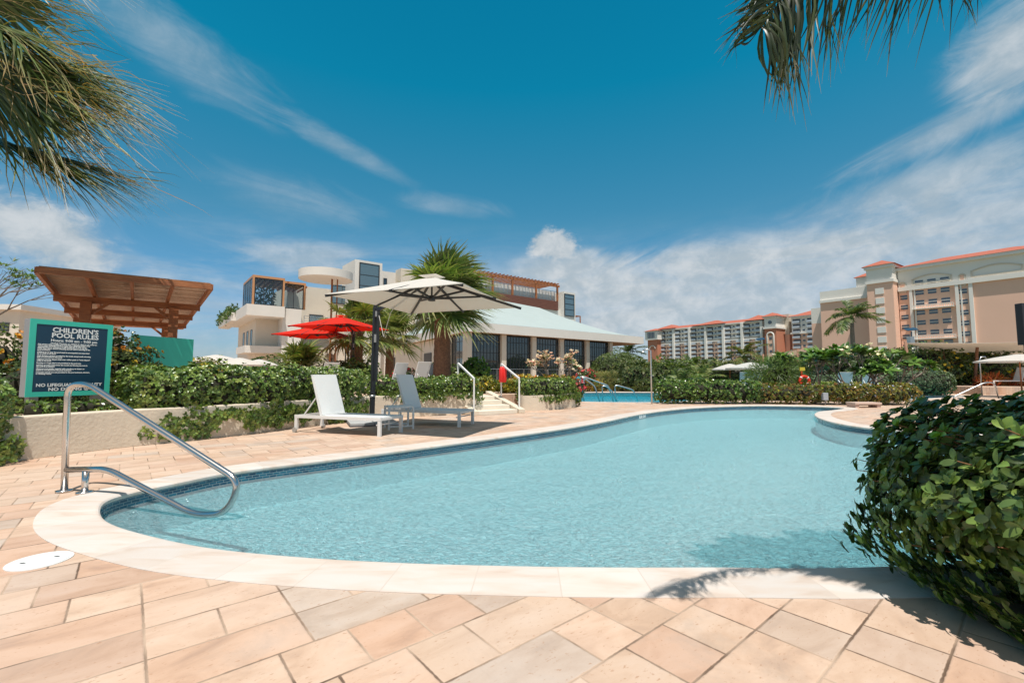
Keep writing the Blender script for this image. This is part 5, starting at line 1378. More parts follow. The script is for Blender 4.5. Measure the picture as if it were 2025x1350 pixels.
def fan_frond(B, base, dirv, pet, rad, nseg, cols, droop=.5, wind=(0, 0, 0), tipc=(.45, .30, .12), wig=0.0, spread=150, width=.022, up0=(0, 0, 1), cup=.25, tipstart=.72):
    """one palmate frond: petiole along dirv then nseg blades fanned about its end"""
    base = np.array(base, float); d = np.array(dirv, float); d /= np.linalg.norm(d); up = np.array(up0, float)
    side = np.cross(d, up); side /= max(np.linalg.norm(side), 1e-6); upn = np.cross(side, d); wind = np.array(wind, float)
    T = np.linspace(0, 1, 6)
    hub = base + d * pet + np.array([0, 0, -.10 * pet])
    C = np.array([base * (1 - t) + hub * t + np.array([0, 0, .08 * pet * math.sin(math.pi * t)]) for t in T])[None]
    B.ribbons(C, np.tile(side, (1, 6, 1)), np.tile(upn, (1, 6, 1)), np.full((1, 6), .018 + .01 * (rad / 1.5)), .5, np.array([[.22, .25, .07]]))
    an = np.radians(np.linspace(-spread, spread, nseg) + rng.normal(size=nseg) * 1.5)
    K = 8; T = np.linspace(0, 1, K)
    ln = rad * (.72 + .28 * np.cos(an * .6)) * rng.uniform(.88, 1.06, nseg)
    dirs = np.cos(an)[:, None] * d + np.sin(an)[:, None] * side + upn * (cup * (1 - np.cos(an)))[:, None]
    dirs = nrm(dirs)
    perp = nrm(-np.sin(an)[:, None] * d + np.cos(an)[:, None] * side)
    nn = nrm(np.cross(dirs, perp)); nn *= np.sign(np.sum(nn * upn, 1, keepdims=True) + 1e-9)
    grav = np.array([0, 0, -1.0])
    rnd = rng.uniform(.6, 1.4, nseg)
    C = hub + dirs[:, None, :] * (ln[:, None] * T)[..., None] + (grav * droop + wind)[None, None, :] * ((ln * rnd)[:, None] * T ** 2.4)[..., None]
    C += rvec(nseg)[:, None, :] * (T ** 3 * rad * .10)[None, :, None]
    if wig: C += perp[:, None, :] * (wig * rad * T[None] ** 1.5 * np.sin(T[None] * rng.uniform(2, 7, (nseg, 1)) + rng.uniform(0, 6.3, (nseg, 1))))[..., None] + np.array([0, 0, -1.0]) * (wig * 2.2 * rad * T[None] ** 4 * rng.random((nseg, 1)))[..., None]
    full = np.sin(np.radians(spread) / nseg) * rad * .5   # blades touch near the hub and part outwards
    wmax = np.maximum(width, full * 1.15)
    prof = np.interp(T, [0, .12, .45, .62, 1.0], [.12, .35, 1.0, .75, .05])
    Wd = np.tile(prof, (nseg, 1)) * wmax * rng.uniform(.85, 1.1, (nseg, 1))
    col = pick(cols, nseg, .15); tc = np.array(tipc); colv = np.repeat(col[:, None, :], K, 1)
    k = np.clip((T - tipstart) / (1 - tipstart + 1e-6), 0, 1)[None, :, None] * rng.uniform(.3, 1, (nseg, 1, 1)); colv = colv * (1 - k) + tc * k
    B.ribbons(C, np.repeat(perp[:, None, :], K, 1), np.repeat(nn[:, None, :], K, 1), Wd, .45, colv)
def fan_palm(label, base, h, rad, nfr, trunk_r, cols, cat='palm tree', wind=(.15, 0, 0), lean=(0, 0), skirt=0, pet=.9, nseg=34, group=None, upbias=.25, name='fan_palm', droop=.4, tip=(.40, .33, .16), tilt=0):
    b = Vector(base); t = thing(name, label, cat, tuple(b), group)
    top = b + Vector((lean[0], lean[1], h)); m = MB(); K = 26; pts = []; rr = []
    for i in range(K + 1):
        s = i / K; p = b.lerp(top, s) + Vector((lean[0], lean[1], 0)) * (.12 * math.sin(s * math.pi))
        pts.append(p); rr.append(trunk_r * (1.12 - .22 * s + (.14 * (1 - s) ** 6)) * (1 + .05 * (i % 2)))
    m.tube(pts, rr, 18)
    tr = m.build('trunk', BARK, t)
    # old leaf bases: short stubs in spiral on the trunk
    sb = MB(); ns = int(h * 34)
    for i in range(ns):
        s = .04 + .95 * i / ns; p = b.lerp(top, s) + Vector((lean[0], lean[1], 0)) * (.12 * math.sin(s * math.pi)); an = i * 2.4
        r_ = trunk_r * (1.10 - .22 * s); big = 1 + 1.3 * max(0, (s - .55)) / .45
        d = Vector((math.cos(an), math.sin(an), 0)); q = p + d * r_ * .93
        sb.bar(q, q + d * .035 * big + Vector((0, 0, .075 * big)), trunk_r * .42, .02 * big, up=d)
    sb.build('leaf_bases', BARK, t)
    B = NP(); ga = 2.39996; hub = np.array(top)
    for i in range(nfr):
        f = i / max(1, nfr - 1); an = i * ga + rng.normal() * .15; el = math.radians(82 - 122 * f ** 1.05 + upbias * 20 + rng.normal() * 5)
        d = np.array([math.cos(an) * math.cos(el), math.sin(an) * math.cos(el), math.sin(el)]) + np.array(wind) * .8
        fan_frond(B, hub + np.array([0, 0, .1 - .25 * f]), d, pet * rng.uniform(.8, 1.15), rad * rng.uniform(.85, 1.1), nseg, cols, droop=droop * rng.uniform(.6, 1.3), wind=np.array(wind) * .5, tipc=tip, up0=(0, 0, 1) if abs(d[2]) < .9 * np.linalg.norm(d) else (math.cos(an), math.sin(an), .2))
    B.build('crown', FROND, t)
    return t
def feather_frond(B, base, d, Lr, nl, leafL, leafW, cols, arch=.6, wind=(0, 0, 0), hang=.5, tipc=(.35, .28, .12), stem=(.16, .20, .06), up0=(0, 0, 1), curl=0.0, K=6, vee=.35):
    base = np.array(base, float); d = np.array(d, float); d /= np.linalg.norm(d); wind = np.array(wind, float)
    T = np.linspace(0, 1, 20); cen = base + d * (Lr * T)[:, None] + (np.array([0, 0, -arch]) + wind)[None] * (Lr * T ** 2)[:, None]
    tg = nrm(np.gradient(cen, axis=0)); sd = np.cross(tg, np.array(up0, float)); sd = nrm(sd); up = nrm(np.cross(sd, tg))
    B.ribbons(cen[None], sd[None], up[None], (np.linspace(.03, .005, 20) * Lr / 2.2)[None], .6, np.array([stem]))
    s = np.linspace(.12, .995, nl); ix = s * 19; i0 = np.clip(ix.astype(int), 0, 18); f = (ix - i0)[:, None]
    P = cen[i0] * (1 - f) + cen[i0 + 1] * f; t_ = tg[i0]; sdd = sd[i0]; upp = up[i0]
    for sg in (-1, 1):
        L_ = leafL * (np.sin(np.pi * (s * .82 + .12)) ** .6) * rng.uniform(.85, 1.1, nl)
        dr = nrm(sdd * sg + t_ * (.45 + .6 * s)[:, None] + upp * vee + rvec(nl) * .10)
        Tk = np.linspace(0, 1, K)
        C = P[:, None, :] + dr[:, None, :] * (L_[:, None] * Tk)[..., None] + (np.array([0, 0, -hang]) + wind)[None, None, :] * (L_[:, None] * Tk ** 2 * rng.uniform(.6, 1.4, (nl, 1)))[..., None]
        side = nrm(np.cross(dr, upp + rvec(nl) * .25)); nn = nrm(np.cross(side, dr))
        prof = np.interp(Tk, [0, .25, .6, 1], [.35, 1, .85, .05])
        col = pick(cols, nl, .15); k = np.clip((Tk - .8) / .2, 0, 1)[None, :, None] * rng.uniform(0, 1, (nl, 1, 1)); cv = np.repeat(col[:, None, :], K, 1) * (1 - k) + np.array(tipc) * k
        B.ribbons(C, np.repeat(side[:, None], K, 1), np.repeat(nn[:, None], K, 1), np.tile(prof, (nl, 1)) * leafW, .3, cv)
def feather_palm(label, base, h, Lr, nfr, tr, cols, wind=(.2, 0, 0), nl=46, leafL=.5, leafW=.02, arch=.45, hang=.5, group=None, lean=(0, 0), shaft=True, upb=75, low=-15, name='feather_palm', bark=None):
    b = Vector(base); t = thing(name, label, 'palm tree', tuple(b), group); top = b + Vector((lean[0], lean[1], h))
    if h > .15:
        m = MB(); K = 14; m.tube([b.lerp(top, i / K) for i in range(K + 1)], [tr * (1.25 - .45 * i / K) * (1 + .04 * (i % 2)) for i in range(K + 1)], 12); m.build('trunk', bark or BARKG, t)
        if shaft: part('crownshaft', mat('green_crownshaft', (.13, .19, .06), .5), t, lambda q: q.tube([top - Vector((0, 0, .02)), top + Vector((0, 0, h * .06)), top + Vector((0, 0, h * .13))], [tr * .85, tr * .95, tr * .4], 12))
    B = NP(); hub = np.array(top) + np.array([0, 0, h * .10 if shaft else 0])
    for i in range(nfr):
        f = i / max(1, nfr - 1); an = i * 2.39996 + rng.normal() * .12; el = math.radians(upb + (low - upb) * f + rng.normal() * 5)
        d = np.array([math.cos(an) * math.cos(el), math.sin(an) * math.cos(el), math.sin(el)])
        feather_frond(B, hub, d, Lr * rng.uniform(.85, 1.1), nl, leafL, leafW, cols, arch=arch * rng.uniform(.7, 1.2), wind=np.array(wind) * rng.uniform(.6, 1.2), hang=hang)
    B.build('crown', FROND, t); return t

# ------------------------------------------------------------------ near bush, right foreground
hi_cols = [(.09, .15, .04), (.12, .19, .05), (.17, .25, .06), (.065, .10, .032), (.22, .31, .07)]
def near_bush():
    t = blob('ficus_bush', 'large glossy round-leaved bush filling the right foreground beside the pool', (2.92, 1.68, .42), (.91, 1.20, .52), .056, .0165, hi_cols, 8200, 'bush', per=5, hi=True, lumps=.09, seed=1.2, core=.55, expo=.52, zmin=.03)
    # twig ends poking out with leaves
    m = MB(); B = NP(); c = np.array([2.92, 1.68, .42]); r = np.array([.91, 1.20, .52])
    for k in range(320):
        d = rvec(1)[0]; d[2] = abs(d[2]) * .9 - .25; d /= np.linalg.norm(d)
        s = supq(d[None], .52)[0]
        p0 = c + s * r * .72; p1 = c + s * r * rng.uniform(1.0, 1.12); p1[2] += rng.uniform(-.02, .05)
        if p1[2] < .05: continue
        pm = (p0 + p1) / 2 + rng.normal(size=3) * .02
        m.tube([tuple(p0), tuple(pm), tuple(p1)], [.005, .004, .0025], 5, cap=False)
        for q in (.35, .6, .85, 1.0):
            pp = p0 * (1 - q) + p1 * q; whorls(B, pp[None], nrm(d)[None], .060, .017, hi_cols + [(.16, .30, .03)], 4, True)
    m.build('twig', BRANCH, t); B.build('shoots', LEAF, t)
near_bush()

# ------------------------------------------------------------------ hedges of the planters
HCOL = [(.125, .20, .045), (.18, .26, .06), (.08, .135, .034), (.24, .30, .07)]
hedge('planter_hedge', 'dark glossy hedge drooping over the planter wall left of the rules sign', [(-7.9, 3.7), (-6.85, 5.2), (-6.60, 5.72)], .40, .22, 1.08, .062, .0165, HCOL, 150, spill=.32, seed=2.0, hi=True)
hedge('planter_hedge', 'long glossy green hedge spilling over the cream planter wall right of the rules sign', [(-6.1, 7.6), (-5.38, 8.6), (-4.82, 9.85), (-4.05, 11.2)], .50, .36, 1.19, .062, .0165, HCOL, 160, spill=.60, seed=4.0, hi=True, lumps=.16)
hedge('planter_hedge', 'low hedge behind the rules sign posts on the planter wall', [(-6.95, 6.55), (-6.35, 7.6)], .2, .44, .70, .055, .015, HCOL, 110, seed=5.0)
hedge('planter_hedge', 'green hedge on the planter wall between the umbrella mast and the right near lounger', [(-3.75, 11.9), (-2.9, 12.35), (-2.2, 12.65)], .46, .5, .98, .062, .017, HCOL, 110, spill=.25, seed=6.0, lumps=.14)
hedge('planter_hedge', 'green hedge on the planter wall just left of the stone steps', [(-2.2, 12.65), (-1.6, 12.9), (-1.25, 13.1)], .46, .5, 1.0, .062, .017, HCOL, 120, spill=.3, seed=7.0, lumps=.12)
hedge('planter_hedge', 'rounded dense green hedge on the curved planter right of the stone steps', [(.42, 14.55), (1.0, 14.75), (1.5, 15.3), (1.75, 16.2)], .52, .34, .95, .060, .017, HCOL, 130, spill=.20, seed=8.0, lumps=.08)
blob('creeper_clump', 'light green creeper hanging down the right end of the curved planter', (2.18, 16.0, .28), (.22, .35, .32), .06, .02, [(.12, .20, .03), (.20, .26, .05)], 170, cat='creeper')
blob('ixora_bush', 'orange and yellow flowering bush between the rules sign and the teal board', (-8.35, 9.6, 1.15), (.75, .6, .75), .07, .02, OLIVE + [(.10, .16, .03)], 1100, flowers=([(.75, .32, .03), (.80, .50, .04), (.70, .58, .05)], 260, .065), seed=3, lumps=.2)
blob('ixora_bush', 'orange and yellow flowering bush left of the rules sign', (-9.3, 7.9, 1.15), (.8, .7, .72), .07, .02, OLIVE + [(.10, .16, .03)], 1000, flowers=([(.75, .32, .03), (.80, .50, .04)], 130, .06), seed=5, lumps=.2)
blob('dark_shrub', 'dark green shrub in the planter just behind the rules sign', (-8.3, 7.9, .85), (.8, .7, .5), .07, .02, DEEP, 700, seed=6, cat='shrub')
blob('dark_shrub', 'green shrub between the orange flowering bush and the long hedge', (-7.3, 9.4, .8), (.7, .7, .45), .07, .02, GREEN, 700, seed=16, cat='shrub')
blob('croton_bush', 'yellow croton clump at the top of the stone steps, left part', (-.95, 15.6, .72), (.45, .3, .26), .12, .022, YEL, 220, cat='croton', seed=1)
blob('croton_bush', 'yellow croton clump at the top of the stone steps, right part', (-.1, 15.9, .68), (.45, .3, .22), .12, .022, YEL, 220, cat='croton', seed=2)
hedge('low_green_planting', 'low green planting row behind the yellow crotons', [(-1.8, 17.2), (0.0, 17.6)], .4, .45, .85, .07, .02, GREEN, 60, cat='shrub row', seed=12)
hedge('croton_row', 'row of yellow and orange crotons behind the rounded planter hedge', [(.2, 17.0), (1.4, 17.6), (2.2, 18.2)], .32, .45, 1.02, .10, .02, [(.50, .30, .03), (.42, .34, .04), (.55, .20, .03), (.12, .16, .03)], 50, cat='croton row', seed=13)
blob('leafy_shrub', 'bright green leafy shrub standing against the pavilion windows', (-1.6, 19.5, 1.1), (.62, .5, .62), .12, .04, [(.14, .26, .03), (.10, .20, .03)], 420, seed=5, lumps=.25)
blob('red_flower_bush', 'red flowering bush between the terrace loungers', (-4.35, 18.4, .95), (.5, .4, .42), .08, .02, GREEN, 300, flowers=([(.75, .06, .07), (.80, .12, .14)], 90, .08), seed=7, cat='flowering bush')
blob('red_flower_bush', 'red flowering bush by the far steel rails, left of the teal panel', (2.6, 19.6 - 1.0, .55), (.35, .3, .42), .08, .02, GREEN, 160, flowers=([(.80, .08, .09), (.75, .15, .16)], 90, .08), seed=8, cat='flowering bush')
blob('red_flower_bush', 'red flowering bush just behind the far pool, right of the teal panel', (5.0, 30.3, .8), (.8, .5, .55), .12, .03, GREEN, 200, flowers=([(.80, .08, .09), (.75, .15, .16)], 90, .12), seed=9, cat='flowering bush')
blob('olive_round_shrub', 'large rounded fine-leaved shrub at the right end of the pavilion', (7.6, 33.5, 1.4), (1.7, 1.5, 1.25), .16, .03, [(.12, .16, .05), (.16, .20, .07), (.08, .12, .04)], 1500, seed=3, mat_=LEAFM)
blob('leafy_shrub', 'dark leafy shrub among the terrace palms under the red umbrellas', (-7.2, 19.5, 1.0), (1.1, .8, .65), .12, .03, GREEN, 700, seed=13, lumps=.25)
blob('leafy_shrub', 'tall leafy shrub with a red bloom behind the hedge, left of the terrace loungers', (-6.2, 18.6, 1.0), (.7, .6, .6), .12, .03, [(.10, .17, .03), (.16, .22, .05)], 500, seed=14, lumps=.25)
blob('leafy_shrub', 'green shrub against the pavilion wall beside its grey door', (-3.8, 24.5, 1.0), (1.0, .7, .6), .14, .03, GREEN, 500, seed=15, lumps=.25)

# grass strip and crotons beyond the far pool
hedge('ornamental_grass', 'strip of tawny ornamental grass beyond the far pool', [(5.6, 30.2), (9.0, 30.5)], .6, .05, 1.1, .35, .012, [(.30, .26, .08), (.22, .20, .06), (.14, .17, .05)], 34, cat='grass strip', seed=14, rough=LEAFM)['label'] = 'strip of tawny ornamental grass beyond the far pool'
hedge('croton_row', 'orange and yellow crotons beyond the steel rails of the far pool', [(3.4, 29.4), (5.6, 29.5)], .4, .05, .75, .14, .03, [(.45, .28, .04), (.35, .18, .04), (.14, .16, .04)], 40, cat='croton row', seed=15)

# far hedge on the pool's back edge
hedge('far_hedge', 'dense green hedge along the far pool edge beside the shower pole', [(5.75, 17.45), (6.7, 17.45), (8.2, 17.35), (9.1, 17.45)], .55, .03, .86, .085, .026, [(.08, .15, .03), (.12, .20, .04), (.05, .10, .02), (.18, .24, .05)], 62, seed=21, lumps=.06)
hedge('flowering_hedge', 'olive and yellow flowering hedge along the far pool edge, left of the low bench', [(9.3, 17.45), (10.5, 17.3), (12.0, 16.9)], .6, .03, .70, .085, .024, [(.16, .17, .03), (.22, .20, .04), (.09, .12, .03), (.20, .10, .03)], 60, flowers=([(.55, .58, .75), (.50, .38, .05)], 45, .05), seed=22, lumps=.14)
hedge('flowering_hedge', 'olive and yellow flowering hedge behind the low stone bench', [(12.1, 16.9), (13.4, 16.8), (14.6, 17.2)], .65, .03, .68, .085, .024, [(.16, .17, .03), (.24, .20, .04), (.09, .12, .03), (.28, .16, .03)], 58, flowers=([(.55, .58, .75), (.60, .45, .05)], 45, .05), seed=23, lumps=.16)
blob('sago_clump', 'fine spiky green clump standing above the far flowering hedge', (11.3, 19.5, 1.05), (1.1, .7, .65), .40, .012, [(.09, .15, .04), (.14, .20, .05)], 420, seed=31, core=.4, mat_=LEAFM, cat='shrub')

# frangipani
def frangipani(label, base, h, spread, ntips, leafy, fcol, leafL=.22, seed=1):
    r_ = random.Random(seed); b = Vector(base); t = thing('frangipani', label, 'tree', tuple(b)); m = MB(); tips = []
    def grow(p, d, ln, rad, lv):
        q = p + d * ln; m.tube([p, p.lerp(q, .5) + Vector((r_.uniform(-.03, .03), r_.uniform(-.03, .03), 0)) * ln, q], [rad, rad * .85, rad * .75], 7)
        if lv == 0: tips.append((q, d)); return
        for k in range(2 if r_.random() < .55 else 3):
            dd = (d + Vector((r_.uniform(-1, 1) * spread, r_.uniform(-1, 1) * spread, r_.uniform(-.05, .5)))).normalized(); grow(q, dd, ln * r_.uniform(.62, .92), rad * .72, lv - 1)
    for k in range(4):
        an = k * 1.6 + r_.random(); grow(b + Vector((math.cos(an), math.sin(an), 0)) * .06, Vector((math.cos(an) * spread, math.sin(an) * spread, .9)).normalized(), h * .36, .035 * h / 1.5, 3)
    m.build('branches', BARKG, t)
    P = np.array([tuple(q) for q, d in tips]); Dn = np.array([tuple(d) for q, d in tips]); B = NP()
    whorls(B, P, nrm(Dn + np.array([0, 0, .4])), leafL, leafL * .16, [(.09, .17, .03), (.14, .24, .05), (.06, .12, .03)], leafy, True, open_=1.0); B.build('foliage', LEAF, t)
    Fm = NP(); sel = rng.random(len(P)) < fcol[1]; Pf = P[sel]
    if len(Pf):
        for k in range(5): whorls(Fm, Pf + np.array([0, 0, .05]) + rng.normal(size=Pf.shape) * fcol[2] * .8, np.tile([[0, -.3, 1.0]], (len(Pf), 1)), fcol[2], fcol[2] * .4, fcol[0], 6, False, open_=.8)
        Fm.build('flowers', PETAL, t)
    return t
frangipani('sparse frangipani with cream pink flower clusters in front of the pavilion windows', (1.75, 18.5, .5), 1.35, .62, 0, 5, ([(.70, .50, .32), (.74, .62, .45), (.66, .42, .28)], .85, .12), .15, 5)
fbase = G(1705, 795); 
frangipani('broad leafy frangipani with cream flowers above the far flowering hedge', (14.1, 18.6, .1), 2.1, .95, 0, 15, ([(.75, .66, .38), (.78, .72, .52)], .35, .14), .40, 11)
frangipani('leafy frangipani with pale flowers left of the broad one, beside the lifebuoy', (12.6, 19.6, .1), 1.95, .8, 0, 14, ([(.75, .66, .38), (.78, .72, .52)], .25, .11), .38, 12)
frangipani('small leafy frangipani at the right end of the garden bed', (16.2, 19.6, .1), 1.9, .8, 0, 14, ([(.75, .66, .38)], .12, .1), .38, 13)

# clipped hedges and beds beyond the second pool, right
blob('clipped_bush', 'boxy silver green clipped bush behind the small right handrail', (21.9, 24.4, .62), (1.25, .9, .62), .07, .03, [(.13, .19, .10), (.17, .23, .13), (.10, .15, .08)], 2600, cat='clipped bush', seed=40, lumps=.02, expo=.55, core=.9, mat_=LEAFM)
hedge('clipped_hedge', 'low rounded silver green clipped hedge leading to the boxy bush', [(15.8, 25.5), (18.5, 26.4), (21, 26.0)], .55, .05, 1.0, .09, .035, [(.13, .19, .10), (.17, .23, .13), (.10, .15, .08)], 60, seed=41, lumps=.03, rough=LEAFM)
hedge('lime_bed', 'lime green ground planting in front of the clipped hedge', [(15.8, 24.0), (18.5, 24.3), (20.4, 24.0)], .5, .03, .62, .12, .03, [(.20, .26, .05), (.14, .20, .04), (.28, .28, .05)], 45, cat='planting bed', seed=42, rough=LEAFM)
for i, (px, lb) in enumerate(((1960, 'orange red spiky bromeliad left of the right edge lounger'), (2018, 'orange red spiky bromeliad right of the right edge lounger'))):
    p = D(px, 772, 27); blob('bromeliad', lb, (p.x, p.y, .55), (.55, .4, .42), .5, .03, [(.60, .14, .04), (.50, .10, .04), (.45, .20, .06)], 70, cat='bromeliad', group='orange bromeliads', seed=i, core=0, mat_=LEAFM)
blob('yellow_flower_tree', 'broad yellow-flowered tree behind the leaning sail posts, left one', (26.5, 29.5, 1.45), (2.9, 2.0, 1.35), .16, .045, [(.07, .12, .03), (.11, .16, .04)], 1800, cat='tree', flowers=([(.70, .52, .03)], 140, .13), seed=50, lumps=.25, stems=5)
blob('yellow_flower_tree', 'broad green tree behind the leaning sail posts at the right edge', (32, 31, 1.5), (3.2, 2.0, 1.35), .16, .045, [(.07, .12, .03), (.11, .16, .04)], 1800, cat='tree', flowers=([(.70, .52, .03)], 60, .13), seed=51, lumps=.25, stems=5)

# garden mass between pools and hotel
spots = [  # px, py centre, distance, rx, rz, colours, leaf
    (1225, 735, 40, 2.4, 1.3, GREEN, .22, 'dark shrub mass behind the round pavilion shrub'),
    (1262, 737, 30, 1.5, 1.0, OLIVE, .20, 'olive shrub behind the shower pole'),
    (1330, 738, 30, 1.9, 1.1, GREEN, .22, 'green shrub among the low palms beyond the far hedge'),
    (1395, 738, 32, 2.2, 1.2, OLIVE, .22, 'olive green shrub in the middle of the far garden'),
    (1455, 748, 29, 2.0, 1.1, DEEP, .20, 'dark shrub below the far cream umbrellas'),
    (1530, 747, 31, 2.2, 1.3, DEEP, .22, 'dark shrub left of the lifebuoy'),
    (1585, 735, 34, 2.2, 1.6, GREEN, .22, 'tall green shrub directly behind the lifebuoy'),
    (1650, 725, 30, 2.2, 1.6, DEEP, .22, 'dark foliage behind the broad frangipani'),
    (1730, 728, 28, 2.0, 1.3, DEEP, .20, 'dark foliage behind the right frangipani'),
    (1800, 745, 34, 2.2, 1.0, DEEP, .22, 'dark shrub in the shade of the big sail'),
    (1850, 728, 38, 3.0, 1.4, DEEP, .24, 'dark trees under the big shade sail'),
    (1300, 737, 50, 3.2, 1.9, OLIVE, .30, 'far olive tree line left of the hotel lookout'),
    (1380, 737, 60, 5, 2.5, DEEP, .36, 'far dark tree line below the hotel wing'),
    (1480, 733, 60, 5, 2.2, DEEP, .36, 'far tree line behind the cream umbrellas'),
    (1580, 729, 60, 5, 2.8, DEEP, .36, 'far tree line below the gate tower'),
    (1690, 718, 62, 5.5, 2.6, DEEP, .36, 'far tree line below the hotel side wall'),
    (1800, 718, 64, 6, 2.6, OLIVE, .36, 'far tree line below the hotel front'),
    (1930, 718, 60, 7, 2.8, DEEP, .36, 'far tree line at the right edge'),
    (455, 742, 30, 2.4, 1.2, GREEN, .22, 'green shrubs under the cream umbrellas left'),
    (545, 738, 32, 2.2, 1.3, OLIVE, .22, 'olive shrub left of the small fan palm'),
    (385, 744, 30, 2.6, 1.0, DEEP, .22, 'dark shrubs behind the teal board')]
for i, (px, py, d, rx, rz, cols, lf, lb) in enumerate(spots):
    p = D(px, py - 22, d); rz = max(.5, p.z * .62); p.z = p.z - rz; blob('garden_shrub' if d < 45 else 'far_tree', lb, (p.x, p.y, max(p.z, rz * .55)), (rx, rx * .7, rz), lf, lf * .22, cols, int(900 if d < 45 else 1300), cat='shrub' if d < 45 else 'tree', seed=i * 1.7, lumps=.28, per=5, mat_=LEAFM)

# ------------------------------------------------------------------ palms
PC = [(.14, .20, .055), (.19, .25, .075), (.10, .15, .045), (.25, .27, .10)]
PCY = [(.16, .20, .05), (.22, .25, .07), (.10, .14, .04), (.30, .28, .09)]
p = D(874, 742, 18.2); fan_palm('stout fan palm with thick brown trunk in front of the pavilion corner', (p.x, p.y, .45), 3.80, 1.40, 40, .31, PC, wind=(.34, 0, .0), pet=1.05, nseg=44, upbias=.15, droop=.24)
p = D(704, 742, 21.5); fan_palm('fan palm with brown trunk behind the red umbrellas', (p.x, p.y, .45), 2.75, 1.05, 30, .28, PCY, wind=(.25, 0, 0), pet=1.2, nseg=34, upbias=.4)
p = D(590, 742, 23); fan_palm('small low fan palm in front of the building stairs', (p.x, p.y, .45), 1.0, 1.0, 24, .2, PCY, wind=(.25, 0, 0), pet=.8, nseg=30, upbias=.5)
p = D(770, 742, 26); fan_palm('fan palm half hidden behind the white umbrella mast', (p.x, p.y, .45), 2.9, 1.15, 26, .22, PCY, wind=(.25, 0, 0), pet=1.1, nseg=30)
p = D(500, 742, 27); feather_palm('short wind-bent feather palm left of the resort building', (p.x, p.y, 0), 1.1, 1.9, 13, .13, DEEP + PC, wind=(.35, 0, 0), leafL=.55, leafW=.028)
p = D(1690, 742, 52); feather_palm('slender royal palm standing before the hotel side wall', (p.x, p.y, 0), 7.0, 3.3, 15, .24, DEEP + PC, wind=(.25, 0, 0), nl=44, leafL=.95, leafW=.045, arch=.40)
p = D(1473, 742, 44); feather_palm('royal palm with bronze fronds in front of the hotel wing', (p.x, p.y, 0), 2.6, 2.8, 14, .24, [(.22, .16, .06), (.14, .17, .05), (.10, .14, .04)], wind=(.15, 0, 0), nl=40, leafL=.7, leafW=.04)
p = D(1243, 742, 50); feather_palm('dark palm beyond the right end of the pavilion', (p.x, p.y, 0), 3.4, 2.6, 13, .17, DEEP, wind=(.1, 0, 0), nl=36, leafL=.7, leafW=.04, shaft=False)
p = D(1268, 742, 38); feather_palm('yellowing palm beside the shower pole', (p.x, p.y, 0), 1.3, 2.0, 13, .14, OLIVE + PCY, wind=(-.1, 0, 0), nl=34, leafL=.55, leafW=.03, shaft=False)
for i, (px, d, h, L_, lb) in enumerate(((1345, 24, .3, 1.9, 'low arching feather palm behind the far hedge, left one'), (1385, 26, .4, 2.1, 'low arching feather palm behind the far hedge, right one'), (1365, 33, 1.4, 2.1, 'upright young palm above the far low palms'),
                                         (1428, 38, 1.1, 1.8, 'small palm left of the royal palm with bronze fronds'), (1505, 36, .8, 1.9, 'low palm below the hotel gate tower'), (1540, 23, .25, 1.2, 'low palm above the far flowering hedge'))):
    p = D(px, 742, d); feather_palm(lb, (p.x, p.y, .05), h, L_, 15, .12, PC + PCY if i % 2 else DEEP + PC, wind=(.08, 0, 0), nl=36, leafL=.5, leafW=.024, shaft=False, group='garden palms beyond the far hedge', upb=80, low=12, arch=.5)
for i, (px, d, h, lb) in enumerate(((1228, 45, 2.0, 'palm with drooping leaves right of the pavilion shrub'), (1885, 70, 4.2, 'palm top above the big sail, left'), (1930, 66, 4.0, 'palm top above the big sail, middle'), (1958, 66, 4.4, 'palm top above the big sail, right'))):
    p = D(px, 742, d); feather_palm(lb, (p.x, p.y, 0), h, 1.8, 12, .14, DEEP + PC, wind=(.1, 0, 0), nl=28, leafL=.6, leafW=.04, shaft=False, group='distant palms')
p = D(330, 742, 26)
blob('leafy_shrub', 'yellow leaved shrub top behind the teal board', (D(400, 725, 20).x, 20, 1.3), (.8, .6, .5), .1, .03, YEL, 200, seed=77)

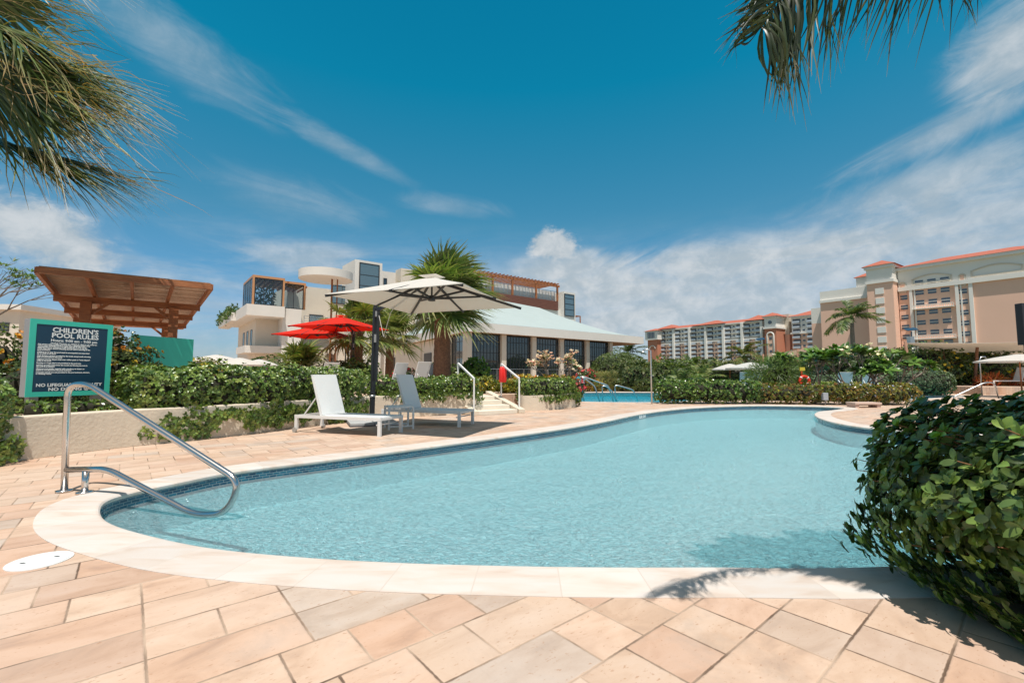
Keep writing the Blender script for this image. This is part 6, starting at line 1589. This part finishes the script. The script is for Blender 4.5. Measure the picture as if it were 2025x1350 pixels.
# left foreground palm: trunk out of frame, fan fronds blown into the picture
def left_palm():
    b = Vector((-12.2, 9.2, .0)); t = thing('windblown_fan_palm', 'tall fan palm at the upper left whose ragged fronds blow into the sky', 'palm tree', tuple(b))
    top = b + Vector((.1, 0, 6.9)); m = MB(); m.tube([b.lerp(top, k / 16) for k in range(17)], [.30 - .006 * k + .008 * (k % 2) for k in range(17)], 16); m.build('trunk', BARK, t)
    hub = np.array(top)
    cols = [(.07, .11, .03), (.11, .155, .04), (.045, .07, .02), (.17, .19, .06)]
    specs = [  # hub pixel, distance, radius, tip pixel, half spread
        ((-60, -40), 8.8, 2.6, (170, 40), 38), ((-70, 30), 8.4, 2.6, (200, 110), 32), ((-60, 80), 9.0, 2.7, (260, 175), 28), ((-50, 110), 8.5, 2.5, (290, 245), 24), ((-90, 130), 9.2, 2.6, (190, 265), 28),
        ((10, 280), 8.7, 2.7, (320, 365), 28), ((-30, 260), 9.1, 2.3, (160, 350), 30), ((-40, 150), 8.2, 2.3, (250, 230), 40), ((-80, -10), 9.0, 2.4, (120, 50), 50),
        ((0, 60), 8.6, 2.3, (260, 170), 44), ((-20, 180), 9.0, 2.0, (190, 260), 44), ((-100, -160), 9.0, 2.2, (120, -60), 50)]
    for i, (hp, d, rad, tp, spr) in enumerate(specs):
        B = NP(); P0 = np.array(D(hp[0], hp[1], d)); P1 = np.array(D(tp[0] - 15, tp[1] - 12, d + rng.uniform(-.7, .7))); dv = P1 - P0; rad = np.linalg.norm(dv) * 1.02; dv /= np.linalg.norm(dv)
        pet = P0 - hub; T = np.linspace(0, 1, 8)[:, None]; cen = hub + pet * T + np.array([0, 0, .25]) * np.sin(T * math.pi); sd = nrm(np.cross(nrm(pet), [0, 0, 1]))
        B.ribbons(cen[None], np.tile(sd, (1, 8, 1)), np.tile([0, 0, 1.0], (1, 8, 1)), np.full((1, 8), .026), .5, np.array([[.20, .20, .06]]))
        view = nrm(P0 - np.array([0, 0, CH])); upn = nrm(np.cross(dv, np.cross(view * .6 + rvec(1)[0] * .35 + np.array([0, 0, -.5]), dv)))
        fan_frond(B, P0 - dv * .02, dv, .02, rad * .97, 52, cols, droop=.07 * rng.uniform(.5, 1.6), wind=(.03, .0, -.06), tipc=(.60, .38, .20), wig=.05, spread=spr, width=.026, up0=tuple(upn), cup=.2, tipstart=.78)
        if i % 2: fan_frond(B, P0 - dv * .02, nrm(dv + np.array([-.05, .1, -.12])), .02, rad * .78, 40, cols, droop=.16, wind=(.08, .0, 0), tipc=(.60, .38, .20), wig=.08, spread=spr * 1.2, width=.026, up0=tuple(upn), cup=.35, tipstart=.75)
        nf = 30; o = P0 + dv * rng.uniform(.3, rad * .85, (nf, 1)) + rvec(nf) * .22; K = 7; Tk = np.linspace(0, 1, K)
        dr = nrm(dv + rvec(nf) * .35 + np.array([.15, 0, 0])); ln = rng.uniform(.4, 1.2, nf)
        C = o[:, None] + dr[:, None] * (ln[:, None] * Tk)[..., None] + np.array([.10, 0, -.3])[None, None] * (ln[:, None] * Tk ** 2)[..., None] + rvec(nf)[:, None] * (.14 * np.sin(Tk * 5))[None, :, None]
        sdv = nrm(np.cross(dr, view)); col = pick([(.55, .34, .05), (.48, .38, .16), (.60, .42, .26), (.16, .18, .06)], nf)
        B.ribbons(C, np.repeat(sdv[:, None], K, 1), np.tile(-view, (nf, K, 1)), np.tile(np.interp(Tk, [0, .5, 1], [1, .8, .1]) * .008, (nf, 1)), .2, col)
        B.build('frond', FROND, t)
left_palm()

# right overhead palm: feather fronds hanging into the top right corner
def right_palm():
    b = Vector((3.0, .75, 0)); t = thing('overhanging_palm', 'palm at the right whose dark feathery frond hangs into the top of the view', 'palm tree', tuple(b))
    top = b + Vector((-.2, .25, 2.85)); m = MB(); m.tube([b.lerp(top, k / 14) for k in range(15)], [.12 - .004 * k + .005 * (k % 2) for k in range(15)], 14); m.build('trunk', BARKG, t)
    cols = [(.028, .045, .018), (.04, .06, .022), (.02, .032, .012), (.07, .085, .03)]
    # visible frond: rachis passing just above the frame, then curving down at its tip
    ctrl = [top, D(2050, -190, 1.66), D(1880, -120, 1.66), D(1720, -85, 1.65), D(1600, -52, 1.58), D(1545, -10, 1.54), D(1505, 55, 1.52)]
    P = [Vector(q) for q in ctrl]; cen = []
    for i in range(len(P) - 1):
        p0 = P[max(i - 1, 0)]; p1 = P[i]; p2 = P[i + 1]; p3 = P[min(i + 2, len(P) - 1)]
        for k in range(8):
            s = k / 8; cen.append(.5 * ((2 * p1) + (p2 - p0) * s + (2 * p0 - 5 * p1 + 4 * p2 - p3) * s * s + (3 * p1 - p0 - 3 * p2 + p3) * s ** 3))
    cen.append(P[-1]); cen = np.array([tuple(q) for q in cen]); n = len(cen)
    B = NP(); tg = nrm(np.gradient(cen, axis=0)); sd = nrm(np.cross(tg, np.array([0, 1.0, 0]))); up = nrm(np.cross(sd, tg))
    B.ribbons(cen[None], sd[None], up[None], np.linspace(.014, .003, n)[None], .5, np.array([[.08, .11, .03]]))
    nl = 150; s = np.linspace(.16, 1, nl); ix = s * (n - 1); i0 = np.clip(ix.astype(int), 0, n - 2); f = (ix - i0)[:, None]; Pq = cen[i0] * (1 - f) + cen[i0 + 1] * f; t_ = tg[i0]; s_ = sd[i0]
    K = 8; Tk = np.linspace(0, 1, K)
    for sg in (-1, 1):
        L_ = np.interp(s, [.1, .4, .75, .9, 1.0], [.17, .22, .24, .19, .14]) * rng.uniform(.75, 1.15, nl)
        dr = nrm(s_ * sg * .9 + t_ * .75 + np.array([0, sg * .25, 0]) + rvec(nl) * .20)
        C = Pq[:, None] + dr[:, None] * (L_[:, None] * Tk)[..., None] + np.array([-.05, 0, -.95])[None, None] * (L_[:, None] * Tk ** 1.7 * rng.uniform(.5, 1.2, (nl, 1)))[..., None]
        C += rvec(nl)[:, None] * (.035 * np.sin(Tk * 4))[None, :, None]
        side = nrm(np.cross(dr, np.array([0, 1.0, .3]) + rvec(nl) * .5)); nn = nrm(np.cross(side, dr)); prof = np.interp(Tk, [0, .2, .6, 1], [.4, 1, .8, .04])
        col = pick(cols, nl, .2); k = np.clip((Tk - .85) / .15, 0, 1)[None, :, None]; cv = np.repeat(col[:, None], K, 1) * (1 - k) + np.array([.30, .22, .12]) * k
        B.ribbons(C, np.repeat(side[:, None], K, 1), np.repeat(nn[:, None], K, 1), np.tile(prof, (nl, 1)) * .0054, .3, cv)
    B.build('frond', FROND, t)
    hub = np.array(top)
    for k, (an, el, L_) in enumerate(((141, 22, 1.75), (134, 27, 1.7), (127, 24, 1.7), (120, 30, 1.5), (104, 24, 1.55), (97, 29, 1.5), (90, 25, 1.5), (82, 30, 1.45), (60, 30, 1.3), (25, 30, 1.2), (-20, 30, 1.2), (-70, 35, 1.2), (115, 62, 1.1), (0, 65, 1.1))):
        B = NP(); a, e = R(an), R(el); feather_frond(B, hub, (math.cos(a) * math.cos(e), math.sin(a) * math.cos(e), math.sin(e)), L_, 210, .40, .020, cols, arch=.10, hang=.35, wind=(-.02, 0, 0), vee=.15); B.build('frond', FROND, t)
right_palm()

# bare tree at far left
def bare_tree():
    b = Vector((-14.5, 12.0, 0)); t = thing('bare_branch_tree', 'bare thin-branched tree with a few leaves at the left edge', 'tree', tuple(b)); m = MB(); r_ = random.Random(4); tips = []
    def grow(p, d, ln, rad, lv):
        q = p + d * ln; m.tube([p, p.lerp(q, .5) + Vector((r_.uniform(-.05, .05), 0, r_.uniform(-.05, .05))) * ln, q], [rad, rad * .8, rad * .65], 6, cap=False); tips.append(q)
        if lv == 0: return
        for k in range(2 if r_.random() < .6 else 3): grow(q, (d + Vector((r_.uniform(-.2, .9), r_.uniform(-.5, .5), r_.uniform(-.35, .45))) * .8).normalized(), ln * r_.uniform(.6, .9), rad * .6, lv - 1)
    m.tube([b, b + Vector((.1, 0, 1.7))], [.09, .07], 8); grow(b + Vector((.1, 0, 1.7)), Vector((.5, -.1, .6)).normalized(), .9, .05, 5); grow(b + Vector((.1, 0, 1.7)), Vector((.25, -.1, .9)).normalized(), .9, .045, 5)
    m.build('trunk', BARKG, t)
    B = NP(); P = np.array([tuple(q) for q in tips]); P = P[rng.random(len(P)) < .22]; whorls(B, P, np.tile([[.3, 0, 1.0]], (len(P), 1)), .16, .02, [(.16, .26, .05), (.10, .18, .04)], 6); B.build('foliage', LEAFM, t)
bare_tree()

# ------------------------------------------------------------------ far pool items
def hoop(label, px0, px1, pyt, pyb, d, group='steel grab rails of the far pool', lo=.0):
    """pool entry rail: rises at left, slopes down to the right"""
    a = D(px0, pyb, d); b = D(px1, pyb, d); zt = D(px0, pyt, d).z; z2 = D(px0, (pyt + (pyb - pyt) * .38), d).z
    rail_tube('pool_grab_rail', label, 'handrail', [(a.x, a.y, -.2), (a.x - .02, a.y, zt), (a.x + .15, a.y, zt), (b.x - .25, b.y, z2), (b.x, b.y, -.2)], .030, DULL, group=group, rad=.12)
hoop('far pool grab rail, leftmost, starting beside the rounded planter', 1125, 1158, 749, 791, 19.3)
hoop('far pool grab rail, second from left, passing the teal panel', 1149, 1188, 747, 790, 19.6)
hoop('far pool grab rail, middle of the row', 1150, 1214, 745, 790, 21.0)
hoop('far pool grab rail, second from right', 1192, 1222, 763, 790, 20.5)
hoop('far pool grab rail, rightmost and lowest', 1217, 1262, 762, 784, 22.5)
p = D(1146, 765, 22)
tp = thing('pool_lift_panel', 'teal slatted plastic panel standing among the far pool rails', 'panel', (p.x, p.y, 0))
part('panel', mat('bright_teal_plastic', (.03, .42, .52), .4), tp, lambda m: m.box(p.x - .24, p.x + .24, p.y, p.y + .04, .18, 1.0)); part('slats', mat('dark_teal', (.01, .16, .24), .4), tp, lambda m: [m.box(p.x - .19, p.x + .19, p.y - .02, p.y - .002, .3 + k * .13, .38 + k * .13) for k in range(5)])
part('foot', DULL, tp, lambda m: [m.bar((p.x + s * .2, p.y + .02, -.25), (p.x + s * .2, p.y + .02, .18), .04) for s in (-1, 1)])
def shower(label, px, pyb, pyt, d=None, side=-1):
    b = G(px, pyb); zt = D(px, pyt, b.y).z; t = thing('outdoor_shower', label, 'shower', (b.x, b.y, 0), 'steel outdoor showers')
    pts = [Vector((b.x, b.y, 0)), Vector((b.x, b.y, zt - .06)), Vector((b.x + side * .10, b.y, zt)), Vector((b.x + side * .28, b.y, zt - .05))]
    m = MB(); m.tube(pts, .028, 12); m.build('pole', DULL, t)
    part('shower_head', CHROME, t, lambda q: q.tube([pts[-1], pts[-1] + Vector((0, 0, -.05)), pts[-1] + Vector((0, 0, -.08))], [.025, .04, .075], 14)); part('tap', CHROME, t, lambda q: q.tube([(b.x, b.y - .03, 1.05), (b.x, b.y - .09, 1.05)], .025, 10))
shower('thin steel shower pole at the left end of the far green hedge', 1289, 799, 690)
pp = D(1941, 765, 24); 
def shower2():
    t = thing('outdoor_shower', 'steel shower pole beside the clipped bush at the right', 'shower', (pp.x, pp.y, 0), 'steel outdoor showers')
    z = D(1941, 706, 24).z; m = MB(); m.tube([(pp.x, pp.y, 0), (pp.x, pp.y, z - .15), (pp.x + .08, pp.y, z), (pp.x + .3, pp.y, z + .02), (pp.x + .36, pp.y, z - .1)], .03, 10); m.build('pole', DULL, t)
    part('shower_head', CHROME, t, lambda q: q.tube([(pp.x + .36, pp.y, z - .1), (pp.x + .36, pp.y, z - .17)], [.03, .08], 12))
shower2()
a = G(1975, 787); 
rail_tube('pool_grab_rail', 'steel handrail sloping down to the water at the right, by the clipped bush', 'handrail', [(a.x, a.y, 0), (a.x - .15, a.y, .72), (a.x - .6, a.y, .72), (a.x - 1.9, a.y + .2, .05), (a.x - 1.95, a.y + .2, -.2)], .03, DULL, group='steel grab rails of the far pool', rad=.2)
# lifebuoy on red stand
def buoy():
    c = D(1587, 753, 17.6 + 1.2); t = thing('lifebuoy_stand', 'orange red lifebuoy hanging on its red post above the far hedge', 'lifebuoy', (c.x, c.y, 0))
    RB = mat('lifebuoy_red', (.75, .05, .02), .5); 
    ring = [(c.x + math.cos(k * math.pi / 14) * .19, c.y - .12, c.z + math.sin(k * math.pi / 14) * .19) for k in range(29)]
    part('ring', RB, t, lambda m: m.tube(ring, .055, 10, cap=False))
    for k in (3, 10, 17, 24): part('band', WHITE, t, lambda m: m.tube(ring[k:k + 2], .058, 10))
    part('post', RB, t, lambda m: [m.bar((c.x - .02, c.y, 0), (c.x - .04, c.y, c.z + .55), .06)]); part('hook_plate', mat('yellow_plate', (.6, .5, .05), .5), t, lambda m: m.box(c.x - .12, c.x + .10, c.y - .04, c.y - .0, c.z + .42, c.z + .56))
buoy()
b_ = G(1632, 801)
t = thing('garden_light', 'short grey garden light at the foot of the far flowering hedge', 'garden light', (b_.x, b_.y, 0)); part('stake', GREY, t, lambda m: m.tube([(b_.x, b_.y, 0), (b_.x, b_.y, .18)], .015, 8)); part('lamp_housing', mat('light_grey_box', (.35, .37, .40), .5), t, lambda m: m.box(b_.x - .09, b_.x + .09, b_.y - .06, b_.y + .06, .18, .44), bevel=.01)
s0 = G(1692, 806); s1 = G(1745, 806)
t = thing('low_stone_bench', 'low pale stone block bench on the deck before the flowering hedge', 'bench', (s0.x, s0.y, 0)); part('seat', mat('pinkish_stone', (.60, .44, .36), .8, var=.1), t, lambda m: m.box(s0.x, s1.x, s0.y, s0.y + .45, .10, .17), bevel=.01)
for x in (s0.x + .08, s1.x - .08): part('foot', MATS['pinkish_stone'], t, lambda m: m.box(x - .06, x + .06, s0.y + .03, s0.y + .42, 0, .098))
# raised deck and wall at right edge
q0 = G(1985, 800); part('brick_planter', mat('red_brown_wall', (.36, .15, .08), .8, var=.25, vs=8, bump=.3), None, lambda m: m.prism([(22.3, 19.6), (24.6, 21.6), (40, 21.6), (40, 19.6)], 0, .32)); tag(bpy.data.objects['brick_planter'], 'low red brown retaining wall at the right edge behind the peninsula deck', 'wall')
part('upper_deck', PAVER, None, lambda m: m.prism([(25.2, 24.5), (24.9, 31), (60, 39), (60, 24.5)], .0, .42))['kind'] = 'structure'

# shade sails
def sail(label, corners, posts, mt=CANW, group='cream shade sails'):
    C = [Vector(c) for c in corners]; t = thing('shade_sail', label, 'shade sail', (C[0].x, C[0].y, 0), group); n = 12; cen = sum(C, Vector()) / len(C); vs = []; fs = []
    K = len(C)
    for i in range(K):
        a, b = C[i], C[(i + 1) % K]; base = len(vs)
        for s in range(n + 1):
            for q in range(n + 1):
                u, v = s / n, q / n; e = a.lerp(b, v); e = e.lerp(cen, .16 * math.sin(math.pi * v)); p = cen.lerp(e, u); p.z -= .18 * (1 - u) ; vs.append(p)
        for s in range(n):
            for q in range(n): k = base + s * (n + 1) + q; fs.append((k, k + 1, k + n + 2, k + n + 1))
    m = MB(); m.add(vs, fs, True); o = m.build('canvas', mt, t); sm = o.modifiers.new('s', 'SOLIDIFY'); sm.thickness = .015; sm.offset = 0
    for (x0, y0, x1, y1, d) in posts:
        a = D(x0, y0, d); b = D(x1, y1, d); b = Vector((b.x + (b.x - a.x) * 0, b.y, 0)) if b.z < .3 else b
        k = (a.z) / max(a.z - b.z, .01) if b.z > .01 else 1; foot = a + (b - a) * k
        part('post', mat('sail_post_wood', (.30, .15, .09), .7, var=.2), t, lambda m: m.tube([foot, a], [.09, .075], 10))
sail('large cream shade sail stretched across the right of the garden', [D(1789, 678, 27), D(2120, 672, 24), D(2060, 705, 36), D(1812, 697, 33)], [(1862, 694, 1885, 748, 29), (1933, 680, 1928, 748, 28), (1790, 675, 1800, 748, 27)])
sail('cream shade sail behind the broad frangipani', [D(1648, 695, 36), D(1800, 699, 34), D(1790, 706, 44), D(1640, 703, 44)], [(1799, 697, 1800, 750, 34)])
sail('cream shade sail before the hotel gate tower', [D(1515, 701, 38), D(1580, 691, 36), D(1625, 697, 40), D(1560, 703, 46)], [(1578, 690, 1576, 735, 36), (1509, 700, 1512, 735, 38), (1530, 712, 1531, 740, 37)])
p = D(1806, 650, 40)
def solar(label, px, pyt, pyb, d):
    a = D(px, pyt, d); t = thing('solar_lamp_post', label, 'lamp post', (a.x, a.y, 0), 'solar lamp posts'); zb = 0
    part('pole', GREY, t, lambda m: m.tube([(a.x, a.y, 0), (a.x, a.y, a.z)], .06, 8)); part('solar_panel', mat('solar_blue', (.02, .05, .09), .35), t, lambda m: m.hexa([(a.x - .6, a.y - .3, a.z), (a.x + .45, a.y - .3, a.z + .1), (a.x + .6, a.y + .3, a.z + .35), (a.x - .45, a.y + .3, a.z + .25), (a.x - .6, a.y - .3, a.z + .05), (a.x + .45, a.y - .3, a.z + .15), (a.x + .6, a.y + .3, a.z + .4), (a.x - .45, a.y + .3, a.z + .3)]))
    part('lamp_head', DULL, t, lambda m: m.box(a.x - .3, a.x + .1, a.y - .2, a.y + .2, a.z - 1.1, a.z - .5))
solar('lamp post with blue solar panel in front of the hotel balconies', 1802, 655, 690, 42)
solar('lamp post with blue solar panel beside the hotel gate tower', 1504, 673, 700, 60)
p = D(2022, 640, 20); t = thing('loudspeaker_post', 'tall black loudspeaker column at the right edge of the view', 'loudspeaker', (p.x, p.y, 0)); z0_, z1_ = D(2022, 682, 20).z, D(2022, 600, 20).z
part('cabinet', BLACK, t, lambda m: m.box(p.x - .13, p.x + .2, p.y - .15, p.y + .15, z0_, z1_), bevel=.02); part('post', BLACK, t, lambda m: m.bar((p.x + .05, p.y, 0), (p.x + .05, p.y, z0_), .08))
p = D(1246, 738, 36); t = thing('info_sign', 'small blue and white sign post beyond the far pool', 'sign', (p.x, p.y, 0)); part('board', mat('pale_blue_sign', (.30, .52, .68), .5), t, lambda m: m.box(p.x - .22, p.x + .22, p.y - .02, p.y + .02, p.z - .1, p.z + .42)); part('post', GREY, t, lambda m: m.bar((p.x, p.y + .03, 0), (p.x, p.y + .03, p.z), .05))
p = D(523, 733, 20); t = thing('chrome_post', 'rounded chrome rail end shining above the long hedge', 'handrail', (p.x, p.y, 0)); part('rail', CHROME, t, lambda m: m.tube([(p.x - .16, p.y, .3), (p.x - .14, p.y, 1.2), (p.x - .04, p.y, 1.48), (p.x + .08, p.y, 1.42), (p.x + .12, p.y, .3)], .05, 10))
